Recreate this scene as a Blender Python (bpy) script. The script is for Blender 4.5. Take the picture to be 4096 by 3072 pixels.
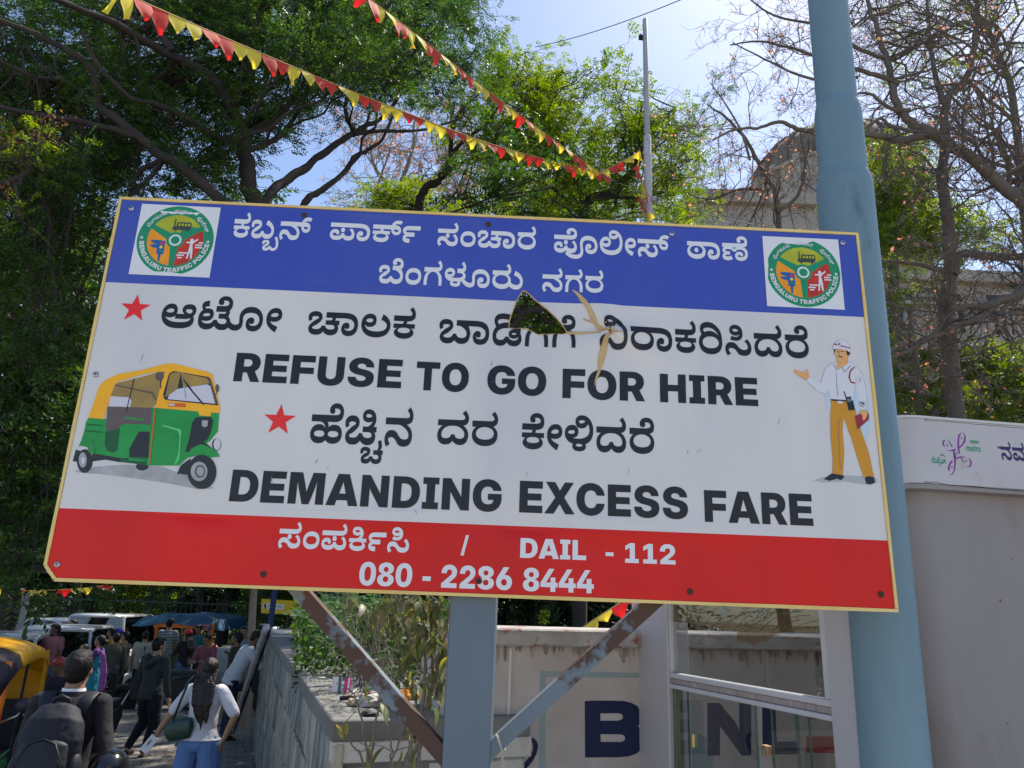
import bpy, bmesh, math, random
import numpy as np
from mathutils import Vector, Matrix, noise
from mathutils.geometry import delaunay_2d_cdt

random.seed(7); rng = np.random.default_rng(7)
PI = math.pi; R = math.radians
scene = bpy.context.scene
COL = scene.collection
for o in list(bpy.data.objects): bpy.data.objects.remove(o)

# ------------------------------------------------------------------ camera
FOC, CW, CH, EYE = 3000.0, 4096.0, 3072.0, 2.0
PITCH, ROLL = R(16.466), R(2.10)
_f = np.array([0, math.cos(PITCH), math.sin(PITCH)]); _r0 = np.array([1.0, 0, 0]); _u0 = np.array([0, -math.sin(PITCH), math.cos(PITCH)])
_c, _s = math.cos(ROLL), math.sin(ROLL)
_R = _c * _r0 + _s * _u0; _U = -_s * _r0 + _c * _u0
EYEP = np.array([0, 0, EYE])
cam = bpy.data.objects.new('camera', bpy.data.cameras.new('camera')); COL.objects.link(cam)
cam.data.sensor_fit = 'HORIZONTAL'; cam.data.sensor_width = 36.0; cam.data.lens = 36.0 * FOC / CW
cam.data.clip_start = 0.05; cam.data.clip_end = 2000
cam.matrix_world = Matrix(((_R[0], _U[0], -_f[0], 0), (_R[1], _U[1], -_f[1], 0), (_R[2], _U[2], -_f[2], EYE), (0, 0, 0, 1)))
scene.camera = cam

def ray(x, y):
    v = _f * FOC + _R * (x - CW / 2) + _U * (CH / 2 - y)
    return v / v[1]
def at(x, y, Y): return EYEP + ray(x, y) * Y          # a point of the place that the photo shows at (x, y), Y metres ahead
GS = -0.016                                            # the pavement falls away gently
def gnd(Y): return GS * Y
def onz(x, y, z=0.0):
    v = ray(x, y); return EYEP + v * ((z - EYE) / v[2])
def V(*a): return np.array(a, float)

# ------------------------------------------------------------------ light
SUN_AZ, SUN_EL = R(38), R(56)
world = bpy.data.worlds.new('World'); scene.world = world; world.use_nodes = True
wn = world.node_tree; wn.nodes.clear()
wo = wn.nodes.new('ShaderNodeOutputWorld'); wb = wn.nodes.new('ShaderNodeBackground'); ws = wn.nodes.new('ShaderNodeTexSky')
ws.sky_type = 'NISHITA'; ws.sun_disc = False; ws.sun_elevation = SUN_EL; ws.sun_rotation = SUN_AZ
ws.air_density = 0.85; ws.dust_density = 1.3; ws.ozone_density = 0.6; ws.altitude = 900
wb.inputs['Strength'].default_value = 0.14
wn.links.new(ws.outputs[0], wb.inputs[0]); wn.links.new(wb.outputs[0], wo.inputs[0])
sd = bpy.data.lights.new('sun', 'SUN'); sd.energy = 4.6; sd.angle = R(0.6); sd.color = (1.0, 0.93, 0.82)
sun = bpy.data.objects.new('sun', sd); COL.objects.link(sun)
tosun = Vector((math.sin(SUN_AZ) * math.cos(SUN_EL), math.cos(SUN_AZ) * math.cos(SUN_EL), math.sin(SUN_EL)))
sun.rotation_euler = tosun.to_track_quat('Z', 'Y').to_euler()
scene.view_settings.view_transform = 'Standard'; scene.view_settings.look = 'None'
scene.view_settings.gamma = 1.0; scene.view_settings.use_curve_mapping = False
scene.view_settings.exposure = 0.80
try:
    scene.cycles.max_bounces = 8; scene.cycles.transparent_max_bounces = 16; scene.cycles.transmission_bounces = 6
    scene.cycles.use_denoising = True
except Exception: pass

# ------------------------------------------------------------------ materials
def srgb(r, g, b):
    f = lambda c: (c / 255 / 12.92) if c / 255 <= 0.04045 else ((c / 255 + 0.055) / 1.055) ** 2.4
    return (f(r), f(g), f(b))
_M = {}
def mat(name, col, rough=0.6, col2=None, sc=4.0, fac=0.6, bump=0.0, bsc=30.0, metal=0.0, spec=0.4, trans=0.0, stretch=(1, 1, 1), col3=None, sc3=1.0, thr3=0.6, soft3=0.05, island=0.0, coat=0.0, detail=6, contrast=(0.3, 0.7)):
    """procedural surface: base colour, a second colour by noise, patches of a third (rust, stain), relief"""
    if name in _M: return _M[name]
    m = bpy.data.materials.new(name); m.use_nodes = True; nt = m.node_tree; N = nt.nodes; L = nt.links; N.clear()
    out = N.new('ShaderNodeOutputMaterial'); b = N.new('ShaderNodeBsdfPrincipled')
    b.inputs['Roughness'].default_value = rough; b.inputs['Metallic'].default_value = metal
    b.inputs['Specular IOR Level'].default_value = spec
    if coat: b.inputs['Coat Weight'].default_value = coat; b.inputs['Coat Roughness'].default_value = 0.1
    b.inputs['Base Color'].default_value = (*col, 1)
    cur = None
    tc = N.new('ShaderNodeTexCoord'); mp = N.new('ShaderNodeMapping'); mp.inputs['Scale'].default_value = stretch
    L.new(tc.outputs['Object'], mp.inputs[0])
    def nz(s, d=detail, r=0.6):
        n = N.new('ShaderNodeTexNoise'); n.inputs['Scale'].default_value = s; n.inputs['Detail'].default_value = d; n.inputs['Roughness'].default_value = r
        L.new(mp.outputs[0], n.inputs['Vector']); return n
    def mix(f, a, c):
        x = N.new('ShaderNodeMix'); x.data_type = 'RGBA'; L.new(f, x.inputs['Factor'])
        for s, v in ((x.inputs[6], a), (x.inputs[7], c)):
            if isinstance(v, tuple): s.default_value = (*v, 1)
            else: L.new(v, s)
        return x.outputs[2]
    def rmp(o, a, c):
        r = N.new('ShaderNodeMapRange'); r.inputs[1].default_value = a; r.inputs[2].default_value = c; r.clamp = True
        L.new(o, r.inputs[0]); return r.outputs[0]
    cur = tuple(col)
    if col2 is not None:
        f = rmp(nz(sc).outputs[0], contrast[0], contrast[1])
        mm = N.new('ShaderNodeMath'); mm.operation = 'MULTIPLY'; mm.inputs[1].default_value = fac; L.new(f, mm.inputs[0])
        cur = mix(mm.outputs[0], cur, tuple(col2))
    if col3 is not None:
        n3 = nz(sc3, 8, 0.65); cur = mix(rmp(n3.outputs[0], thr3, thr3 + soft3), cur, tuple(col3))
    if island:
        g = N.new('ShaderNodeNewGeometry'); h = N.new('ShaderNodeHueSaturation')
        L.new(rmp_(N, L, g.outputs['Random Per Island'], 1 - island, 1 + island), h.inputs['Value'])
        L.new(rmp_(N, L, g.outputs['Random Per Island'], 0.5 + island * 0.06, 0.5 - island * 0.06), h.inputs['Hue'])
        if isinstance(cur, tuple): h.inputs['Color'].default_value = (*cur, 1)
        else: L.new(cur, h.inputs['Color'])
        cur = h.outputs[0]
    if not isinstance(cur, tuple): L.new(cur, b.inputs['Base Color'])
    if bump:
        bp = N.new('ShaderNodeBump'); bp.inputs['Strength'].default_value = 1.0; bp.inputs['Distance'].default_value = bump
        L.new(nz(bsc, 5, 0.65).outputs[0], bp.inputs['Height']); L.new(bp.outputs[0], b.inputs['Normal'])
    sh = b.outputs[0]
    if trans:
        t = N.new('ShaderNodeBsdfTranslucent'); ms = N.new('ShaderNodeMixShader'); ms.inputs[0].default_value = trans
        hs = N.new('ShaderNodeHueSaturation'); hs.inputs['Saturation'].default_value = 1.15; hs.inputs['Value'].default_value = 2.0; hs.inputs['Hue'].default_value = 0.488
        if isinstance(cur, tuple): hs.inputs['Color'].default_value = (*cur, 1)
        else: L.new(cur, hs.inputs['Color'])
        L.new(hs.outputs[0], t.inputs[0]); L.new(sh, ms.inputs[1]); L.new(t.outputs[0], ms.inputs[2]); sh = ms.outputs[0]
    L.new(sh, out.inputs[0]); _M[name] = m; return m
def rmp_(N, L, o, a, c):
    r = N.new('ShaderNodeMapRange'); r.inputs[3].default_value = a; r.inputs[4].default_value = c; L.new(o, r.inputs[0]); return r.outputs[0]
def glass(name, col=(0.9, 0.95, 0.93), tint=0.85, refl=0.06):
    """thin window pane: clear see-through with Fresnel reflection"""
    if name in _M: return _M[name]
    m = bpy.data.materials.new(name); m.use_nodes = True; nt = m.node_tree; N = nt.nodes; L = nt.links; N.clear()
    out = N.new('ShaderNodeOutputMaterial'); t = N.new('ShaderNodeBsdfTransparent'); g = N.new('ShaderNodeBsdfGlossy'); lw = N.new('ShaderNodeLayerWeight'); lw.inputs[0].default_value = 0.5; pw_ = N.new('ShaderNodeMath'); pw_.operation = 'POWER'; pw_.inputs[1].default_value = 5; L.new(lw.outputs['Facing'], pw_.inputs[0]); f = N.new('ShaderNodeMapRange'); f.inputs[3].default_value = refl; f.inputs[4].default_value = 1.0; L.new(pw_.outputs[0], f.inputs[0])
    t.inputs[0].default_value = (*[c * tint for c in col], 1); g.inputs['Roughness'].default_value = 0.01
    x = N.new('ShaderNodeMixShader'); L.new(f.outputs[0], x.inputs[0]); L.new(t.outputs[0], x.inputs[1]); L.new(g.outputs[0], x.inputs[2]); L.new(x.outputs[0], out.inputs[0])
    _M[name] = m; return m

# ------------------------------------------------------------------ tags and mesh helpers
def tag(o, label=None, cat=None, group=None, kind=None):
    if label: o['label'] = label
    if cat: o['category'] = cat
    if group: o['group'] = group
    if kind: o['kind'] = kind
    return o
def empty(name, loc, rz=0.0, label=None, cat=None, group=None):
    o = bpy.data.objects.new(name, None); COL.objects.link(o); o.location = Vector(loc); o.rotation_euler = (0, 0, rz)
    o.empty_display_size = 0.1; tag(o, label, cat, group); return o
class MB:
    def __init__(s): s.v = []; s.f = []; s.m = []
    def add(s, vs, fs, mi=0):
        n = len(s.v); s.v += [tuple(float(c) for c in v) for v in vs]; s.f += [tuple(i + n for i in f) for f in fs]; s.m += [mi] * len(fs); return s
    def box(s, c, d, rz=0.0, mi=0, M=None, bev=0.0):
        x, y, z = d[0] / 2, d[1] / 2, d[2] / 2
        if bev <= 0:
            vs = [(i * x, j * y, k * z) for i in (-1, 1) for j in (-1, 1) for k in (-1, 1)]
            fs = [(0, 1, 3, 2), (4, 6, 7, 5), (0, 4, 5, 1), (2, 3, 7, 6), (0, 2, 6, 4), (1, 5, 7, 3)]
        else:
            bm = bmesh.new(); bmesh.ops.create_cube(bm, size=1.0)
            for q in bm.verts: q.co = Vector((q.co.x * d[0], q.co.y * d[1], q.co.z * d[2]))
            bmesh.ops.bevel(bm, geom=list(bm.edges), offset=bev, segments=2, affect='EDGES', profile=0.6)
            bm.verts.index_update(); vs = [tuple(q.co) for q in bm.verts]; fs = [tuple(q.index for q in f.verts) for f in bm.faces]; bm.free()
        T = M if M is not None else Matrix.Translation(Vector(c)) @ Matrix.Rotation(rz, 4, 'Z')
        return s.add([T @ Vector(p) for p in vs], fs, mi)
    def tube(s, path, rad, n=8, mi=0, caps=True, flat=None, ref=None):
        P = [np.array(p, float) for p in path]; k = len(P)
        rad = [rad] * k if np.isscalar(rad) else list(rad)
        T = [P[min(i + 1, k - 1)] - P[max(i - 1, 0)] for i in range(k)]
        T = [t / (np.linalg.norm(t) + 1e-12) for t in T]
        a = np.array(tuple(ref), float) if ref is not None else (np.array([0, 0, 1.0]) if abs(T[0][2]) < 0.9 else np.array([1.0, 0, 0]))
        vs = []; fs = []
        for i in range(k):
            if i or True:
                u = a - T[i] * (a @ T[i]); u /= (np.linalg.norm(u) + 1e-12)
                if ref is None: a = u
            w = np.cross(T[i], u)
            fx = flat[i] if isinstance(flat, (list, tuple)) else (flat or 1.0)
            for j in range(n):
                t = 2 * PI * j / n
                vs.append(P[i] + rad[i] * (math.cos(t) * u * 1.0 + math.sin(t) * w * fx))
        for i in range(k - 1):
            for j in range(n):
                fs.append((i * n + j, i * n + (j + 1) % n, (i + 1) * n + (j + 1) % n, (i + 1) * n + j))
        if caps: fs.append(tuple(range(n))[::-1]); fs.append(tuple((k - 1) * n + j for j in range(n)))
        return s.add(vs, fs, mi)
    def ell(s, c, r, n=12, m=8, mi=0, M=None):
        vs = []; fs = []
        for i in range(m + 1):
            a = PI * i / m
            for j in range(n):
                b = 2 * PI * j / n; vs.append((r[0] * math.sin(a) * math.cos(b), r[1] * math.sin(a) * math.sin(b), r[2] * math.cos(a)))
        for i in range(m):
            for j in range(n): fs.append((i * n + j, (i + 1) * n + j, (i + 1) * n + (j + 1) % n, i * n + (j + 1) % n))
        T = M if M is not None else Matrix.Identity(4)
        return s.add([Vector(c) + (T @ Vector(p)) for p in vs], fs, mi)
    def prism(s, pts, y0, y1, mi=0, axis='y'):
        """outline in (x, z) extruded in y (or in (x, y) along z)"""
        n = len(pts)
        q = lambda p, t: (p[0], t, p[1]) if axis == 'y' else ((t, p[0], p[1]) if axis == 'x' else (p[0], p[1], t))
        vs = [q(p, y0) for p in pts] + [q(p, y1) for p in pts]
        fs = [tuple(range(n)), tuple(range(2 * n - 1, n - 1, -1))] + [(i, i + n, (i + 1) % n + n, (i + 1) % n) for i in range(n)]
        return s.add(vs, fs, mi)
    def lathe(s, prof, n=16, c=(0, 0, 0), mi=0, M=None):
        T = M if M is not None else Matrix.Identity(4); vs = []; fs = []; k = len(prof)
        for r, z in prof:
            for j in range(n):
                b = 2 * PI * j / n; vs.append(Vector(c) + T @ Vector((r * math.cos(b), r * math.sin(b), z)))
        for i in range(k - 1):
            for j in range(n): fs.append((i * n + j, i * n + (j + 1) % n, (i + 1) * n + (j + 1) % n, (i + 1) * n + j))
        fs.append(tuple(range(n))[::-1]); fs.append(tuple((k - 1) * n + j for j in range(n)))
        return s.add(vs, fs, mi)
    def build(s, name, mats, parent=None, smooth=False, rec=True, label=None):
        me = bpy.data.meshes.new(name); me.from_pydata(s.v, [], s.f)
        mats = mats if isinstance(mats, (list, tuple)) else [mats]
        for m in mats: me.materials.append(m)
        if len(mats) > 1: me.polygons.foreach_set('material_index', s.m)
        if rec:
            bm = bmesh.new(); bm.from_mesh(me); bmesh.ops.recalc_face_normals(bm, faces=bm.faces); bm.to_mesh(me); bm.free()
        if smooth:
            me.polygons.foreach_set('use_smooth', [True] * len(me.polygons))
            if smooth == 'auto':
                try: me.set_sharp_from_angle(angle=R(35))
                except Exception: pass
        me.update(); o = bpy.data.objects.new(name, me); COL.objects.link(o)
        if parent is not None: o.parent = parent
        if label: o['label'] = label
        return o
def npmesh(name, verts, quads, m, parent=None, smooth=False):
    me = bpy.data.meshes.new(name); nv, nf = len(verts), len(quads); k = quads.shape[1]
    me.vertices.add(nv); me.vertices.foreach_set('co', verts.astype(np.float32).ravel())
    me.loops.add(nf * k); me.loops.foreach_set('vertex_index', quads.astype(np.int32).ravel())
    me.polygons.add(nf); me.polygons.foreach_set('loop_start', np.arange(0, nf * k, k, dtype=np.int32)); me.polygons.foreach_set('loop_total', np.full(nf, k, np.int32))
    me.materials.append(m); me.update(calc_edges=True)
    if smooth: me.polygons.foreach_set('use_smooth', np.ones(nf, bool))
    o = bpy.data.objects.new(name, me); COL.objects.link(o)
    if parent is not None: o.parent = parent
    return o
def copy_tree(o, parent=None):
    c = o.copy(); COL.objects.link(c)
    if parent is not None: c.parent = parent
    for ch in list(o.children): copy_tree(ch, c)
    return c
def share(o, parent=None, loc=None, rot=None):
    c = o.copy(); COL.objects.link(c)
    if parent is not None: c.parent = parent
    if loc is not None: c.location = Vector(loc)
    if rot is not None: c.rotation_euler = rot
    return c
def cr(pts, n=6):
    """Catmull-Rom through points"""
    P = [np.array(p, float) for p in pts]; P = [2 * P[0] - P[1]] + P + [2 * P[-1] - P[-2]]; out = []
    for i in range(1, len(P) - 2):
        for t in np.linspace(0, 1, n, endpoint=False):
            a, b, c, d = P[i - 1], P[i], P[i + 1], P[i + 2]
            out.append(0.5 * (2 * b + (c - a) * t + (2 * a - 5 * b + 4 * c - d) * t * t + (3 * b - a - 3 * c + d) * t ** 3))
    out.append(P[-2]); return out

# ------------------------------------------------------------------ flat print: outlines filled with the non-zero rule
def wind(pts, loops):
    w = np.zeros(len(pts), int)
    x = pts[:, 0][:, None]; y = pts[:, 1][:, None]
    for lp in loops:
        a = np.array(lp, float); b = np.roll(a, -1, 0)
        up = (a[:, 1][None] <= y) & (b[:, 1][None] > y); dn = (a[:, 1][None] > y) & (b[:, 1][None] <= y)
        cr_ = (b[:, 0] - a[:, 0])[None] * (y - a[:, 1][None]) - (x - a[:, 0][None]) * (b[:, 1] - a[:, 1])[None]
        w += (up & (cr_ > 0)).sum(1) - (dn & (cr_ < 0)).sum(1)
    return w
def fill(loops, cut=(), extra=()):
    """triangles covering the loops (non-zero) minus the cut loops"""
    vs = []; es = []
    for lp in list(loops) + list(cut):
        n0 = len(vs); k = len(lp); vs += [Vector((float(p[0]), float(p[1]))) for p in lp]; es += [(n0 + i, n0 + (i + 1) % k) for i in range(k)]
    vs += [Vector(p) for p in extra]
    r = delaunay_2d_cdt(vs, es, [], 0, 1e-7)
    P = np.array([(v[0], v[1]) for v in r[0]]); F = [f for f in r[2] if len(f) == 3]
    if not F: return P, []
    c = P[np.array(F)].mean(1); ok = wind(c, loops) != 0
    if len(cut): ok &= wind(c, cut) == 0
    return P, [f for f, k in zip(F, ok) if k]

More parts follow.
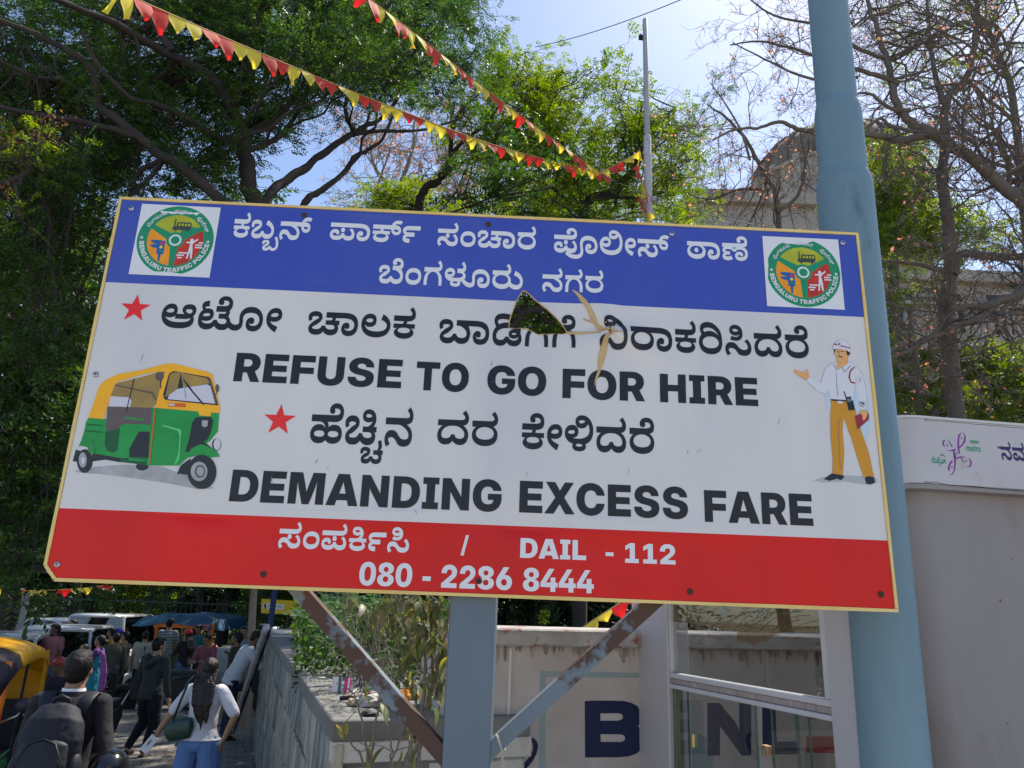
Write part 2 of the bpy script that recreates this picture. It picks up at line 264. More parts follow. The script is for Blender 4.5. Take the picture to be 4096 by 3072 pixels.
# letter outlines: id, advance, then contours as x and y steps of a quarter of a unit, x doubled plus one on the curve
GLYPHS = (
"23 578,143 -3 -34 0 -52 11 -28 18 1 10 0 6 12 10 20 10 17 3 7 -3 -63 0 1 28 105 0 6 2 8 5 1 3 0 4 -4 6 -5 2 25 3 19 -3 4 -3 4 -6 1 -3 0 -3 -4 -5 -1 -2 103 0 1 -28 -65 0 7 4 16 -4 20 -9 12 -10 1 -7 0 -10 -26 -18 -52 -11,145 32 40 0 34 10 1 7 0 5 -16 8 -34 4 -23 0 -24 0 -32 -5 -16 -7 1 -5 0 -7 36 -10,19 106 1 35 151 0 26 0 22 1 5 2 8 2 4 5 1 3 0 7 -16 11 -15 8 35 18 24 -15 16 -23 1 -12 0 -8 -6 -15 -13 -6 -12 -7 -36 -6 -29 0;45 806,281 -3 -20 0 -32 6 -26 13 -11 11 19 -1 -12 -12 -28 -13 -36 -4 -21 0 -28 0 -38 11 -20 18 1 11 0 10 16 16 32 15 23 10 18 5 24 7 1 5 0 3 -8 3 -18 2 -13 0 -20 0 -20 -6 1 -4 0 -3 4 -6 5 -2 -35 -12 -8 5 -8 15 1 7 0 11 20 16 36 10 29 0 32 0 36 -12 14 -16 1 -9 0 -10 -16 -15 -28 -14 -19 -9 -24 -6 -22 -7 1 -4 0 -5 24 -5 21 0 34 0 32 14 3 11 41 0 2 -13 36 -11 25 0 28 0 32 13 1 14 0 12 -26 18 -42 13 -29 6 25 35 32 -8 54 -24 30 -32 1 -21 0 -19 -24 -28 -46 -15;118 121,-113 -94 -30 0 -24 13 1 10 0 9 20 12 23 7 14 3 12 4 1 2 0 1 -8 2 -11 0 -14 0 -10 -2 1 -3 0 -1 0 -2 3 -1 -31 -8 -2 4 -4 8 1 4 0 10 30 11 31 0 22 0 24 -6 10 -10 1 -5 0 -5 -6 -9 -16 -8 -13 -4 -20 -4 -12 -4 1 -1 0 -2 8 -2 13 0 20 0 20 9 3 5 35 0 4 -7 18 -7 15 0 18 0 18 5 4 12 1 10 0 10 -8 19 -16 17 -9 7 35 11 12 -7 18 -21 10 -24 1 -12 0 -16 -20 -23 -36 -11 -19 0 -16 0 -24 4 -18 11 -5 8 17 1 -8 -10 -22 -10 -26 -4;187 1030,243 -3 -26 0 -34 7 -26 15 -9 10 -12 5 -18 6 -14 2 -9 0 -16 0 -18 -6 1 -4 0 -6 14 -11 11 -7 -39 -14 -12 8 -14 22 1 10 0 13 20 20 34 11 23 0 30 0 36 -12 19 -14 12 -7 18 -8 24 -4 19 0 24 0 22 9 1 10 0 11 -30 20 -48 17 -31 6 -167 0 1 35 267 0 1 -35 -27 1 3 4 26 -7 36 -18 18 -23 1 -13 0 -26 -48 -27,435 59 -34 0 -44 27 1 26 1 5 0 21 26 28 46 15 33 0 18 0 32 -5 11 -4 -21 -25 -10 3 -22 2 -11 0 -14 0 -28 -7 -16 -15 1 -12 1 -12 0 -9 20 -11 21 0 12 0 16 4 1 5 0 3 -4 4 -3 0 -8 2 -16 2 -13 0 -143 0 1 35 139 0 24 0 36 -6 13 -7 8 -5 12 -15 1 -10 0 -19 -40 -20;152 797,115 -3 -30 0 -44 12 -24 21 1 14 0 14 18 18 34 11 25 0 28 0 32 -16 1 -13 0 -4 -4 -8 -3 -3 -33 1 2 2 0 2 1 1 0 4 -12 4 -9 0 -14 0 "
"-20 -6 1 -4 0 -7 30 -8 33 0 34 0 32 13 3 11 41 0 2 -12 34 -11 25 0 18 0 22 5 10 8 1 4 0 9 -18 18 -23 8 39 15 22 -12 24 -28 1 -14 0 -17 -24 -22 -40 -10 -23 0 -26 0 -32 7 -22 12 -9 10 17 -1 -14 -10 -30 -12 -36 -6,203 64 -12 0 -18 10 1 9 0 9 18 10 13 0 14 0 16 -10 1 -9 0 -9 -16 -10,17 106 1 35 307 0 1 -35;60 453,207 64 0 -21 -26 -30 -48 -16 -33 0 -28 0 -38 11 -20 21 1 14 0 11 16 16 24 10 17 0 20 0 18 -12 1 -9 0 -9 -14 -9 -11 0 -14 0 -14 3 -1 5 5 5 -2 -2 -4 -4 1 -1 0 -6 24 -11 27 0 20 0 28 8 16 15 1 10 0 11 -14 15 -13 5 -10 4 -24 5 -40 3 -29 0 -153 0 1 35 165 0 34 0 48 -5 34 -8 15 -7 18 -10 18 -29;168 894,143 -3 -34 0 -52 11 -28 18 1 10 0 6 12 10 20 10 17 3 7 -3 -63 0 1 28 105 0 6 2 8 5 1 3 0 4 -4 6 -5 2 25 3 19 -3 4 -3 4 -6 1 -3 0 -3 -4 -5 -1 -2 103 0 1 -28 -65 0 7 4 16 -4 20 -9 12 -10 1 -7 0 -10 -26 -18 -52 -11,145 32 40 0 34 10 1 7 0 5 -16 8 -34 4 -23 0 -24 0 -32 -5 -16 -7 1 -5 0 -7 36 -10,19 106 1 35 197 0 1 -35,367 59 -34 0 -44 27 1 26 1 5 0 21 26 28 46 15 33 0 20 0 30 -5 11 -4 -21 -25 -10 3 -22 2 -9 0 -16 0 -28 -7 -16 -15 1 -12 1 -12 0 -9 20 -11 21 0 12 0 16 4 1 5 0 3 -4 4 -3 0 -8 2 -16 2 -11 0 -145 0 1 35 141 0 22 0 36 -6 13 -7 10 -5 10 -15 1 -10 0 -19 -40 -20;93 569,277 106 -135 0 -28 0 -28 -1 -9 -1 -8 -1 -6 -4 1 -3 0 -2 8 -4 9 -1 8 -1 26 -1 23 0 61 0 1 -35 -49 0 -18 0 -20 0 -12 0 -5 -1 -10 -1 -12 -4 1 -2 0 -4 14 -3 26 -2 17 0 5 0 1 -35 -7 0 -20 0 -36 4 -24 8 -16 15 1 12 0 7 8 12 18 11 15 3 3 -7 -20 6 -26 17 1 15 0 8 12 13 11 4 10 5 26 5 38 3 29 0 137 0;56 713,243 -3 -26 0 -34 7 -26 15 -9 10 -12 5 -18 6 -14 2 -9 0 -16 0 -18 -6 1 -4 0 -6 14 -11 11 -7 -39 -14 -12 8 -14 22 1 10 0 13 20 20 34 11 23 0 20 0 30 -5 22 -12 13 -10 12 -6 20 -8 22 -4 17 0 24 0 24 9 1 8 0 8 -18 19 -23 8 37 15 24 -12 24 -28 1 -13 0 -25 -48 -25,173 65 -12 0 -18 11 1 8 0 9 18 11 13 0 12 0 18 -11 1 -9 0 -8 -18 -11,17 106 1 35 213 0 28 0 22 1 7 2 6 2 4 5 1 3 0 7 -14 11 -17 8 35 18 24 -15 16 -23 1 -12 0 -8 -8 -15 -11 -6 -12 -7 -36 -6 -27 0;6 554,137 -3 -36 0 -52 15 -30 30 1 21 0 19 30 30 52 17 41 "
"0 40 0 52 -17 26 -30 1 -19 0 -20 -28 -30 -54 -16,139 32 40 0 38 18 1 13 0 15 -40 17 -35 0 -28 0 -34 -8 -16 -15 1 -8 0 -15 40 -17;138 801,283 -3 -20 0 -32 7 -28 13 -9 9 17 0 -12 -12 -28 -13 -36 -4 -21 0 -28 0 -38 11 -20 18 1 11 0 10 16 16 32 15 23 10 18 5 24 7 1 5 0 3 -8 3 -18 2 -13 0 -20 0 -20 -6 1 -4 0 -3 4 -6 5 -2 -35 -12 -8 5 -8 15 1 7 0 11 20 16 36 10 29 0 32 0 36 -12 14 -16 1 -9 0 -10 -16 -15 -28 -14 -19 -9 -24 -6 -22 -7 1 -4 0 -5 24 -5 21 0 34 0 30 14 5 10 41 0 2 -11 36 -12 25 0 26 0 24 7 1 6 0 6 -12 7 -26 4 -17 1 29 14 24 -4 32 -10 16 -14 1 -10 0 -14 -20 -18 -40 -11,223 62 1 28 63 0 6 2 8 6 1 3 0 3 -6 6 -3 3 41 1 6 -4 4 -6 1 -4 0 -2 -4 -6 -1 -2 53 0 1 -28 -19 0 -10 0 -20 1 -9 1 -9 -2,223 106 1 35 107 0 1 -35;49 654,165 -3 -42 0 -64 15 -38 29 1 20 0 12 16 19 28 15 21 5 11 -6 -73 0 1 35 179 0 28 0 22 1 5 2 8 2 4 5 1 3 0 7 -16 11 -15 8 35 18 24 -15 16 -23 1 -12 0 -8 -8 -14 -11 -6 -6 -4 -18 -6 -13 -2 1 4 18 -6 26 -15 14 -19 1 -11 0 -20 -34 -29 -64 -15,165 34 34 0 44 9 22 16 1 10 0 11 -26 16 -46 10 -27 0 -30 0 -46 -10 -24 -17 1 -10 0 -17 54 -18;258 797,115 -3 -30 0 -44 12 -24 21 1 14 0 14 18 18 34 11 25 0 28 0 32 -16 1 -13 0 -4 -4 -8 -3 -3 -33 1 2 2 0 2 1 1 0 4 -12 4 -9 0 -14 0 -20 -6 1 -4 0 -7 30 -8 33 0 34 0 32 13 3 11 41 0 2 -12 34 -11 25 0 18 0 22 5 10 8 1 4 0 9 -18 18 -23 8 39 15 22 -12 24 -28 1 -14 0 -17 -24 -22 -40 -10 -23 0 -26 0 -32 7 -22 12 -9 10 17 -1 -14 -10 -30 -12 -36 -6,203 64 -12 0 -18 10 1 9 0 9 18 10 13 0 14 0 16 -10 1 -9 0 -9 -16 -10,17 106 1 35 241 0 34 0 28 3 9 2 6 3 4 7 1 4 0 6 -26 9 -19 0 -18 0 -28 -7 1 -6 0 -2 0 -3 3 -2 -15 15 6 3 8 2 5 0 12 0 16 -7 1 -6 0 -8 -16 -7 -13 0 -18 0 -16 11 1 11 0 8 20 15 34 10 27 0 28 0 38 -13 20 -21 1 -14 0 -13 -10 -18 -11 -5 -10 -4 -26 -6 -34 -2 -19 0;277 650,-47 -47 -32 0 -56 9 -46 17 -23 13 29 24 18 -10 42 -13 46 -7 25 0 24 0 32 4 20 7 10 13 1 10 0 12 -6 18 -4 17 1 9 0 23 32 30 60 15 37 0 40 0 56 -14 36 -23 18 -29 1 -15 0 -20 -26 -30 -46 -16 -33 0 -28 0 -40 11 -20 21 1 14 0 11 16 16 24 10 17 0 20 0 20 -12 1 "
"-9 0 -9 -16 -9 -11 0 -14 0 -14 3 1 5 5 5 -4 -2 -2 -4 1 -1 0 -6 22 -11 29 0 20 0 28 8 16 14 1 10 0 13 -24 21 -46 12 -35 0 -42 0 -44 -17 1 -21 0 -9 4 -15 4 -17 1 -11 0 -24 -30 -28 -58 -13;231 799,191 -3 -54 0 -78 21 -40 37 1 24 0 21 26 28 48 16 31 0 22 0 34 -12 16 -18 1 -13 0 -13 -20 -18 -38 -10 -27 0 -12 0 -20 6 -16 9 -5 4 7 29 4 -4 12 -9 18 -6 11 0 26 0 24 7 1 7 0 5 -18 6 -13 0 -16 0 -30 -7 -16 -16 1 -12 0 -13 28 -20 60 -12 45 0 46 0 64 15 34 30 1 22 0 15 -12 26 -24 19 -36 11 -27 0 -16 0 -16 -5 1 -5 0 -4 16 -4 15 0 18 0 28 10 1 7 39 -1 -2 -16 -24 -20 -36 -8 -19 0 -16 0 -28 4 -18 10 -10 14 1 9 0 17 40 20 35 0 34 0 54 -16 36 -28 18 -35 1 -19 0 -25 -22 -39 -46 -27 -72 -14;74 413,195 102 0 -14 -20 -18 -40 -10 -27 0 -30 0 -36 12 -11 7 15 29 4 -4 16 -9 22 -6 17 0 28 0 24 8 1 6 0 5 -18 6 -17 0 -14 0 -26 -7 -16 -13 1 -9 1 -7 0 -12 24 -18 44 -12 29 -6 -21 -33 -34 9 -52 23 -30 31 1 20 0 20 26 28 46 16 31 0 24 0 32 -11 18 -19;201 1028,243 -3 -26 0 -34 7 -26 15 -9 10 -12 5 -18 6 -14 2 -9 0 -16 0 -18 -6 1 -4 0 -6 14 -11 11 -7 -39 -14 -12 8 -14 22 1 10 0 13 20 20 34 11 23 0 20 0 30 -5 22 -12 13 -10 12 -6 20 -8 22 -4 17 0 24 0 24 9 1 8 0 8 -18 19 -23 8 37 15 24 -12 24 -28 1 -13 0 -25 -48 -25,173 65 -12 0 -18 11 1 8 0 9 18 11 13 0 12 0 18 -11 1 -9 0 -8 -18 -11,17 106 1 35 267 0 1 -35,435 59 -36 0 -42 27 1 26 1 5 0 21 24 28 48 15 31 0 20 0 30 -5 13 -4 -21 -25 -12 3 -20 2 -11 0 -16 0 -28 -7 -16 -15 1 -12 1 -12 0 -9 20 -11 21 0 12 0 18 4 1 5 0 3 -6 4 -3 0 -6 2 -16 2 -13 0 -143 0 1 35 139 0 24 0 36 -6 11 -7 10 -5 10 -15 1 -10 0 -19 -38 -20;143 654,165 -3 -40 0 -66 15 -38 29 1 20 0 12 16 19 28 15 21 5 11 -6 -73 0 1 35 233 0 1 -35 -3 0 1 4 20 -5 26 -15 14 -18 1 -11 0 -20 -36 -29 -64 -15,165 34 34 0 44 9 22 16 1 10 0 11 -26 16 -46 10 -27 0 -30 0 -46 -10 -24 -17 1 -10 0 -17 56 -18,165 51 -12 0 -18 11 1 8 0 9 18 11 13 0 12 0 18 -11 1 -9 0 -8 -18 -11;252 876,101 -3 -42 0 -40 19 1 14 0 8 14 13 24 9 21 2 1 -10 -18 2 -26 8 -10 12 1 8 0 10 22 14 40 6 29 0 26 0 38 -4 30 -13 15 -11 -19 -1 10 10 "
"22 11 24 6 30 2 19 0 28 0 44 -6 28 -14 14 -22 1 -16 0 -15 -24 -26 -50 -16 -37 0 -42 0 -48 21 1 19 0 11 18 16 30 8 23 0 28 0 30 -14 1 -11 0 -3 -4 -7 -1 -3 -35 1 2 1 2 2 0 3 -12 3 -7 0 -14 0 -16 -3 1 -3 0 -5 22 -6 29 0 34 0 36 15 1 14 1 1 0 14 -40 19 -37 0 -26 0 -38 -10 -5 -9 -39 0 -4 8 -36 11 -31 0 -28 0 -24 -5 1 -5 0 -2 6 -2 7 -2 8 -1 20 -1 21 0 15 0 1 -28 -19 0 -20 0 -18 -1 -7 -1 -4 -1 -6 -3 1 -2 0 -2 16 -5 23 0 16 0 24 5 15 3 27 -27 -12 -4 -24 -6 -28 -3,21 106 1 35 277 0 32 0 30 3 7 2 8 3 4 7 1 4 0 6 -26 9 -19 0 -20 0 -26 -7 1 -6 0 -2 0 -3 1 -2 -13 15 6 3 8 2 5 0 12 0 14 -7 1 -6 0 -8 -14 -7 -13 0 -18 0 -16 11 1 11 0 8 18 15 36 10 27 0 28 0 38 -13 20 -21 1 -14 0 -13 -12 -18 -11 -5 -8 -3 -26 -5 -34 -4 -21 0;260 811,111 -3 -28 0 -38 11 -20 18 1 11 0 10 16 16 32 15 23 10 18 5 24 7 1 5 0 3 -8 3 -18 2 -13 0 -20 0 -20 -6 1 -4 0 -3 4 -6 5 -2 -35 -12 -8 5 -8 15 1 7 0 11 20 16 36 10 29 0 32 0 36 -12 14 -16 1 -9 0 -10 -16 -15 -28 -14 -19 -9 -24 -6 -22 -7 1 -4 0 -5 24 -5 21 0 34 0 30 14 5 11 41 0 2 -13 36 -11 25 0 28 0 32 13 1 13 0 11 -26 19 -44 15 -31 5 67 25 26 -8 34 -22 18 -29 1 -19 0 -17 -24 -27 -46 -15 -33 0 -20 0 -32 6 -26 13 -11 11 19 -1 -12 -12 -28 -13 -36 -4,219 106 1 35 41 0 34 0 28 3 9 2 6 3 4 7 1 4 0 6 -26 9 -19 0 -18 0 -26 -7 1 -6 0 -2 0 -3 1 -2 -15 15 6 3 10 2 5 0 12 0 14 -7 1 -6 0 -8 -16 -7 -13 0 -18 0 -16 11 1 11 0 8 20 15 34 10 29 0 26 0 38 -13 20 -21 1 -14 0 -13 -12 -18 -11 -5 -8 -4 -26 -6 -34 -2 -19 0;25 651,165 106 -22 0 -30 -9 -22 -14 -5 -10 -4 -5 -4 -16 -4 -20 1 -12 1 -20 -47 0 1 30 0 18 14 33 32 24 31 7 9 -6 -83 0 1 35 169 0 28 0 22 1 7 2 6 2 4 5 1 3 0 7 -16 11 -15 8 35 18 24 -15 16 -23 1 -12 0 -9 -16 -17 -32 -12 -19 -2 5 2 28 -10 28 -24 8 -30 1 -16 1 -30 -45 0 1 19 0 14 -4 21 -6 16 -3 5 -12 13 -36 18;52 714,183 -3 -20 0 -36 6 -22 13 1 10 0 5 12 10 15 5 -1 -9 -32 2 -52 16 -28 25 1 15 0 14 20 22 40 13 29 0 20 0 30 -9 20 -16 1 -13 0 -10 -16 -16 -36 -9 -31 0 -12 0 -30 6 -7 3 5 20 8 -2 22 -5 11 0 28 0 20 7 1 5 0 4 -16 5 -15 0 -22 0 -26 -10 1 -8 0 -6 14 -11 "
"30 -7 50 -5 39 0 56 0 56 11 1 10 0 7 -24 9 -15 2 -47 0 1 35 25 0 28 0 22 1 7 2 6 2 4 5 1 3 0 7 -16 11 -15 8 35 18 24 -15 16 -23 1 -12 0 -14 -24 -19 -21 -5 -5 8 16 -2 22 -10 12 -14 1 -9 0 -10 -18 -17 -28 -12 -36 -7 -15 -1 -3 10 12 -4 14 -10 1 -7 0 -13 -42 -15,185 23 16 0 20 3 1 5 0 3 -20 4 -17 1 -18 0 -20 -5 1 -3 0 -3 20 -5;281 751,49 -3 -22 0 -38 9 -34 15 -30 19 -11 9 39 18 16 -11 32 -15 34 -8 17 0 22 0 16 7 1 9 0 6 -2 10 -2 9 1 6 0 21 34 29 56 14 39 0 38 0 54 -14 36 -22 18 -29 1 -16 0 -20 -24 -30 -48 -16 -33 0 -28 0 -38 11 -20 21 1 14 0 11 14 16 26 10 17 0 18 0 20 -12 1 -9 0 -9 -16 -9 -9 0 -14 0 -14 3 -1 5 5 5 -4 -2 -2 -4 1 -1 0 -6 22 -11 29 0 20 0 28 8 16 14 1 10 0 13 -22 21 -46 12 -35 0 -26 0 -38 -7 -22 -16 1 -13 0 -4 4 -10 0 -10 1 -6 0 -17 -20 -20 -36 -8;63 364,57 -3 -36 0 -58 18 -23 17 29 26 20 -12 42 -13 31 0 30 0 32 14 1 13 0 12 -24 18 -44 13 -27 6 23 35 34 -8 52 -24 32 -32 1 -21 0 -19 -24 -28 -48 -15;42 715,243 -3 -26 0 -34 7 -26 15 -9 10 -12 5 -18 6 -14 2 -9 0 -16 0 -18 -6 1 -4 0 -6 14 -11 11 -7 -39 -14 -12 8 -14 22 1 10 0 13 20 20 34 11 23 0 30 0 36 -12 19 -14 12 -7 18 -8 24 -4 19 0 24 0 22 9 1 10 0 11 -30 20 -48 17 -31 6 -167 0 1 35 213 0 28 0 22 1 7 2 6 2 4 5 1 3 0 7 -16 11 -15 8 35 18 24 -15 16 -23 1 -12 0 -8 -8 -15 -11 -6 -12 -5 -36 -6 -27 -1 -11 0 29 5 26 -8 36 -18 18 -23 1 -13 0 -26 -48 -27;10 847,221 -3 -68 0 -90 21 -44 38 1 24 0 20 28 28 46 16 31 0 22 0 32 -12 18 -19 1 -12 0 -13 -18 -18 -40 -10 -27 0 -18 0 -30 6 -20 9 -7 4 13 29 4 -4 16 -8 24 -7 17 0 26 0 24 8 1 6 0 5 -18 6 -13 0 -30 0 -32 -17 1 -16 1 -5 0 -7 16 -15 40 -13 60 -7 47 0 46 0 60 6 26 11 1 7 0 4 -14 7 -13 2 -2 1 -6 2 -1 1 -30 5 -38 18 1 12 0 17 44 17 35 0 30 0 36 -11 16 -18 1 -11 0 -12 -24 -20 -15 -7 -16 -5 -40 -6 -31 0 -103 0 1 30 141 0 12 1 22 4 16 7 1 6 0 5 -20 7 -19 0 -18 0 -20 -6 1 -3 0 -6 26 -8 25 -5 6 -2 18 -2 7 -2 12 -6 16 -15 1 -9 0 -12 -16 -19 -40 -14 -68 -8;248 821,123 -3 -22 0 -38 8 -28 16 -14 24 1 15 0 20 24 28 48 16 31 0 22 0 30 -8 18 -17 1 -13 0 -10 -20 -18 -36 -10 -27 0 "
"-24 0 -36 5 -9 4 11 26 8 -3 26 -4 23 0 24 0 22 6 1 4 0 5 -16 4 -13 0 -20 0 -26 -6 -12 -15 1 -12 1 -3 0 -7 10 -10 18 -6 24 -3 15 0 32 0 34 13 5 11 41 0 2 -9 36 -15 25 0 28 0 22 9 1 7 0 5 -18 9 -28 6 -17 1 35 20 24 -3 34 -15 16 -18 1 -10 0 -22 -44 -25 -45 0 -22 0 -34 6 -26 13 -11 12 19 0 -16 -12 -30 -13 -36 -6,97 105 -28 5 -24 18 1 9 0 9 14 15 38 9 31 0 5 -33 -24 -1 -22 -4 1 -3 0 -3 20 -6 21 -1,253 65 1 30 37 0 18 0 24 3 1 4 0 3 -10 6 -9 3 39 24 6 -4 10 -10 6 -10 4 -10 1 -4 0 -7 -10 -12 -16 -9 -13 -3 -10 -2 -16 -2 -11 0,215 106 1 35 59 0 34 0 30 3 7 2 6 3 4 7 1 4 0 6 -24 9 -19 0 -20 0 -26 -7 1 -6 0 -2 0 -3 1 -2 -13 15 4 3 10 2 3 0 14 0 14 -7 1 -6 0 -8 -16 -7 -11 0 -20 0 -16 11 1 11 0 8 20 15 36 10 27 0 26 0 38 -13 22 -21 1 -14 0 -13 -12 -18 -11 -5 -10 -4 -26 -6 -32 -2 -21 0;64 751,45 -3 -32 0 -50 18 -23 16 29 27 20 -12 36 -13 23 0 22 0 20 7 1 9 0 6 -2 10 -2 9 1 6 0 21 34 28 56 15 39 0 38 0 54 -14 36 -23 18 -29 1 -15 0 -20 -24 -30 -48 -16 -33 0 -28 0 -38 11 -20 21 1 14 0 11 14 16 26 10 17 0 18 0 20 -12 1 -9 0 -9 -16 -9 -11 0 -14 0 -14 3 1 5 5 5 -4 -2 -2 -4 1 -1 0 -6 22 -11 29 0 20 0 28 8 16 14 1 10 0 13 -22 21 -46 12 -35 0 -26 0 -38 -7 -22 -16 1 -13 0 -4 4 -10 0 -10 1 -6 0 -16 -24 -20 -38 -9;51 763,189 -3 -54 0 -76 21 -40 37 1 24 0 21 26 28 48 16 31 0 22 0 34 -11 16 -19 1 -13 0 -13 -18 -18 -40 -10 -27 0 -12 0 -20 6 -16 9 -5 4 7 29 4 -4 14 -9 16 -6 11 0 26 0 24 7 1 7 0 5 -18 6 -13 0 -16 0 -30 -7 -16 -15 1 -13 0 -12 28 -21 60 -12 43 0 42 0 58 8 30 18 1 12 0 13 -40 17 -31 7 23 35 44 -11 50 -37 1 -24 0 -20 -36 -35 -78 -20;154 811,111 -3 -28 0 -38 11 -20 18 1 11 0 10 16 16 32 15 23 10 18 5 24 7 1 5 0 3 -8 3 -18 2 -13 0 -20 0 -20 -6 1 -4 0 -3 4 -6 5 -2 -35 -12 -8 5 -8 15 1 7 0 11 20 16 36 10 29 0 32 0 36 -12 14 -16 1 -9 0 -10 -16 -15 -28 -14 -19 -9 -24 -6 -22 -7 1 -4 0 -5 24 -5 21 0 34 0 30 14 5 11 41 0 2 -13 36 -11 25 0 28 0 32 13 1 13 0 11 -26 19 -44 15 -31 5 67 23 26 -8 34 -21 18 -28 1 -19 0 -17 -24 -27 -46 -15 -33 0 -20 0 -32 6 -26 13 -11 11 19 -1 -12 -12 -28 -13 -36 "
"-4,219 106 1 35 113 0 1 -35;216 773,109 -3 -26 0 -38 13 -24 26 1 20 0 20 26 30 46 22 62 12 39 0 26 0 48 -8 42 -14 17 -9 21 -29 -7 -20 -10 -7 -30 -9 -23 0 -16 0 -28 6 -16 12 1 10 0 14 34 13 23 0 18 0 22 -4 11 -3 22 -6 28 -25 1 -15 0 -17 -24 -21 -42 -11 -25 0 -34 0 -42 15 -15 14 17 2 -12 -12 -28 -14 -34 -5,115 33 26 0 28 11 5 10 41 0 4 -10 34 -12 23 0 16 0 24 4 16 10 1 8 0 7 -12 11 -24 6 -17 0 -10 0 -14 -2 1 -3 0 -3 12 -4 15 0 8 0 16 4 12 6 1 5 0 4 -16 9 -28 7 -38 5 -23 0 -17 0 -30 0 -46 -8 -32 -13 -16 -18 1 -11 0 -12 26 -11,145 195 44 0 68 -11 27 -12 26 -9 32 -23 16 -28 1 -16 0 -10 -4 -16 -3 -8 -39 48 17 8 -12 8 -36 14 -25 5 -22 7 -48 8 -31 0 -26 0 -30 -4 -14 -8 1 -5 0 -4 10 -7 9 -4 -31 -20 -8 7 -12 13 -8 14 1 6 0 17 30 21 50 9;242 651,165 106 -22 0 -30 -9 -22 -14 -5 -10 -4 -5 -4 -16 -4 -20 1 -12 1 -20 -47 0 1 30 0 18 14 33 32 24 31 7 9 -6 -83 0 1 35 155 0 34 0 28 3 9 2 6 3 4 7 1 4 0 6 -26 9 -19 0 -18 0 -26 -7 1 -6 0 -2 0 -3 1 -2 -15 15 6 3 10 2 3 0 14 0 14 -7 1 -6 0 -8 -16 -7 -13 0 -18 0 -16 11 1 11 0 8 20 15 34 10 29 0 26 0 38 -13 20 -21 1 -14 0 -13 -14 -18 -32 -11 -25 -3 5 2 30 -10 30 -25 8 -30 1 -16 1 -30 -45 0 1 19 0 14 -4 21 -6 16 -3 5 -12 13 -36 18;223 746,243 -3 -26 0 -36 7 -24 15 -9 10 -12 5 -18 6 -16 2 -7 0 -18 0 -18 -6 1 -4 0 -6 14 -11 13 -7 -41 -14 -10 8 -16 22 1 10 0 13 20 20 34 11 23 0 30 0 38 -12 19 -14 10 -7 20 -8 22 -4 17 0 24 0 28 5 12 15 1 15 0 21 -28 38 -46 29 -62 16 -31 0 -16 0 -16 -5 1 -5 0 -4 16 -4 13 0 18 0 26 10 5 7 41 -3 -4 -15 -26 -19 -34 -8 -21 0 -22 0 -32 8 -18 16 1 13 0 11 18 17 34 9 25 0 44 0 78 -19 56 -35 32 -47 1 -27 0 -29 -28 -33 -48 -13;158 654,165 -3 -42 0 -64 15 -38 29 1 20 0 12 16 19 28 15 21 5 11 -6 -73 0 1 35 233 0 1 -35 -3 0 1 4 20 -5 24 -14 14 -18 1 -12 0 -20 -34 -29 -64 -15,165 34 34 0 44 9 22 16 1 10 0 11 -26 16 -46 10 -27 0 -30 0 -46 -10 -24 -17 1 -10 0 -17 54 -18;230 654,165 -3 -42 0 -64 16 -38 32 1 23 0 18 24 27 38 18 50 9 31 0 20 0 36 -8 30 -10 13 -6 3 1 -8 8 -24 16 -32 12 -38 7 -23 0 -32 0 -26 -10 1 -6 0 -4 10 -8 9 -3 "
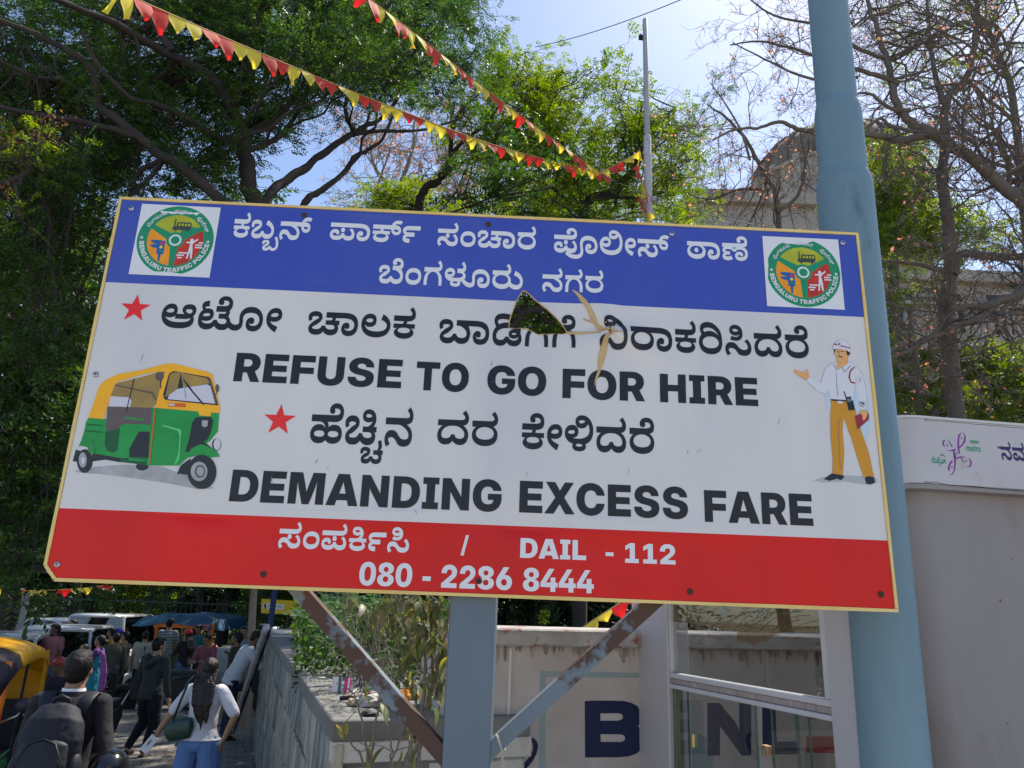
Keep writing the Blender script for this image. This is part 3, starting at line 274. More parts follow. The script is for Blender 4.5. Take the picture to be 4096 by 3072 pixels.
"-27 -21 -14 10 -18 22 1 9 0 17 28 20 44 9 27 0 38 0 56 -16 25 -13 20 -11 26 -27 8 -32 1 -19 0 -28 -34 -35 -64 -17,165 34 34 0 44 9 22 16 1 10 0 11 -26 16 -46 10 -27 0 -30 0 -46 -10 -24 -17 1 -10 0 -17 54 -18;236 709,243 -3 -26 0 -36 7 -24 15 -9 10 -12 5 -18 6 -16 2 -7 0 -18 0 -18 -6 1 -4 0 -6 14 -11 13 -7 -41 -14 -10 8 -16 22 1 10 0 13 20 20 34 11 23 0 22 0 28 -6 24 -12 13 -10 10 -6 20 -7 22 -4 17 0 26 0 22 9 1 8 0 8 -16 19 -23 8 37 15 24 -12 24 -28 1 -13 0 -25 -50 -25,151 87 -24 0 -34 4 -11 4 21 23 12 -4 22 -3 15 0 14 0 22 5 14 10 1 8 1 2 0 6 -14 11 -24 8 -13 0 -16 0 -18 -4 1 -5 0 -3 12 -4 12 -2 7 0 22 0 28 10 13 9 17 -24 -8 -5 -20 -9 -28 -5 -21 0 -18 0 -32 8 -18 14 1 10 0 15 38 20 35 0 30 0 40 -14 20 -23 1 -14 0 -17 -22 -21 -38 -10;40 769,109 -3 -40 0 -48 29 1 26 0 14 18 23 34 18 27 6 9 -7 -85 0 1 35 237 0 26 0 22 1 7 2 6 2 4 5 1 3 0 7 -16 11 -15 8 37 18 22 -15 18 -23 1 -12 0 -8 -8 -15 -11 -6 -6 -3 -14 -4 -18 -3 -11 -1 1 4 22 -6 30 -18 18 -22 1 -13 0 -27 -50 -29 -39 0 -22 0 -32 7 -24 12 -11 10 17 2 -12 -12 -28 -14 -34 -5,115 33 26 0 30 13 3 11 41 0 2 -13 34 -11 23 0 22 0 28 11 1 12 0 10 -16 17 -30 14 -46 9 -29 0 -9 0 -30 0 -46 -8 -32 -14 -16 -18 1 -10 0 -12 26 -11;264 654,165 -3 -42 0 -64 15 -38 29 1 20 0 12 16 19 28 15 21 5 11 -6 -73 0 1 35 165 0 34 0 28 3 9 2 6 3 4 7 1 4 0 6 -26 9 -19 0 -18 0 -28 -7 1 -6 0 -2 0 -3 3 -2 -15 15 6 3 8 2 5 0 12 0 16 -7 1 -6 0 -8 -16 -7 -13 0 -18 0 -16 11 1 11 0 8 20 15 34 10 27 0 28 0 38 -13 20 -21 1 -14 0 -13 -10 -18 -13 -5 -8 -3 -26 -5 -34 -3 -21 0 35 7 23 -1 18 -6 26 -16 14 -19 1 -11 0 -20 -34 -29 -64 -15,165 34 34 0 44 9 22 16 1 10 0 11 -26 16 -46 10 -27 0 -30 0 -46 -10 -24 -17 1 -10 0 -17 54 -18;271 805,117 -3 -46 0 -54 26 1 22 0 21 54 27 49 0 16 0 24 -5 20 -8 7 -5 -1 -6 0 1 2 4 1 2 0 5 -12 11 -22 10 -30 5 -15 0 79 5 12 -2 18 -8 10 -12 1 -7 0 -3 -2 -8 1 -4 1 10 8 4 20 7 26 4 17 0 46 0 50 -26 1 -23 0 -21 -52 -26 -49 0 -22 0 -36 5 -24 10 -5 7 11 0 -6 -6 -26 -10 -34 -6,121 30 32 0 28 8 1 7 0 8 -30 8 -27 0 -22 0 -28 -4 -12 -7 1 -5 "
"0 -7 32 -8,283 30 30 0 32 8 1 7 0 5 -16 7 -26 4 -17 0 -32 0 -30 -9 1 -7 0 -7 32 -8,17 106 1 35 249 0 32 0 30 3 7 2 8 3 4 7 1 4 0 6 -26 9 -19 0 -20 0 -26 -7 1 -6 0 -2 0 -3 1 -2 -13 15 6 3 8 2 5 0 12 0 14 -7 1 -6 0 -8 -14 -7 -13 0 -18 0 -16 11 1 11 0 8 18 15 36 10 27 0 28 0 38 -13 20 -21 1 -14 0 -13 -12 -18 -11 -5 -8 -4 -26 -6 -34 -2 -21 0;210 803,283 -3 -20 0 -34 7 -26 13 -11 9 19 0 -12 -12 -28 -13 -36 -4 -21 0 -28 0 -38 11 -20 18 1 11 0 10 16 16 32 15 23 10 18 5 24 7 1 5 0 3 -8 3 -18 2 -13 0 -20 0 -20 -6 1 -4 0 -3 4 -6 5 -2 -35 -12 -8 5 -8 15 1 7 0 11 20 16 36 10 29 0 32 0 36 -12 14 -16 1 -9 0 -10 -16 -15 -28 -14 -19 -9 -24 -6 -22 -7 1 -4 0 -5 24 -5 21 0 34 0 30 14 5 10 41 0 2 -11 36 -12 25 0 26 0 24 7 1 6 0 6 -12 7 -26 4 -17 1 29 15 24 -4 32 -10 16 -15 1 -10 0 -14 -20 -18 -40 -11,223 62 1 28 163 0 1 -28 -19 0 -10 0 -20 1 -9 1 -9 -2,279 79 -9 9 20 4 28 11 18 15 1 8 1 2 0 6 -14 12 -24 8 -13 0 -16 0 -16 -5 1 -4 0 -3 10 -4 12 -2 7 0 24 0 26 10 13 8 17 -24 -8 -5 -20 -9 -28 -4 -21 0 -18 0 -32 7 -18 15 1 10 0 15 38 19 37 0 28 0 40 -14 20 -23 1 -13 0 -15 -20 -21 -15 -8;101 136,-117 -94 -30 0 -24 13 1 10 0 9 20 12 23 7 14 3 12 4 1 2 0 1 -8 2 -11 0 -14 0 -10 -2 1 -3 0 -1 0 -2 3 -1 -31 -8 -2 4 -4 8 1 4 0 10 30 11 31 0 24 0 22 -6 10 -10 1 -5 0 -5 -6 -9 -14 -8 -15 -4 -18 -4 -14 -4 1 -1 0 -2 8 -2 13 0 20 0 20 9 3 5 35 0 4 -7 20 -7 17 0 20 0 12 5 1 6 0 5 -20 7 -19 1 31 17 18 -4 20 -8 8 -12 1 -9 0 -17 -36 -14 -29 0 -16 0 -24 4 -18 11 -7 8 17 1 -8 -10 -20 -10 -26 -4,-31 -48 1 22 45 0 -7 -2 10 4 8 11 1 7 0 5 -6 11 -7 8 39 8 8 -10 8 -15 1 -5 0 -8 -14 -12 -5 -4 3 2 35 0 1 -22 -33 1 -23 -1;240 578,143 -3 -34 0 -52 11 -28 18 1 10 0 6 12 10 20 10 17 3 7 -3 -63 0 1 28 105 0 6 2 8 5 1 3 0 4 -4 6 -5 2 25 3 19 -3 4 -3 4 -6 1 -3 0 -3 -4 -5 -1 -2 103 0 1 -28 -65 0 7 4 16 -4 20 -9 12 -10 1 -7 0 -10 -26 -18 -52 -11,145 32 40 0 34 10 1 7 0 5 -16 8 -34 4 -23 0 -24 0 -32 -5 -16 -7 1 -5 0 -7 36 -10,19 106 1 35 133 0 34 0 28 3 9 2 6 3 4 7 1 4 0 6 -26 9 -19 0 -18 0 -26 -7 1 -6 0 -2 0 -3 1 -2 -15 15 6 "
"3 10 2 5 0 12 0 14 -7 1 -6 0 -8 -16 -7 -13 0 -16 0 -16 11 1 11 0 8 18 15 36 10 27 0 26 0 38 -13 20 -21 1 -14 0 -13 -10 -18 -11 -5 -10 -4 -24 -6 -34 -2 -21 0;232 725,183 -3 -20 0 -36 6 -22 13 1 10 0 5 12 10 15 5 -1 -9 -32 2 -52 16 -28 25 1 15 0 14 20 22 40 13 29 0 20 0 30 -9 20 -16 1 -13 0 -10 -16 -16 -36 -9 -31 0 -12 0 -30 6 -7 3 5 20 8 -2 22 -5 11 0 28 0 20 7 1 5 0 4 -16 5 -15 0 -22 0 -26 -10 1 -8 0 -6 14 -11 30 -7 50 -5 39 0 38 1 54 14 26 20 1 12 0 11 -10 21 -22 16 -34 10 -23 0 -16 0 -16 -5 1 -5 0 -4 14 -4 15 0 18 0 26 10 5 7 37 -1 -4 -16 -24 -20 -34 -8 -19 0 -16 0 -26 4 -20 10 -10 14 1 9 0 17 40 20 35 0 34 0 50 -14 32 -24 18 -30 1 -16 0 -20 -20 -29 -32 -19 -36 -11 -17 -1 -3 10 12 -4 14 -10 1 -7 0 -13 -42 -15,185 23 16 0 20 3 1 5 0 3 -20 4 -17 1 -18 0 -20 -5 1 -3 0 -3 20 -5;43 797,115 -3 -30 0 -44 12 -24 21 1 14 0 14 18 18 34 11 25 0 28 0 32 -16 1 -13 0 -4 -4 -8 -3 -3 -33 1 2 2 0 2 1 1 0 4 -12 4 -9 0 -14 0 -20 -6 1 -4 0 -7 30 -8 33 0 34 0 32 13 3 11 41 0 2 -12 34 -11 25 0 18 0 22 5 10 8 1 4 0 9 -18 18 -23 8 39 15 22 -12 24 -28 1 -14 0 -17 -24 -22 -40 -10 -23 0 -26 0 -32 7 -22 12 -9 10 17 -1 -14 -10 -30 -12 -36 -6,203 64 -12 0 -18 10 1 9 0 9 18 10 13 0 14 0 16 -10 1 -9 0 -9 -16 -10,17 106 1 35 257 0 26 0 22 1 5 2 8 2 4 5 1 3 0 7 -16 11 -15 8 35 18 24 -15 16 -23 1 -12 0 -8 -6 -15 -13 -6 -12 -7 -36 -6 -29 0;206 578,143 -3 -34 0 -52 11 -28 18 1 10 0 6 12 10 20 10 17 3 7 -3 -63 0 1 28 255 0 1 -28 -65 0 7 4 16 -4 20 -9 12 -10 1 -7 0 -10 -26 -18 -52 -11,145 32 40 0 34 10 1 7 0 5 -18 8 -32 4 -23 0 -24 0 -32 -5 -16 -7 1 -5 0 -7 36 -10,131 79 -9 9 18 3 30 11 18 16 1 8 1 2 0 6 -14 12 -24 8 -13 0 -16 0 -18 -5 1 -4 0 -3 12 -4 12 -2 7 0 22 0 28 10 13 8 15 -24 -6 -5 -20 -9 -28 -4 -21 0 -18 0 -32 7 -18 15 1 10 0 15 38 19 35 0 30 0 38 -14 22 -23 1 -13 0 -15 -20 -22 -15 -7;47 1161,115 -3 -30 0 -44 12 -24 21 1 14 0 14 18 18 34 11 25 0 28 0 32 -16 1 -13 0 -4 -4 -8 -3 -3 -33 1 2 2 0 2 1 1 0 4 -12 4 -9 0 -14 0 -20 -6 1 -4 0 -7 30 -8 33 0 34 0 32 14 3 11 41 0 2 -13 34 -11 25 0 28 0 22 "
"11 1 9 0 7 -20 16 -34 14 -40 11 -19 5 77 6 26 -8 36 -18 18 -23 1 -13 0 -20 -24 -23 -40 -10 -23 0 -26 0 -32 7 -22 12 -9 10 17 -1 -14 -10 -30 -12 -36 -6,17 106 1 35 257 0 26 0 22 1 5 2 8 2 4 5 1 3 0 7 -16 11 -15 8 35 18 24 -15 16 -23 1 -12 0 -8 -6 -15 -13 -6 -12 -7 -36 -6 -29 0,457 -3 -38 0 -58 18 -23 17 29 26 20 -12 44 -13 29 0 30 0 34 14 1 13 0 12 -26 18 -44 13 -27 6 23 35 34 -8 54 -24 30 -32 1 -21 0 -19 -24 -28 -46 -15;120 251,65 -104 -48 0 -54 25 1 21 0 10 20 20 36 14 25 2 8 0 14 1 9 0 28 0 42 -14 1 -15 0 -14 -32 -15 -31 0 -20 0 -26 7 -14 13 1 8 0 8 4 12 4 10 1 6 0 7 -8 8 -13 2 25 21 18 -5 18 -14 1 -11 0 -7 -4 -14 -6 -14 1 -6 0 -6 14 -4 13 0 12 0 12 4 1 3 0 3 -14 5 -15 0 -10 0 -16 -1 -7 -2 -4 0 -8 0 -3 -1 -10 -3 -14 -10 1 -6 0 -12 34 -12 31 0 26 0 44 7 15 8 31 -18 -24 -11 -52 -10;262 1161,115 -3 -30 0 -44 12 -24 21 1 14 0 14 18 18 34 11 25 0 28 0 32 -16 1 -13 0 -4 -4 -8 -3 -3 -33 1 2 2 0 2 1 1 0 4 -12 4 -9 0 -14 0 -20 -6 1 -4 0 -7 30 -8 33 0 34 0 32 14 3 11 41 0 2 -13 34 -11 25 0 28 0 22 11 1 9 0 7 -20 16 -34 14 -40 11 -19 5 77 6 26 -8 36 -18 18 -22 1 -14 0 -20 -24 -23 -40 -10 -23 0 -26 0 -32 7 -22 12 -9 10 17 -1 -14 -10 -30 -12 -36 -6,17 106 1 35 241 0 34 0 28 3 9 2 6 3 4 7 1 4 0 6 -26 9 -19 0 -18 0 -28 -7 1 -6 0 -2 0 -3 3 -2 -15 15 6 3 8 2 5 0 12 0 16 -7 1 -6 0 -8 -16 -7 -13 0 -18 0 -16 11 1 11 0 8 20 15 34 10 27 0 28 0 38 -13 20 -21 1 -14 0 -13 -10 -18 -11 -5 -10 -4 -26 -6 -34 -2 -19 0,457 -3 -38 0 -58 17 -21 16 27 30 20 -13 44 -14 29 0 30 0 34 14 1 13 0 12 -26 18 -44 13 -27 6 23 35 34 -8 54 -24 30 -32 1 -21 0 -19 -24 -28 -46 -15;122 134,65 -15 0 -21 -42 -30 -76 -14 -49 0 -20 0 -44 4 -19 2 11 27 18 -3 36 -2 21 0 64 0 64 22 1 18 0 8 -12 14 -7 4 37 12 14 -10 10 -21;1065 759,1 0 125 182 133 0 125 -182 -111 0 -41 72 -14 23 -24 44 -11 24 29 0 -14 -24 -24 -44 -13 -23 -43 -72,91 31 1 38 201 0 1 -38;1066 649,21 0 1 182 157 0 42 0 56 -12 30 -20 1 -14 0 -10 -18 -17 -32 -11 -19 -2 22 -1 38 -11 22 -20 1 -12 0 -16 -30 -23 -56 -13 -39 0,117 37 57 0 20 0 22 10 1 9 0 6 -10 8 "
"-20 4 -11 0 -55 0,117 110 51 0 12 0 18 4 8 8 1 5 0 8 -20 10 -17 0 -49 0;1067 729,187 -3 -50 0 -80 22 -46 42 1 30 0 30 46 42 80 22 51 0 36 0 58 -10 44 -19 28 -26 3 -16 -97 0 -4 6 -10 11 -18 7 -22 4 -13 0 -24 0 -36 -12 -18 -23 1 -16 0 -16 18 -23 36 -12 25 0 14 0 22 4 18 7 10 10 5 7 99 0 -4 -16 -26 -26 -44 -19 -58 -10;1068 710,161 0 -97 0 1 41 95 0 30 0 40 11 18 22 1 17 0 17 -18 22 -42 11 -29 0 -93 0 1 41 101 0 56 0 84 -22 44 -42 1 -27 0 -28 -44 -41 -84 -22,121 182 1 -182 -99 0 1 182;1069 629,21 0 1 182 281 0 1 -42 -179 0 1 -29 167 0 1 -40 -165 0 1 -29 181 0 1 -42;1070 602,21 0 1 182 273 0 1 -42 -171 0 1 -34 163 0 1 -40 -161 0 1 -66;1071 740,189 -3 -54 0 -80 23 -44 42 1 29 0 30 46 42 80 22 51 0 34 0 58 -9 44 -18 28 -24 3 -15 -99 0 -2 6 -10 8 -16 6 -20 3 -13 0 -26 0 -36 -12 -18 -23 1 -16 0 -17 18 -22 38 -12 27 0 22 0 30 6 16 12 1 8 21 0 -87 0 1 35 165 0 1 -26 0 -23 -42 -36 -76 -19;1072 726,21 0 1 182 101 0 1 -69 125 0 1 69 99 0 1 -182 -97 0 1 72 -123 0 1 -72;1073 432,13 0 1 39 47 0 1 104 -45 0 1 39 193 0 1 -39 -45 0 1 -104 47 0 1 -39;1076 573,21 0 1 182 101 0 1 -140 157 0 1 -42;1077 921,21 0 1 182 149 0 37 -60 4 -7 10 -21 12 -22 10 -21 5 -7 -25 0 2 7 12 21 10 22 12 21 5 7 35 60 149 0 1 -182 -95 0 1 72 0 6 0 20 2 23 2 23 1 10 11 0 -4 -10 -14 -23 -10 -23 -12 -20 -1 -6 -45 -72 -79 0 -43 72 -4 6 -12 20 -12 23 -12 23 -5 10 15 0 0 -10 0 -23 2 -23 0 -20 1 -6 1 -72;1078 737,21 0 1 182 101 0 93 -74 6 -4 18 -16 20 -18 9 -8 -11 -14 0 10 -2 24 0 24 1 7 1 69 99 0 1 -182 -99 0 -85 68 -8 6 -22 19 -24 23 -11 12 21 2 0 -12 4 -25 0 -19 1 -6 1 -68;1079 746,187 -3 -50 0 -80 22 -46 42 1 30 0 30 46 42 80 22 51 0 50 0 80 -22 46 -42 1 -30 0 -30 -46 -42 -80 -22,187 40 26 0 32 12 20 23 1 16 0 16 -20 23 -32 12 -25 0 -24 0 -34 -12 -18 -23 1 -16 0 -16 18 -23 34 -12;1080 646,21 0 1 182 155 0 42 0 64 -16 34 -28 1 -19 0 -19 -34 -29 -64 -15 -41 0 -97 0 1 40 91 0 16 0 22 6 14 10 1 7 0 7 -14 10 -22 5 -15 0 -45 0 1 -141;1082 664,21 0 1 182 155 0 42 0 64 -16 34 -28 1 -19 0 -19 -36 -28 -64 -14 -45 0 -87 0 "
"1 38 87 0 16 0 24 6 12 10 1 7 0 7 -12 10 -24 6 -15 0 -45 0 1 -142,223 0 -79 82 103 0 83 -82;1083 682,173 -3 -52 0 -68 15 -36 28 1 20 93 0 2 -7 16 -11 28 -6 19 0 16 0 26 4 14 8 1 5 0 5 -14 6 -26 5 -19 2 -35 4 -54 5 -56 27 1 20 0 17 38 26 66 15 45 0 46 0 64 -15 36 -26 3 -20 -91 0 -2 10 -28 12 -23 0 -14 0 -24 -4 -12 -8 1 -4 0 -5 10 -7 26 -4 19 -2 33 -3 30 -3 44 -9 30 -13 12 -17 1 -11 0 -18 -36 -27 -68 -14;1084 654,11 140 1 42 307 0 1 -42 -103 0 1 -140 -97 0 1 140;1085 705,177 -3 -48 0 -68 17 -40 30 1 20 1 118 97 0 1 -114 0 -8 16 -14 26 -7 19 0 18 0 26 7 16 14 1 8 1 114 97 0 1 -118 0 -20 -38 -30 -70 -17;1088 736,1 0 157 111 1 -37 -141 108 113 0 31 -24 8 -7 14 -12 14 -12 9 -6 -29 0 8 6 14 12 16 12 9 7 31 24 109 0 -137 -105 1 34 153 -111 -113 0 -41 32 -6 5 -10 9 -12 9 -5 5 13 0 -6 -5 -12 -9 -12 -9 -5 -5 -41 -32;1048 645,161 -3 -48 0 -68 23 -34 42 1 29 0 29 34 42 68 23 49 0 52 0 66 -23 34 -42 1 -29 0 -29 -34 -42 -66 -23,161 35 22 0 26 13 12 26 1 17 0 17 -12 25 -26 14 -21 0 -20 0 -26 -14 -12 -25 1 -17 0 -17 12 -26 26 -13;1049 645,43 0 1 38 251 0 1 -38,223 182 1 -182 -93 0 1 138 -81 -24 1 40 91 28;1050 645,25 0 1 34 137 56 12 4 22 10 14 12 1 8 0 7 -12 10 -20 6 -13 0 -14 0 -24 -7 -12 -14 1 -10 -91 0 0 22 36 30 62 17 45 0 40 0 62 -14 36 -26 1 -18 0 -13 -20 -22 -36 -18 -25 -10 -59 -26 145 0 1 -38;1052 645,5 36 1 37 151 109 97 0 -147 -110 215 0 1 -36,185 0 1 47 1 17 1 49 91 0 1 -113;1053 645,161 -3 -42 0 -62 15 -36 27 -3 19 93 0 0 -7 14 -11 24 -6 15 0 16 0 24 6 12 13 1 8 0 8 -12 13 -24 7 -15 0 -18 0 -28 -9 -3 -6 -87 0 11 108 251 0 1 -39 -163 0 -3 -31 12 6 34 6 21 0 24 0 44 -9 36 -17 20 -23 1 -13 0 -19 -36 -29 -64 -17;1054 645,165 -2 -44 0 -64 16 -38 28 1 19 0 15 22 28 21 14 87 64 105 0 -105 -80 -23 0 4 4 16 8 24 5 21 0 36 0 56 -14 28 -27 1 -17 0 -19 -36 -28 -62 -16,161 34 16 0 24 7 12 12 1 8 0 7 -12 12 -24 7 -15 0 -14 0 -24 -7 -14 -12 1 -7 0 -8 14 -12 24 -7;1056 645,161 -3 -44 0 -68 13 -36 24 1 15 0 13 24 18 42 12 31 2 -40 3 -44 21 1 17 0 15 34 22 62 13 41 0 44 0 60 -13 36 -22 "
"1 -15 0 -17 -46 -21 -37 -3 28 -2 44 -12 22 -18 1 -13 0 -15 -38 -24 -66 -13,161 30 16 0 22 6 14 10 1 7 0 7 -14 10 -22 6 -15 0 -14 0 -22 -6 -12 -10 1 -7 0 -7 12 -10 22 -6,161 110 14 0 20 5 10 9 1 6 0 6 -10 10 -20 4 -13 0 -12 0 -20 -4 -12 -10 1 -6 0 -6 12 -9 20 -5;1045 645,247 88 1 -36 -169 0 1 36;1047 393,197 190 -115 -217 -79 0 117 217;2110 620,105 79 1 -79 -71 0 1 136 69 0 1 -34 -3 0 10 18 44 18 35 0 28 0 44 -12 22 -23 1 -16 1 -87 -69 0 1 81 0 13 -28 14 -23 0 -16 0 -24 -6 -12 -14;2097 579,109 -3 -26 0 -42 9 -24 19 1 13 0 12 18 15 30 9 36 5 21 1 24 1 28 2 16 5 1 4 1 1 0 6 -12 8 -20 5 -11 0 -16 0 -20 -5 -14 -7 -3 -4 -65 5 8 12 32 17 50 8 31 0 20 0 42 -5 32 -11 20 -18 1 -12 1 -92 -67 0 1 19 -1 0 -6 -6 -22 -10 -32 -6,129 22 18 0 26 8 16 12 1 7 1 15 -4 -1 -14 -2 -16 -2 -16 -1 -5 0 -14 -1 -22 -5 -10 -7 1 -6 0 -5 10 -8 20 -4;2109 910,33 0 1 136 67 0 3 -33 -3 0 6 12 26 16 32 7 19 0 30 0 36 -18 9 -19 -7 0 6 13 28 16 38 8 21 0 24 0 40 -10 24 -21 1 -15 1 -92 -71 0 1 86 0 11 -26 12 -17 0 -14 0 -22 -7 -10 -10 1 -8 1 -84 -69 0 1 86 0 11 -24 12 -17 0 -14 0 -20 -6 -12 -12 1 -8 1 -83;2101 595,155 -3 -42 0 -60 17 -32 32 1 22 0 20 32 32 60 18 41 0 24 0 48 -8 34 -17 20 -26 1 -18 1 -10 -227 0 1 23 195 0 -33 -7 0 11 -14 16 -26 9 -17 0 -20 0 -28 -9 -14 -15 1 -10 1 -16 0 -12 18 -17 28 -8 21 0 12 0 22 4 16 7 5 6 65 -7 -6 -10 -32 -18 -50 -9;2116 363,167 136 1 -27 -161 0 1 27,43 169 73 0 1 -129 0 -7 12 -7 15 0 4 0 14 2 5 0 11 -27 -12 -1 -22 -2 -11 0 -40 0 -44 20 1 18;2114 405,33 0 1 136 69 0 1 -23 5 0 8 12 34 13 25 0 6 0 12 0 5 -1 1 -32 -4 1 -18 1 -7 0 -18 0 -26 -7 -14 -13 1 -9 1 -78;2111 612,153 -3 -40 0 -60 18 -32 32 1 21 0 21 32 31 60 18 41 0 42 0 60 -18 32 -31 1 -21 0 -21 -32 -32 -60 -18,153 26 20 0 28 10 14 20 1 12 0 12 -14 19 -28 11 -19 0 -20 0 -26 -11 -14 -19 1 -12 0 -12 14 -20 26 -10;2079 770,193 -2 -48 0 -76 22 -44 41 1 30 0 29 44 42 76 22 49 0 48 0 76 -22 46 -42 1 -29 0 -30 -46 -41 -76 -22,193 30 28 0 44 14 24 27 1 20 0 20 -24 27 -44 14 -27 0 -28 0 -44 -14 -24 -27 1 -20 0 -20 24 "
"-27 44 -14;2082 656,35 0 1 182 141 0 42 0 58 -15 30 -26 1 -18 0 -18 -30 -26 -60 -14 -41 0 -95 0 1 30 87 0 22 0 30 6 16 13 1 9 0 9 -16 13 -30 7 -21 0 -55 0 1 -152,237 0 -87 83 81 0 89 -83;2086 742,141 0 -127 182 81 0 61 -89 10 -17 22 -39 13 -23 -15 0 12 24 20 38 11 17 59 89 81 0 -125 -182"
)
# ------------------------------------------------------------------ the police notice board
SC0 = V(-1.30196, 2.19237, 2.02246); SEU = V(0.99970, 0.02439, 0.0); SEV = V(0, 0, 1.0); SEN = V(0.02439, -0.99970, 0.0)
SW, SH = 2.440, 1.2122
def s_uv(x, y):
    v = ray(x, y); t = ((SC0 - EYEP) @ SEN) / (v @ SEN); p = EYEP + v * t - SC0
    return (float(p @ SEU), float(p @ SEV))
TEAR = s_uv(2436, 1325)
def s_disp(u, v):
    dx, dy = u - TEAR[0], v - TEAR[1]; r = math.hypot(dx, dy); a = math.atan2(dy, dx)
    w = 0.026 * math.exp(-(r / 0.13) ** 1.3) * (0.55 + 0.45 * math.cos(3 * a + 0.7) + 0.07 * math.cos(9 * a))
    w += 0.0016 * math.sin(u * 5.1 + 1.0) * math.sin(v * 6.3) + 0.0003 * math.sin(u * 17 + v * 9)
    for b, hgt, ln in ((R(-28), .0045, .22), (R(-62), .0040, .20), (R(52), .0045, .16), (R(8), .003, .26)):      # creases running out from the tear
        al, pe = dx * math.cos(b) + dy * math.sin(b), -dx * math.sin(b) + dy * math.cos(b)
        if al > 0: w += hgt * math.exp(-(pe / (.012 + al * .06)) ** 2) * math.exp(-al / ln) * min(1, al / .03)
    e = min(u, SW - u, v, SH - v) / 0.05
    return w * max(0.0, min(1.0, e))
def s_pt(u, v, w=0.0, bend=True):
    if w > 0.0005: w += 0.003 * math.exp(-math.hypot(u - TEAR[0], v - TEAR[1]) / 0.08)
    return SC0 + SEU * u + SEV * v + SEN * (w + (s_disp(u, v) if bend else 0.0))
def near_grid(loops, step=0.012, rad=0.36, far=0.0):
    P = np.array([p for lp in loops for p in lp]); a, b = P.min(0), P.max(0); out = []
    for x in np.arange(math.floor(a[0] / step) * step, b[0], step):
        for y in np.arange(math.floor(a[1] / step) * step, b[1], step):
            if a[0] < x < b[0] and a[1] < y < b[1] and math.hypot(x - TEAR[0], y - TEAR[1]) < rad: out.append((x, y))
    if far:
        for x in np.arange(a[0] + far / 2, b[0], far):
            for y in np.arange(a[1] + far / 2, b[1], far):
                if math.hypot(x - TEAR[0], y - TEAR[1]) >= rad: out.append((x, y))
    
    return out
def decal(name, items, w0, mats, parent, toworld=s_pt, cut=(), grid=True, label=None, dw=0.00005):
    mb = MB()
    for k, (loops, mi) in enumerate(items):
        P, F = fill(loops, cut, near_grid(loops, far=0.0 if grid else 0.03) if toworld is s_pt else ())
        if not len(F): continue
        used = sorted({i for f in F for i in f}); ix = {i: j for j, i in enumerate(used)}
        mb.add([toworld(P[i][0], P[i][1], w0 + dw * k) for i in used], [tuple(ix[i] for i in f) for f in F], mi)
    o = mb.build(name, mats, parent, rec=False, label=label); return o

FONT = {}
for _e in GLYPHS.split(';'):
    _p = _e.split(','); _k, _ad = _p[0].split(); _cs = []
    for _c2 in _p[1:]:
        _q = [int(x) for x in _c2.split()]; _x = _y = 0; _l = []
        for i in range(0, len(_q), 2): _x += _q[i] >> 1; _y += _q[i + 1]; _l.append((_x * 4, _y * 4, _q[i] & 1))
        _cs.append(_l)
    FONT[int(_k)] = (int(_ad), _cs)
def flatten(cs, n=4):
    out = []
    for c in cs:
        if len(c) < 3: continue
        q = []; m = len(c)
        for i in range(m):
            a, b = c[i], c[(i + 1) % m]; q.append(a)
            if not a[2] and not b[2]: q.append(((a[0] + b[0]) / 2, (a[1] + b[1]) / 2, 1))
        k = next((i for i, p in enumerate(q) if p[2]), 0); q = q[k:] + q[:k]; i = 0; L = len(q); pts = []
        while i < L:
            a = q[i]
            if q[(i + 1) % L][2]: pts.append((a[0], a[1])); i += 1
            else:
                b, e = q[(i + 1) % L], q[(i + 2) % L]
                for t in range(n):
                    t /= n; pts.append(((1 - t) ** 2 * a[0] + 2 * t * (1 - t) * b[0] + t * t * e[0], (1 - t) ** 2 * a[1] + 2 * t * (1 - t) * b[1] + t * t * e[1]))
                i += 2
        out.append(pts)
    return out
def text_glyphs(s, key=None, track=0.0):
    """list of (pen x, loops); a Kannada word is given as its glyph ids, latin by key + character"""
    x = 0.0; out = []
    ids = [int(t) for t in s.split()] if key is None else [{'l': 1000, 'm': 2000}[key] + ord(c) if c != ' ' else None for c in s]
    for g in ids:
        if g is None: x += 280; continue
        adv, cs = FONT[g]; out.append((x, flatten(cs))); x += adv + track
    return out, x - track
def fit_text(s, key, left, right, top, bottom, conv=s_uv, track=0.0):
    """letter outlines laid into the box that these points of the photograph mark out"""
    gl, _ = text_glyphs(s, key, track)
    P = np.array([(p[0] + x, p[1]) for x, ls in gl for lp in ls for p in lp]); a, b = P.min(0), P.max(0)
    u0, u1, v1, v0 = conv(*left)[0], conv(*right)[0], conv(*top)[1], conv(*bottom)[1]
    sx, sy = (u1 - u0) / (b[0] - a[0]), (v1 - v0) / (b[1] - a[1])
    return [[[(u0 + (p[0] + x - a[0]) * sx, v0 + (p[1] - a[1]) * sy) for p in lp] for lp in ls] for x, ls in gl]

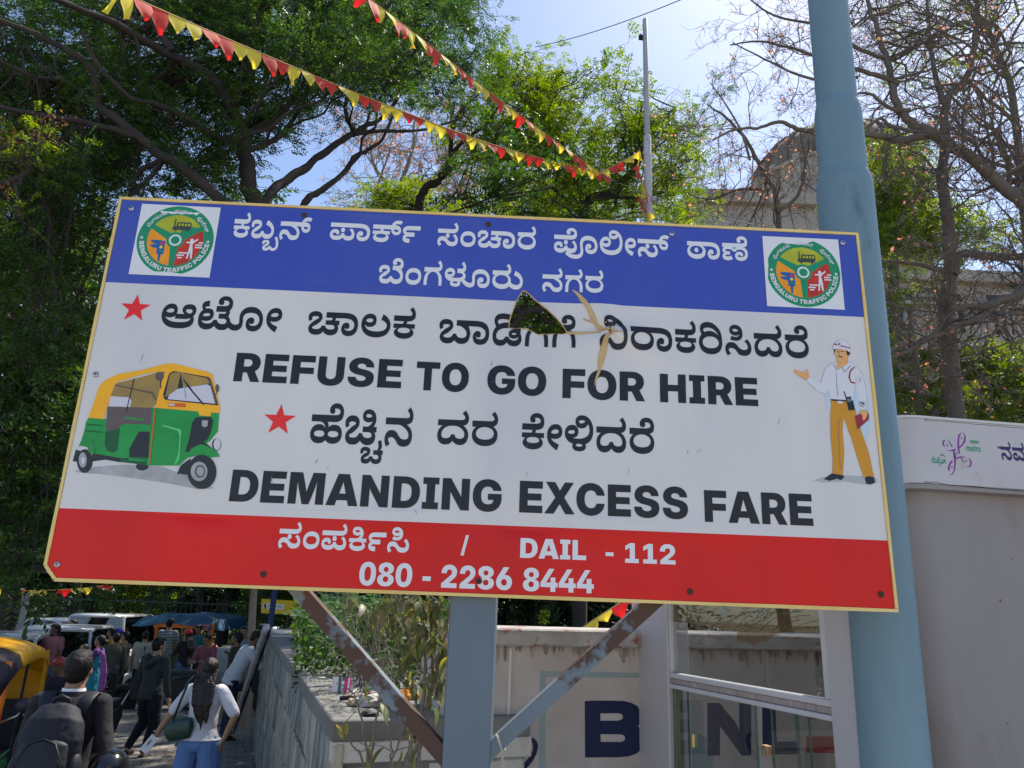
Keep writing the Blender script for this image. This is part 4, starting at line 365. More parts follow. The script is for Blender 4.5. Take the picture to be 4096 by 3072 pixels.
m_blue = mat('blue_vinyl', srgb(56, 76, 172), 0.32, srgb(70, 86, 170), 1.6, 0.8, bump=0.00025, bsc=260, spec=0.4, stretch=(1.5, 1, .35))
m_white = mat('white_vinyl', (0.71, 0.685, 0.65), 0.32, (0.58, 0.57, 0.58), 1.5, 0.9, bump=0.00025, bsc=260, spec=0.45, col3=(0.50, 0.47, 0.43), sc3=9, thr3=0.68, soft3=0.12, stretch=(1.6, 1, .35))  # second colour carries dust and soft vertical reflection bands painted into the white
m_red = mat('red_vinyl', srgb(224, 22, 14), 0.34, srgb(198, 20, 16), 1.6, 0.9, bump=0.00025, bsc=260, spec=0.3, stretch=(1.5, 1, .4))
m_black = mat('black_print', (0.010, 0.011, 0.016), 0.34, (0.018, 0.017, 0.02), 8, 0.6, bump=0.0003, bsc=220, spec=0.35)
m_wprint = mat('white_print', (0.72, 0.73, 0.75), 0.3, bump=0.0002, bsc=260)
m_star = mat('red_print', srgb(232, 36, 34), 0.3, bump=0.0002, bsc=260)
m_cream = mat('cream_edge', srgb(232, 205, 132), 0.5, srgb(214, 178, 96), 7, 0.8, bump=0.0006, bsc=60)
m_back = mat('board_backing', srgb(206, 178, 128), 0.7, srgb(184, 150, 100), 20, 0.8, bump=0.0004, bsc=120)
m_dark = mat('dark_gap', (0.012, 0.012, 0.012), 0.8)
m_galv = mat('screw_zinc', (0.55, 0.55, 0.57), 0.35, (0.3, 0.29, 0.28), 90, 0.7, metal=0.9)
m_rustscrew = mat('screw_rust', (0.10, 0.045, 0.03), 0.7, (0.05, 0.025, 0.02), 120, 0.8)

S = empty('notice_board', SC0 + SEU * SW / 2, 0, 'large blue, white and red traffic police notice board with a torn hole', 'notice board')
S0 = S.location.copy()
def bind(o, root, loc=None):
    """keep world coordinates of a mesh that was built in place"""
    o.parent = root; o.matrix_parent_inverse = Matrix.Translation(-(loc if loc is not None else root.location)); return o
C1 = lambda x, y: s_uv(1900 + x * .4521, 1080 + y * .4521)
HOLE = [C1(*p) for p in [(425, 180), (460, 195), (500, 232), (540, 270), (600, 315), (650, 355), (720, 425), (770, 482), (805, 535), (812, 562), (770, 570), (700, 566), (640, 571), (600, 570), (560, 573), (530, 558), (500, 540), (440, 522), (400, 514), (350, 516), (310, 512), (298, 520), (303, 450), (318, 400), (338, 350), (360, 290), (390, 230)]]
VB = s_uv(1900 + 0, 1080 + 256 * .4521)[1] ; VB = (s_uv(415, 1124)[1] + s_uv(3450, 1272)[1]) / 2
VR = (s_uv(226, 2028)[1] + s_uv(3552, 2166)[1]) / 2
E_ = 0.008; CHAM = 0.045
def band(v0, v1, e=E_, cham=0.0):
    a, b = e, SW - e
    if v0 == VB or v1 == VB:                          # both sheets share the seam's points
        q = [(u, VB) for u in np.arange(round(TEAR[0] - .36, 2), TEAR[0] + .36, .012)]
        return [(a, v0)] + (q if v0 == VB else []) + [(b, v0), (b, v1)] + (q[::-1] if v1 == VB else []) + [(a, v1)]
    if cham: return [(a + cham * 0.75, v0), (b, v0), (b, v1), (a, v1), (a, v0 + cham * 0.8), (a + 0.006, v0 + cham * 0.45)]
    return [(a, v0), (b, v0), (b, v1), (a, v1)]
def sbind(o): return bind(o, S)
def sgrid(v0, v1): return [(u, v) for u in np.arange(0.05, SW, 0.05) for v in np.arange(v0 + 0.03, v1, 0.05)]
def panel(name, lp, w, m):
    P, F = fill([lp], [HOLE], near_grid([lp]) + [(u, v) for u, v in sgrid(min(p[1] for p in lp), max(p[1] for p in lp)) if math.hypot(u - TEAR[0], v - TEAR[1]) > 0.37])
    mb = MB(); mb.add([s_pt(p[0], p[1], w) for p in P], F); o = mb.build(name, m, None, smooth=True, rec=False); return sbind(o)
panel('white_panel', band(VR, VB), 0.0, m_white)
panel('blue_panel', band(VB, SH - E_), 0.0, m_blue)
panel('red_panel', band(E_, VR, cham=CHAM), 0.0, m_red)
# backing sheet behind the print, with the same hole, and the torn edge round it
lpB = band(0.002, SH - 0.002, e=0.002, cham=CHAM); P, F = fill([lpB], [HOLE], near_grid([lpB]))
mb = MB(); mb.add([s_pt(p[0], p[1], -0.005) for p in P], F); sbind(mb.build('backing_sheet', m_back, None, rec=False))
mb = MB(); k = len(HOLE); hc = np.mean(HOLE, 0)
ring = []
for (u, v) in HOLE:
    d = np.array([u, v]) - hc; d /= np.linalg.norm(d); j = 0.0012 + 0.0012 * random.random()
    ring.append([(u - d[0] * j, v - d[1] * j, 0.0006), (u + d[0] * j * 0.8, v + d[1] * j * 0.8, 0.0012), (u - d[0] * j, v - d[1] * j, -0.0045)])
vs = [s_pt(*q) for r in ring for q in r]
mb.add(vs, [(3 * i + a, 3 * ((i + 1) % k) + a, 3 * ((i + 1) % k) + a + 1, 3 * i + a + 1) for i in range(k) for a in (0,)] + [(3 * i, 3 * ((i + 1) % k), 3 * ((i + 1) % k) + 2, 3 * i + 2) for i in range(k)])
sbind(mb.build('torn_edge', m_back, None))
# curled lips of the tear
def lip(pl, h=0.006):
    pts = [C1(p[0] + random.uniform(-5, 5), p[1] + random.uniform(-4, 4)) for p in pl]; mb = MB(); n = len(pts); c = np.mean(pts, 0)
    m_ = n // 2; A = pts[:m_]; B = pts[m_:][::-1]; q = min(len(A), len(B)); A = [A[round(i * (len(A) - 1) / (q - 1))] for i in range(q)]; B = [B[round(i * (len(B) - 1) / (q - 1))] for i in range(q)]
    rows = []
    for i, (a, b) in enumerate(zip(A, B)):
        f = math.sin(PI * (i + 0.3) / (q - 0.4)); row = []
        for t in np.linspace(0, 1, 6):
            u, v = a[0] * (1 - t) + b[0] * t, a[1] * (1 - t) + b[1] * t; row.append(s_pt(u, v, 0.0008 + h * f * math.sin(PI * t) ** 0.7))
        rows.append(row)
    mb.add([p for r in rows for p in r], [(i * 6 + j, i * 6 + j + 1, (i + 1) * 6 + j + 1, (i + 1) * 6 + j) for i in range(q - 1) for j in range(5)])
    return sbind(mb.build('torn_lip', m_back, None, smooth=True))
lip([(860, 180), (905, 200), (950, 240), (990, 280), (1018, 330), (1042, 380), (1066, 440), (1082, 480), (1120, 515), (1190, 540), (1190, 551), (1130, 546), (1075, 522), (1045, 480), (1010, 430), (997, 380), (962, 310), (930, 280), (900, 230), (862, 184)])
lip([(1196, 562), (1182, 610), (1170, 655), (1160, 720), (1142, 810), (1110, 900), (1080, 970), (1048, 1052), (1046, 1050), (1062, 970), (1083, 885), (1085, 800), (1100, 700), (1128, 620), (1150, 590), (1175, 560)])
lip([(815, 546), (900, 553), (1000, 552), (1100, 548), (1190, 545), (1190, 553), (1100, 561), (1000, 568), (900, 572), (820, 573)], 0.004)
lip([(1188, 548), (1215, 552), (1245, 563), (1300, 572), (1300, 575), (1245, 577), (1215, 570), (1195, 566)], 0.003)
lip([(950, 425), (985, 442), (1015, 452), (1055, 465), (1057, 482), (1015, 470), (985, 458), (952, 428)], 0.003)
mb = MB(); mb.add([s_pt(*C1(*p), 0.0005) for p in [(1180, 543), (1192, 540), (1196, 548), (1186, 556), (1176, 552)]], [(0, 1, 2, 3, 4)]); sbind(mb.build('slit', m_dark, None))
# frame strips all round
def strip(u0, v0, u1, v1, wd, name='edge_strip'):
    mb = MB(); d = np.array([u1 - u0, v1 - v0]); L_ = np.linalg.norm(d); d /= L_; nrm = np.array([-d[1], d[0]]); n = 14
    for i in range(n + 1):
        t = i / n; c = np.array([u0, v0]) + d * L_ * t; j = wd * (0.5 + 0.06 * math.sin(t * 23 + u0))
        for s_, w_ in ((-1, 0.0035), (1, 0.0035), (1, -0.022), (-1, -0.022)): mb.v.append(tuple(s_pt(*(c + nrm * s_ * j), w_, False)))
    for i in range(n):
        for j in range(4): mb.f.append((i * 4 + j, i * 4 + (j + 1) % 4, (i + 1) * 4 + (j + 1) % 4, (i + 1) * 4 + j)); mb.m.append(0)
    mb.f += [(0, 1, 2, 3), (n * 4, n * 4 + 1, n * 4 + 2, n * 4 + 3)]; mb.m += [0, 0]
    return sbind(mb.build(name, m_cream, None))
w_ = 0.0095
strip(-0.001, SH - 0.003, SW + 0.001, SH - 0.003, 0.009); strip(0.036, 0.003, SW + 0.001, 0.003, w_)
strip(0.003, 0.040, 0.003, SH - 0.0076, 0.009); strip(SW - 0.003, 0.0091, SW - 0.003, SH - 0.0076, 0.009)
strip(0.005, 0.040, 0.036, 0.006, 0.009)

KL = [('23 45 118 187', (937, 900), (1249, 885), (998, 850), (1089, 1004)), ('152 60 168 93', (1319, 940), (1683, 912), (1576, 882), (1619, 973)),
      ('56 6 138 60 49', (1749, 974), (2144, 928), (1820, 891), (2124, 1002)), ('258 277 231 74 201', (2216, 975), (2676, 959), (2290, 913), (2300, 1037)),
      ('143 60 252', (2749, 990), (2991, 1016), (2974, 946), (2974, 1044))]
KL2 = [('260 6 25 52 281 49 63', (1514, 1109), (2091, 1131), (1596, 1033), (1939, 1153)), ('42 25 49', (2169, 1157), (2412, 1120), (2235, 1074), (2381, 1178))]
KL3 = [('10 248 64 74', (643, 1275), (1131, 1248), (901, 1185), (1001, 1326)), ('138 60 51 23', (1229, 1318), (1663, 1269), (1655, 1229), (1623, 1356)),
       ('154 60 216 242 242', (1756, 1327), (2302, 1279), (2282, 1261), (2289, 1396)), ('223 158 60 23 230 236 40 264', (2395, 1364), (3236, 1414), (3219, 1303), (3190, 1436))]
KL5 = [('271 210 101 42', (1241, 1731), (1655, 1652), (1361, 1614), (1472, 1855)), ('40 49', (1750, 1725), (1993, 1674), (1867, 1642), (1845, 1781)), ('240 74 232 40 264', (2088, 1735), (2617, 1776), (2135, 1652), (2564, 1816))]
LL4 = [('REFUSE', (932, 1527), (1603, 1554), (947, 1409), (932, 1527)), ('TO', (1669, 1446), (1876, 1500), (1669, 1444), (1715, 1564)), ('GO', (1949, 1528), (2185, 1528), (2004, 1461), (2008, 1579)),
       ('FOR', (2250, 1532), (2580, 1604), (2397, 1481), (2402, 1601)), ('HIRE', (2639, 1548), (3033, 1625), (2639, 1496), (2643, 1609))]
LL6 = [('DEMANDING', (915, 2002), (2006, 1996), (935, 1876), (917, 2007)), ('EXCESS', (2076, 2047), (2752, 2035), (2079, 1921), (2076, 2052)), ('FARE', (2820, 2082), (3254, 2100), (2818, 1960), (2823, 2087))]
RL1 = [('56 6 43 206 93 236', (1111, 2188), (1637, 2172), (1191, 2087), (1627, 2213))]
RL1b = [('/', (1842, 2221), (1876, 2144), (1871, 2141), (1846, 2222)), ('DAIL', (2080, 2229), (2344, 2241), (2082, 2152), (2080, 2231)), ('-', (2422, 2213), (2454, 2218), (2424, 2209), (2424, 2224)), ('112', (2500, 2196), (2702, 2253), (2522, 2171), (2530, 2252))]
RL2 = [('080', (1437, 2302), (1649, 2302), (1472, 2247), (1472, 2343)), ('-', (1690, 2314), (1723, 2314), (1692, 2305), (1692, 2323)), ('2286', (1763, 2347), (2048, 2318), (1801, 2259), (1765, 2352)), ('8444', (2092, 2327), (2375, 2327), (2127, 2271), (2212, 2369))]
for grp, key, m in ((KL, None, m_wprint), (KL2, None, m_wprint), (KL3, None, m_black), (LL4, 'l', m_black), (KL5, None, m_black), (LL6, 'l', m_black), (RL1, None, m_wprint), (RL1b, 'l', m_wprint), (RL2, 'l', m_wprint)):
    for t, a, b, c, d in grp:
        items = [(g, 0) for g in fit_text(t, key, a, b, c, d, track=(18 if key else 0))]
        sbind(decal('lettering', items, 0.0009, m, None, cut=[HOLE]))
def star(cx, cy, r, rot=0.0, k=0.40): return [(cx + (r if i % 2 == 0 else r * k) * math.sin(PI * i / 5 + rot), cy + (r if i % 2 == 0 else r * k) * math.cos(PI * i / 5 + rot)) for i in range(10)]
for (px, py, rr) in ((541, 1230, 63), (1119, 1677, 67)):
    u, v = s_uv(px, py); r = (s_uv(px + rr, py)[0] - s_uv(px - rr, py)[0]) / 2
    sbind(decal('star_print', [([star(u, v - r * 0.06, r)], 0)], 0.0008, m_star, None, grid=False))

for k in range(26):                                         # small scratches and scuffs in the film
    u, v = random.uniform(.1, SW - .1), random.uniform(.08, SH - .05); a = random.gauss(PI / 2, .5); L_ = random.uniform(.008, .035); d = (math.cos(a), math.sin(a)); w = random.uniform(.0005, .0012)
    sbind(decal('scratch', [([[(u, v), (u + d[0] * L_ * .5 + w, v + d[1] * L_ * .5), (u + d[0] * L_, v + d[1] * L_), (u + d[0] * L_ * .5 - w, v + d[1] * L_ * .5)]], 0)], 0.0013, mat('scuff_grey', (.30, .28, .26), .7) if k % 3 else mat('scuff_brown', (.16, .08, .05), .8), None, cut=[HOLE], grid=True))
# round traffic police emblem
def circ(cx, cy, r, n=48, a0=0, a1=2 * PI, close=False):
    return [(cx + r * math.cos(a0 + (a1 - a0) * i / n), cy + r * math.sin(a0 + (a1 - a0) * i / n)) for i in range(n + (0 if a1 - a0 >= 2 * PI - 1e-6 else 1))]
em_mats = [m_wprint, mat('em_green', srgb(28, 140, 96), 0.35), mat('em_olive', srgb(186, 192, 40), 0.35, srgb(130, 130, 40), 20, 0.6), mat('em_orange', srgb(245, 165, 25), 0.35, srgb(225, 120, 20), 20, 0.6),
           mat('em_red', srgb(214, 62, 34), 0.35, srgb(150, 25, 20), 20, 0.7), mat('em_dark', srgb(60, 70, 60), 0.4), mat('em_blue', srgb(28, 96, 160), 0.4), mat('em_signalred', srgb(214, 40, 50), 0.4), mat('em_yellow', srgb(236, 210, 50), 0.4)]
def arc_text(s, key, cx, cy, r, size, a0, outward=True, track=0.0):
    """letters set round a circle; a0 = angle of the middle"""
    gl, W = text_glyphs(s, key, track); k = size / 1000.0; out = []
    for x, ls in gl:
        if not ls: continue
        mid = x + (min(p[0] for l in ls for p in l) + max(p[0] for l in ls for p in l)) / 2
        d = (mid - W / 2) * k / r; a = a0 - d if outward else a0 + d
        res = []
        for lp in ls:
            q = []
            for p in lp:
                lx, ly = (p[0] + x - mid) * k, p[1] * k
                if outward: ex, ey = (math.sin(a), -math.cos(a)), (math.cos(a), math.sin(a)); rr = r
                else: ex, ey = (-math.sin(a), math.cos(a)), (-math.cos(a), -math.sin(a)); rr = r
                q.append((cx + (math.cos(a)) * rr + ex[0] * lx + ey[0] * ly, cy + math.sin(a) * rr + ex[1] * lx + ey[1] * ly))
            res.append(q)
        out.append(res)
    return out
def emblem(box, cpx):
    us = [s_uv(*p) for p in box]; u0, u1 = (us[0][0] + us[3][0]) / 2, (us[1][0] + us[2][0]) / 2; v1, v0 = (us[0][1] + us[1][1]) / 2, (us[2][1] + us[3][1]) / 2
    cx, cy = s_uv(*cpx); r = (v1 - v0) / 2 * 0.975; cy = (v0 + v1) / 2
    it = [([[(u0, v0), (u1, v0), (u1, v1), (u0, v1)]], 0), ([circ(cx, cy, r)], 1)]
    ri, g = r * 0.735, 0.085
    for a0, a1, m in ((R(30), R(150), 2), (R(150), R(270), 3), (R(-90), R(30), 4)):
        mid = (a0 + a1) / 2; o = (cx + r * 0.13 * math.cos(mid), cy + r * 0.13 * math.sin(mid)); da = math.asin(0.065 * r / ri)
        it.append(([[o] + circ(cx, cy, ri, 24, a0 + da, a1 - da)], m))
    it += [([circ(cx, cy, r * 0.235, 32)], 1), ([circ(cx, cy, r * 0.165, 32)], 0), ([circ(cx, cy, r * 0.115, 24)], 1)]
    q = lambda x, y: (cx + x * r, cy + y * r)
    bus = [(-.12, .30), (.34, .30), (.34, .36), (.36, .36), (.36, .50), (.33, .53), (.0, .53), (-.03, .49), (-.03, .41), (-.06, .39), (-.06, .62), (-.09, .62), (-.10, .39), (-.14, .38)]
    it += [([[q(*p) for p in bus]], 5), ([circ(*q(-.04, .29), r * .03, 10)], 5), ([circ(*q(.26, .29), r * .03, 10)], 5)]
    for i in range(4): it.append(([[q(.01 + i * .085, .42), q(.07 + i * .085, .42), q(.075 + i * .085, .49), q(.02 + i * .085, .49)]], 2))
    sig = [(-.32, -.04), (-.25, -.04), (-.25, -.42), (-.31, -.42), (-.32, -.62), (-.37, -.62), (-.38, -.42), (-.43, -.42), (-.44, -.25), (-.54, -.24), (-.64, -.19), (-.58, -.15), (-.44, -.14), (-.54, -.12), (-.64, -.06), (-.60, -.02), (-.36, -.02)]
    it += [([[q(*p) for p in sig]], 6)] + [([circ(*q(-.335, y), r * .042, 12)], m) for y, m in ((-.11, 7), (-.22, 8), (-.33, 1))]
    man = [(.47, -.10), (.52, -.04), (.60, .03), (.60, .08), (.50, .0), (.44, -.02), (.30, -.04), (.30, -.07), (.41, -.08), (.39, -.30), (.36, -.52), (.40, -.52), (.44, -.30), (.47, -.52), (.51, -.52), (.50, -.28)]
    it += [([[q(*p) for p in man]], 0), ([circ(*q(.44, .02), r * .045, 12)], 0)]
    for x, y, w in ((.55, -.14, .17), (.55, -.21, .19), (.63, -.07, .12), (.14, -.38, .24), (.10, -.45, .20), (.13, -.52, .12)):
        it.append(([[q(x, y), q(x + w, y), q(x + w, y + .04), q(x, y + .04)]], 0))
    for w_ in (): pass
    for g_ in arc_text('BENGALURU TRAFFIC POLICE', 'l', cx, cy, r * 0.925, r * 0.17, R(270), False, 60): it.append((g_, 0))
    for s_, a_ in (('260 6 25 52 281 49 63', 134), ('56 6 138 60 49', 84), ('258 277 231 74 201', 36)):
        for g_ in arc_text(s_, None, cx, cy, r * 0.80, r * 0.135, R(a_), True, 4): it.append((g_, 0))
    it += [([star(*q(-.87, .02), r * .06)], 0), ([star(*q(.87, -.02), r * .06)], 0)]
    sbind(decal('emblem_print', it, 0.0008, em_mats, None, grid=False))
emblem([(571, 816), (885, 831), (837, 1110), (512, 1097)], (702, 960))
emblem([(3050, 943), (3352, 960), (3379, 1240), (3067, 1224)], (3213, 1089))

# printed picture of an auto-rickshaw
A = lambda *ps: [[s_uv(250 + x * .3616, 1400 + y * .3616) for x, y in ps]]
am = [mat('pr_yellow', srgb(250, 186, 14), 0.3, srgb(238, 150, 20), 10, 0.5), mat('pr_green', srgb(32, 158, 66), 0.3, srgb(24, 128, 50), 8, 0.7), mat('pr_black', srgb(38, 38, 40), 0.3), mat('pr_grey', srgb(150, 150, 150), 0.3, srgb(190, 190, 190), 20, 0.7),
      mat('pr_tan', srgb(170, 140, 60), 0.3, srgb(120, 104, 70), 10, 0.7), mat('pr_seat', srgb(98, 84, 80), 0.3), mat('pr_pale', srgb(205, 203, 212), 0.3), mat('pr_dkgreen', srgb(18, 86, 40), 0.3), mat('pr_orange', srgb(214, 96, 24), 0.3), mat('pr_ltgreen', srgb(90, 200, 120), 0.3)]
def ring_el(cx, cy, rx, ry, n=24): return A(*[(cx + rx * math.cos(2 * PI * i / n), cy + ry * math.sin(2 * PI * i / n)) for i in range(n)])
it = [(A((130, 1335), (400, 1290), (700, 1270), (1100, 1290), (1400, 1400), (1680, 1530), (1500, 1540), (1200, 1480), (800, 1420), (400, 1370), (200, 1360)), 3),
      (A((480, 1140), (1000, 1180), (1000, 1270), (620, 1240), (480, 1215), (330, 1235), (330, 1150)), 2),
      (ring_el(885, 1290, 70, 45), 2), (A((115, 1230), (150, 1100), (200, 1120), (170, 1240)), 2), (ring_el(250, 1230, 88, 132), 2), (ring_el(228, 1218, 44, 84), 3), (ring_el(230, 1220, 20, 42), 6),
      (A((290, 750), (500, 765), (1010, 640), (1735, 700), (1720, 900), (1640, 1000), (1380, 1200), (1290, 1280), (960, 1280), (640, 1195), (350, 1145), (360, 1060), (200, 1040), (165, 1105), (215, 990), (245, 890), (260, 800)), 1),
      (A((490, 770), (690, 720), (680, 830), (640, 860), (600, 1120), (560, 1140), (490, 1110), (465, 1040), (490, 900)), 5), (A((480, 900), (640, 870), (610, 1110), (560, 1140), (490, 1110), (470, 1030)), 7),
      (A((850, 905), (970, 905), (955, 1195), (740, 1190), (745, 1050), (790, 960)), 2), (A((650, 1195), (940, 1200), (930, 1275), (640, 1240)), 7), (A((740, 1200), (930, 1215), (920, 1235), (735, 1222)), 1),
      (A((600, 370), (1130, 230), (1060, 560), (1000, 640), (690, 640), (500, 630), (540, 500)), 4), (A((530, 512), (740, 525), (765, 560), (750, 630), (510, 625)), 6),
      (A((500, 625), (990, 640), (985, 830), (700, 815), (640, 860), (480, 860)), 5), (A((690, 740), (900, 765), (900, 785), (690, 760)), 1), (A((640, 840), (700, 820), (990, 850), (985, 900), (850, 900), (690, 1190), (620, 1150)), 1),
      (A((285, 750), (350, 580), (400, 410), (470, 335), (620, 265), (880, 220), (1150, 150), (1250, 152), (1600, 240), (1660, 270), (1670, 330), (1745, 640), (1735, 700), (1645, 690), (1640, 735), (1520, 725), (1500, 680), (1030, 640), (1080, 420), (1135, 235), (900, 265), (640, 345), (585, 380), (545, 480), (460, 765)), 0),
      (A((1125, 540), (1115, 490), (1180, 260), (1230, 232), (1620, 300), (1645, 330), (1725, 600), (1725, 615), (1150, 555)), 2), (A((1135, 530), (1190, 270), (1240, 245), (1310, 250), (1270, 440), (1180, 500)), 4), (A((1170, 535), (1180, 500), (1280, 430), (1600, 380), (1640, 400), (1690, 595), (1160, 545)), 6),
      (A((1310, 240), (1330, 245), (1380, 550), (1360, 548)), 3), (A((1310, 252), (1600, 312), (1630, 370), (1400, 410), (1335, 400)), 4), (A((1610, 310), (1640, 330), (1715, 605), (1695, 600)), 5),
      (A((1340, 320), (1395, 380), (1450, 460), (1572, 600), (1558, 612), (1435, 470), (1380, 400), (1335, 335)), 2), (A((1175, 588), (1360, 590), (1365, 635), (1172, 628)), 8), (A((1180, 595), (1240, 595), (1245, 618), (1178, 615)), 6),
      (ring_el(1076, 290, 48, 50), 5), (A((1080, 330), (1092, 335), (1095, 430), (1086, 430)), 2), (ring_el(1714, 425, 20, 46), 5), (A((1706, 465), (1712, 468), (1700, 500), (1694, 497)), 2),
      (A((1480, 745), (1640, 740), (1668, 780), (1640, 920), (1600, 1000), (1560, 1010), (1660, 1090), (1500, 1120), (1360, 1130), (1400, 1000), (1440, 800)), 2), (A((1545, 780), (1612, 782), (1605, 845), (1575, 858), (1545, 840)), 3),
      (A((1310, 880), (1320, 900), (1300, 1200), (1260, 1270), (1240, 1275), (1285, 1150), (1300, 960), (1280, 900), (1100, 840), (1120, 830)), 9), (ring_el(1705, 1048, 48, 68), 2), (ring_el(1712, 1046, 38, 62), 6),
      (A((1385, 1180), (1430, 1090), (1530, 1045), (1560, 1050), (1700, 1110), (1745, 1180), (1650, 1190), (1530, 1160), (1400, 1190)), 1), (A((1270, 1380), (1310, 1280), (1420, 1200), (1420, 1390), (1300, 1370)), 2),
      (ring_el(1545, 1350, 160, 190), 2), (ring_el(1515, 1345, 92, 108), 3), (ring_el(1525, 1345, 58, 72), 5), (ring_el(1528, 1345, 40, 52), 3),
      (A((195, 1060), (250, 980), (320, 985), (355, 1040), (360, 1150), (300, 1140), (285, 1080), (220, 1060), (195, 1070)), 1), (A((270, 820), (450, 832), (448, 842), (268, 830)), 7), (A((250, 890), (440, 905), (438, 915), (248, 900)), 7), (A((590, 385), (1000, 470), (1040, 550), (1030, 560), (990, 485), (588, 395)), 5), (A((790, 320), (800, 318), (712, 690), (704, 688)), 2), (A((1030, 640), (1040, 640), (1000, 1000), (975, 1270), (965, 1270), (995, 900)), 8)]
sbind(decal('auto_rickshaw_print', it, 0.0008, am, None, grid=False))
# printed picture of the traffic officer
B = lambda *ps: [[s_uv(3130 + x * .392, 1330 + y * .392) for x, y in ps]]
def el_(cx, cy, rx, ry, n=20): return B(*[(cx + rx * math.cos(2 * PI * i / n), cy + ry * math.sin(2 * PI * i / n)) for i in range(n)])
pm = [mat('of_skin', srgb(226, 168, 100), 0.3), mat('of_white', srgb(214, 214, 220), 0.3), mat('of_khaki', srgb(208, 146, 22), 0.3, srgb(196, 134, 20), 9, 0.6), mat('of_black', srgb(28, 30, 38), 0.3), mat('of_maroon', srgb(150, 36, 52), 0.3), mat('of_line', srgb(110, 112, 122), 0.4), mat('of_halo', srgb(186, 208, 222), 0.3, srgb(196, 210, 220), 12, 0.9), mat('of_shadow', srgb(172, 176, 176), 0.3)]
def shp(pts, m, line=2.2):
    c = np.mean(pts, 0); big = [tuple(np.array(p) + (np.array(p) - c) / (np.linalg.norm(np.array(p) - c) + 1e-6) * line) for p in pts]
    return [(B(*big), 5), (B(*pts), m)]
it = [(B((440, 560), (470, 400), (560, 300), (700, 300), (830, 420), (880, 700), (900, 900), (860, 1100), (700, 1000), (520, 900), (440, 760)), 6),
      (B((320, 1510), (420, 1475), (640, 1458), (850, 1470), (960, 1490), (965, 1530), (900, 1558), (780, 1545), (640, 1520), (420, 1530)), 7)]
it += shp([(490, 695), (720, 705), (745, 800), (800, 1000), (880, 1230), (915, 1400), (932, 1475), (822, 1480), (812, 1440), (760, 1280), (700, 1080), (622, 880), (612, 1000), (630, 1220), (616, 1460), (508, 1438), (512, 1300), (490, 1050), (486, 850)], 2)
it += shp([(420, 1495), (505, 1438), (620, 1458), (624, 1485), (590, 1508), (556, 1492), (480, 1514)], 3) + shp([(838, 1480), (880, 1465), (932, 1480), (942, 1530), (900, 1550), (850, 1544)], 3)
it += shp([(118, 378), (150, 385), (225, 408), (232, 380), (246, 378), (262, 420), (270, 455), (238, 486), (190, 460), (120, 410)], 0)
it += shp([(440, 360), (500, 320), (552, 300), (700, 300), (780, 375), (820, 440), (848, 560), (858, 680), (852, 788), (796, 792), (790, 720), (768, 620), (740, 525), (722, 705), (490, 690), (468, 580), (428, 630), (350, 595), (240, 490), (272, 455), (390, 518), (412, 440)], 1)
it += shp([(552, 300), (560, 280), (660, 280), (672, 310), (620, 345), (558, 385)], 0) + shp([(528, 175), (650, 172), (690, 210), (684, 240), (668, 248), (664, 285), (600, 306), (556, 290), (540, 230), (526, 225)], 0)
it += [(B((522, 172), (546, 170), (532, 195), (534, 208), (524, 200)), 3), (B((646, 178), (690, 200), (688, 222), (664, 238), (654, 215)), 3), (B((556, 252), (585, 240), (600, 242), (620, 258), (600, 254), (578, 252)), 3), (B((548, 196), (580, 190), (582, 196), (550, 202)), 3), (B((590, 192), (628, 190), (626, 196), (592, 200)), 3), (el_(560, 209, 9, 7), 1), (el_(606, 210, 10, 7), 1), (el_(560, 209, 4, 5), 3), (el_(606, 210, 4, 5), 3), (B((572, 200), (578, 200), (582, 240), (570, 242)), 5)]
it += shp([(510, 165), (525, 120), (560, 85), (600, 78), (660, 95), (690, 150), (692, 208), (650, 180), (580, 168), (515, 170)], 1) + [(B((526, 112), (692, 155), (692, 166), (524, 126)), 4)] + shp([(555, 105), (576, 95), (598, 108), (592, 135), (576, 144), (560, 132)], 1) + [(el_(576, 119, 10, 12), 4)]
it += [(B((492, 680), (722, 696), (722, 710), (492, 696)), 3), (B((560, 698), (612, 702), (608, 728), (562, 724)), 1), (B((620, 600), (632, 600), (650, 660), (698, 654), (704, 700), (720, 705), (738, 790), (674, 798), (650, 700), (640, 665)), 3), (B((652, 676), (695, 672), (702, 710), (660, 712)), 5)]
it += [(B((730, 348), (742, 352), (700, 395), (686, 450), (700, 500), (742, 512), (742, 524), (695, 515), (670, 455), (686, 390)), 4)] + shp([(748, 458), (776, 446), (804, 458), (800, 500), (780, 512), (752, 490)], 1) + [(el_(777, 480, 15, 18), 4)]
it += shp([(736, 856), (800, 828), (862, 798), (880, 850), (876, 890), (762, 992)], 4) + shp([(772, 836), (800, 794), (850, 796), (866, 812), (860, 850), (840, 890), (820, 900), (805, 830)], 0)
it += [(B((545, 400), (548, 400), (556, 560), (565, 650), (561, 650), (551, 560)), 5), (B((575, 870), (578, 870), (572, 1060), (592, 1400), (588, 1400), (568, 1060)), 5), (B((512, 330), (540, 345), (552, 385), (546, 385), (536, 350), (510, 335)), 5), (B((605, 350), (630, 400), (695, 335), (698, 340), (630, 408), (600, 354)), 5)]
sbind(decal('officer_print', it, 0.0008, pm, None, grid=False, dw=0.00003))

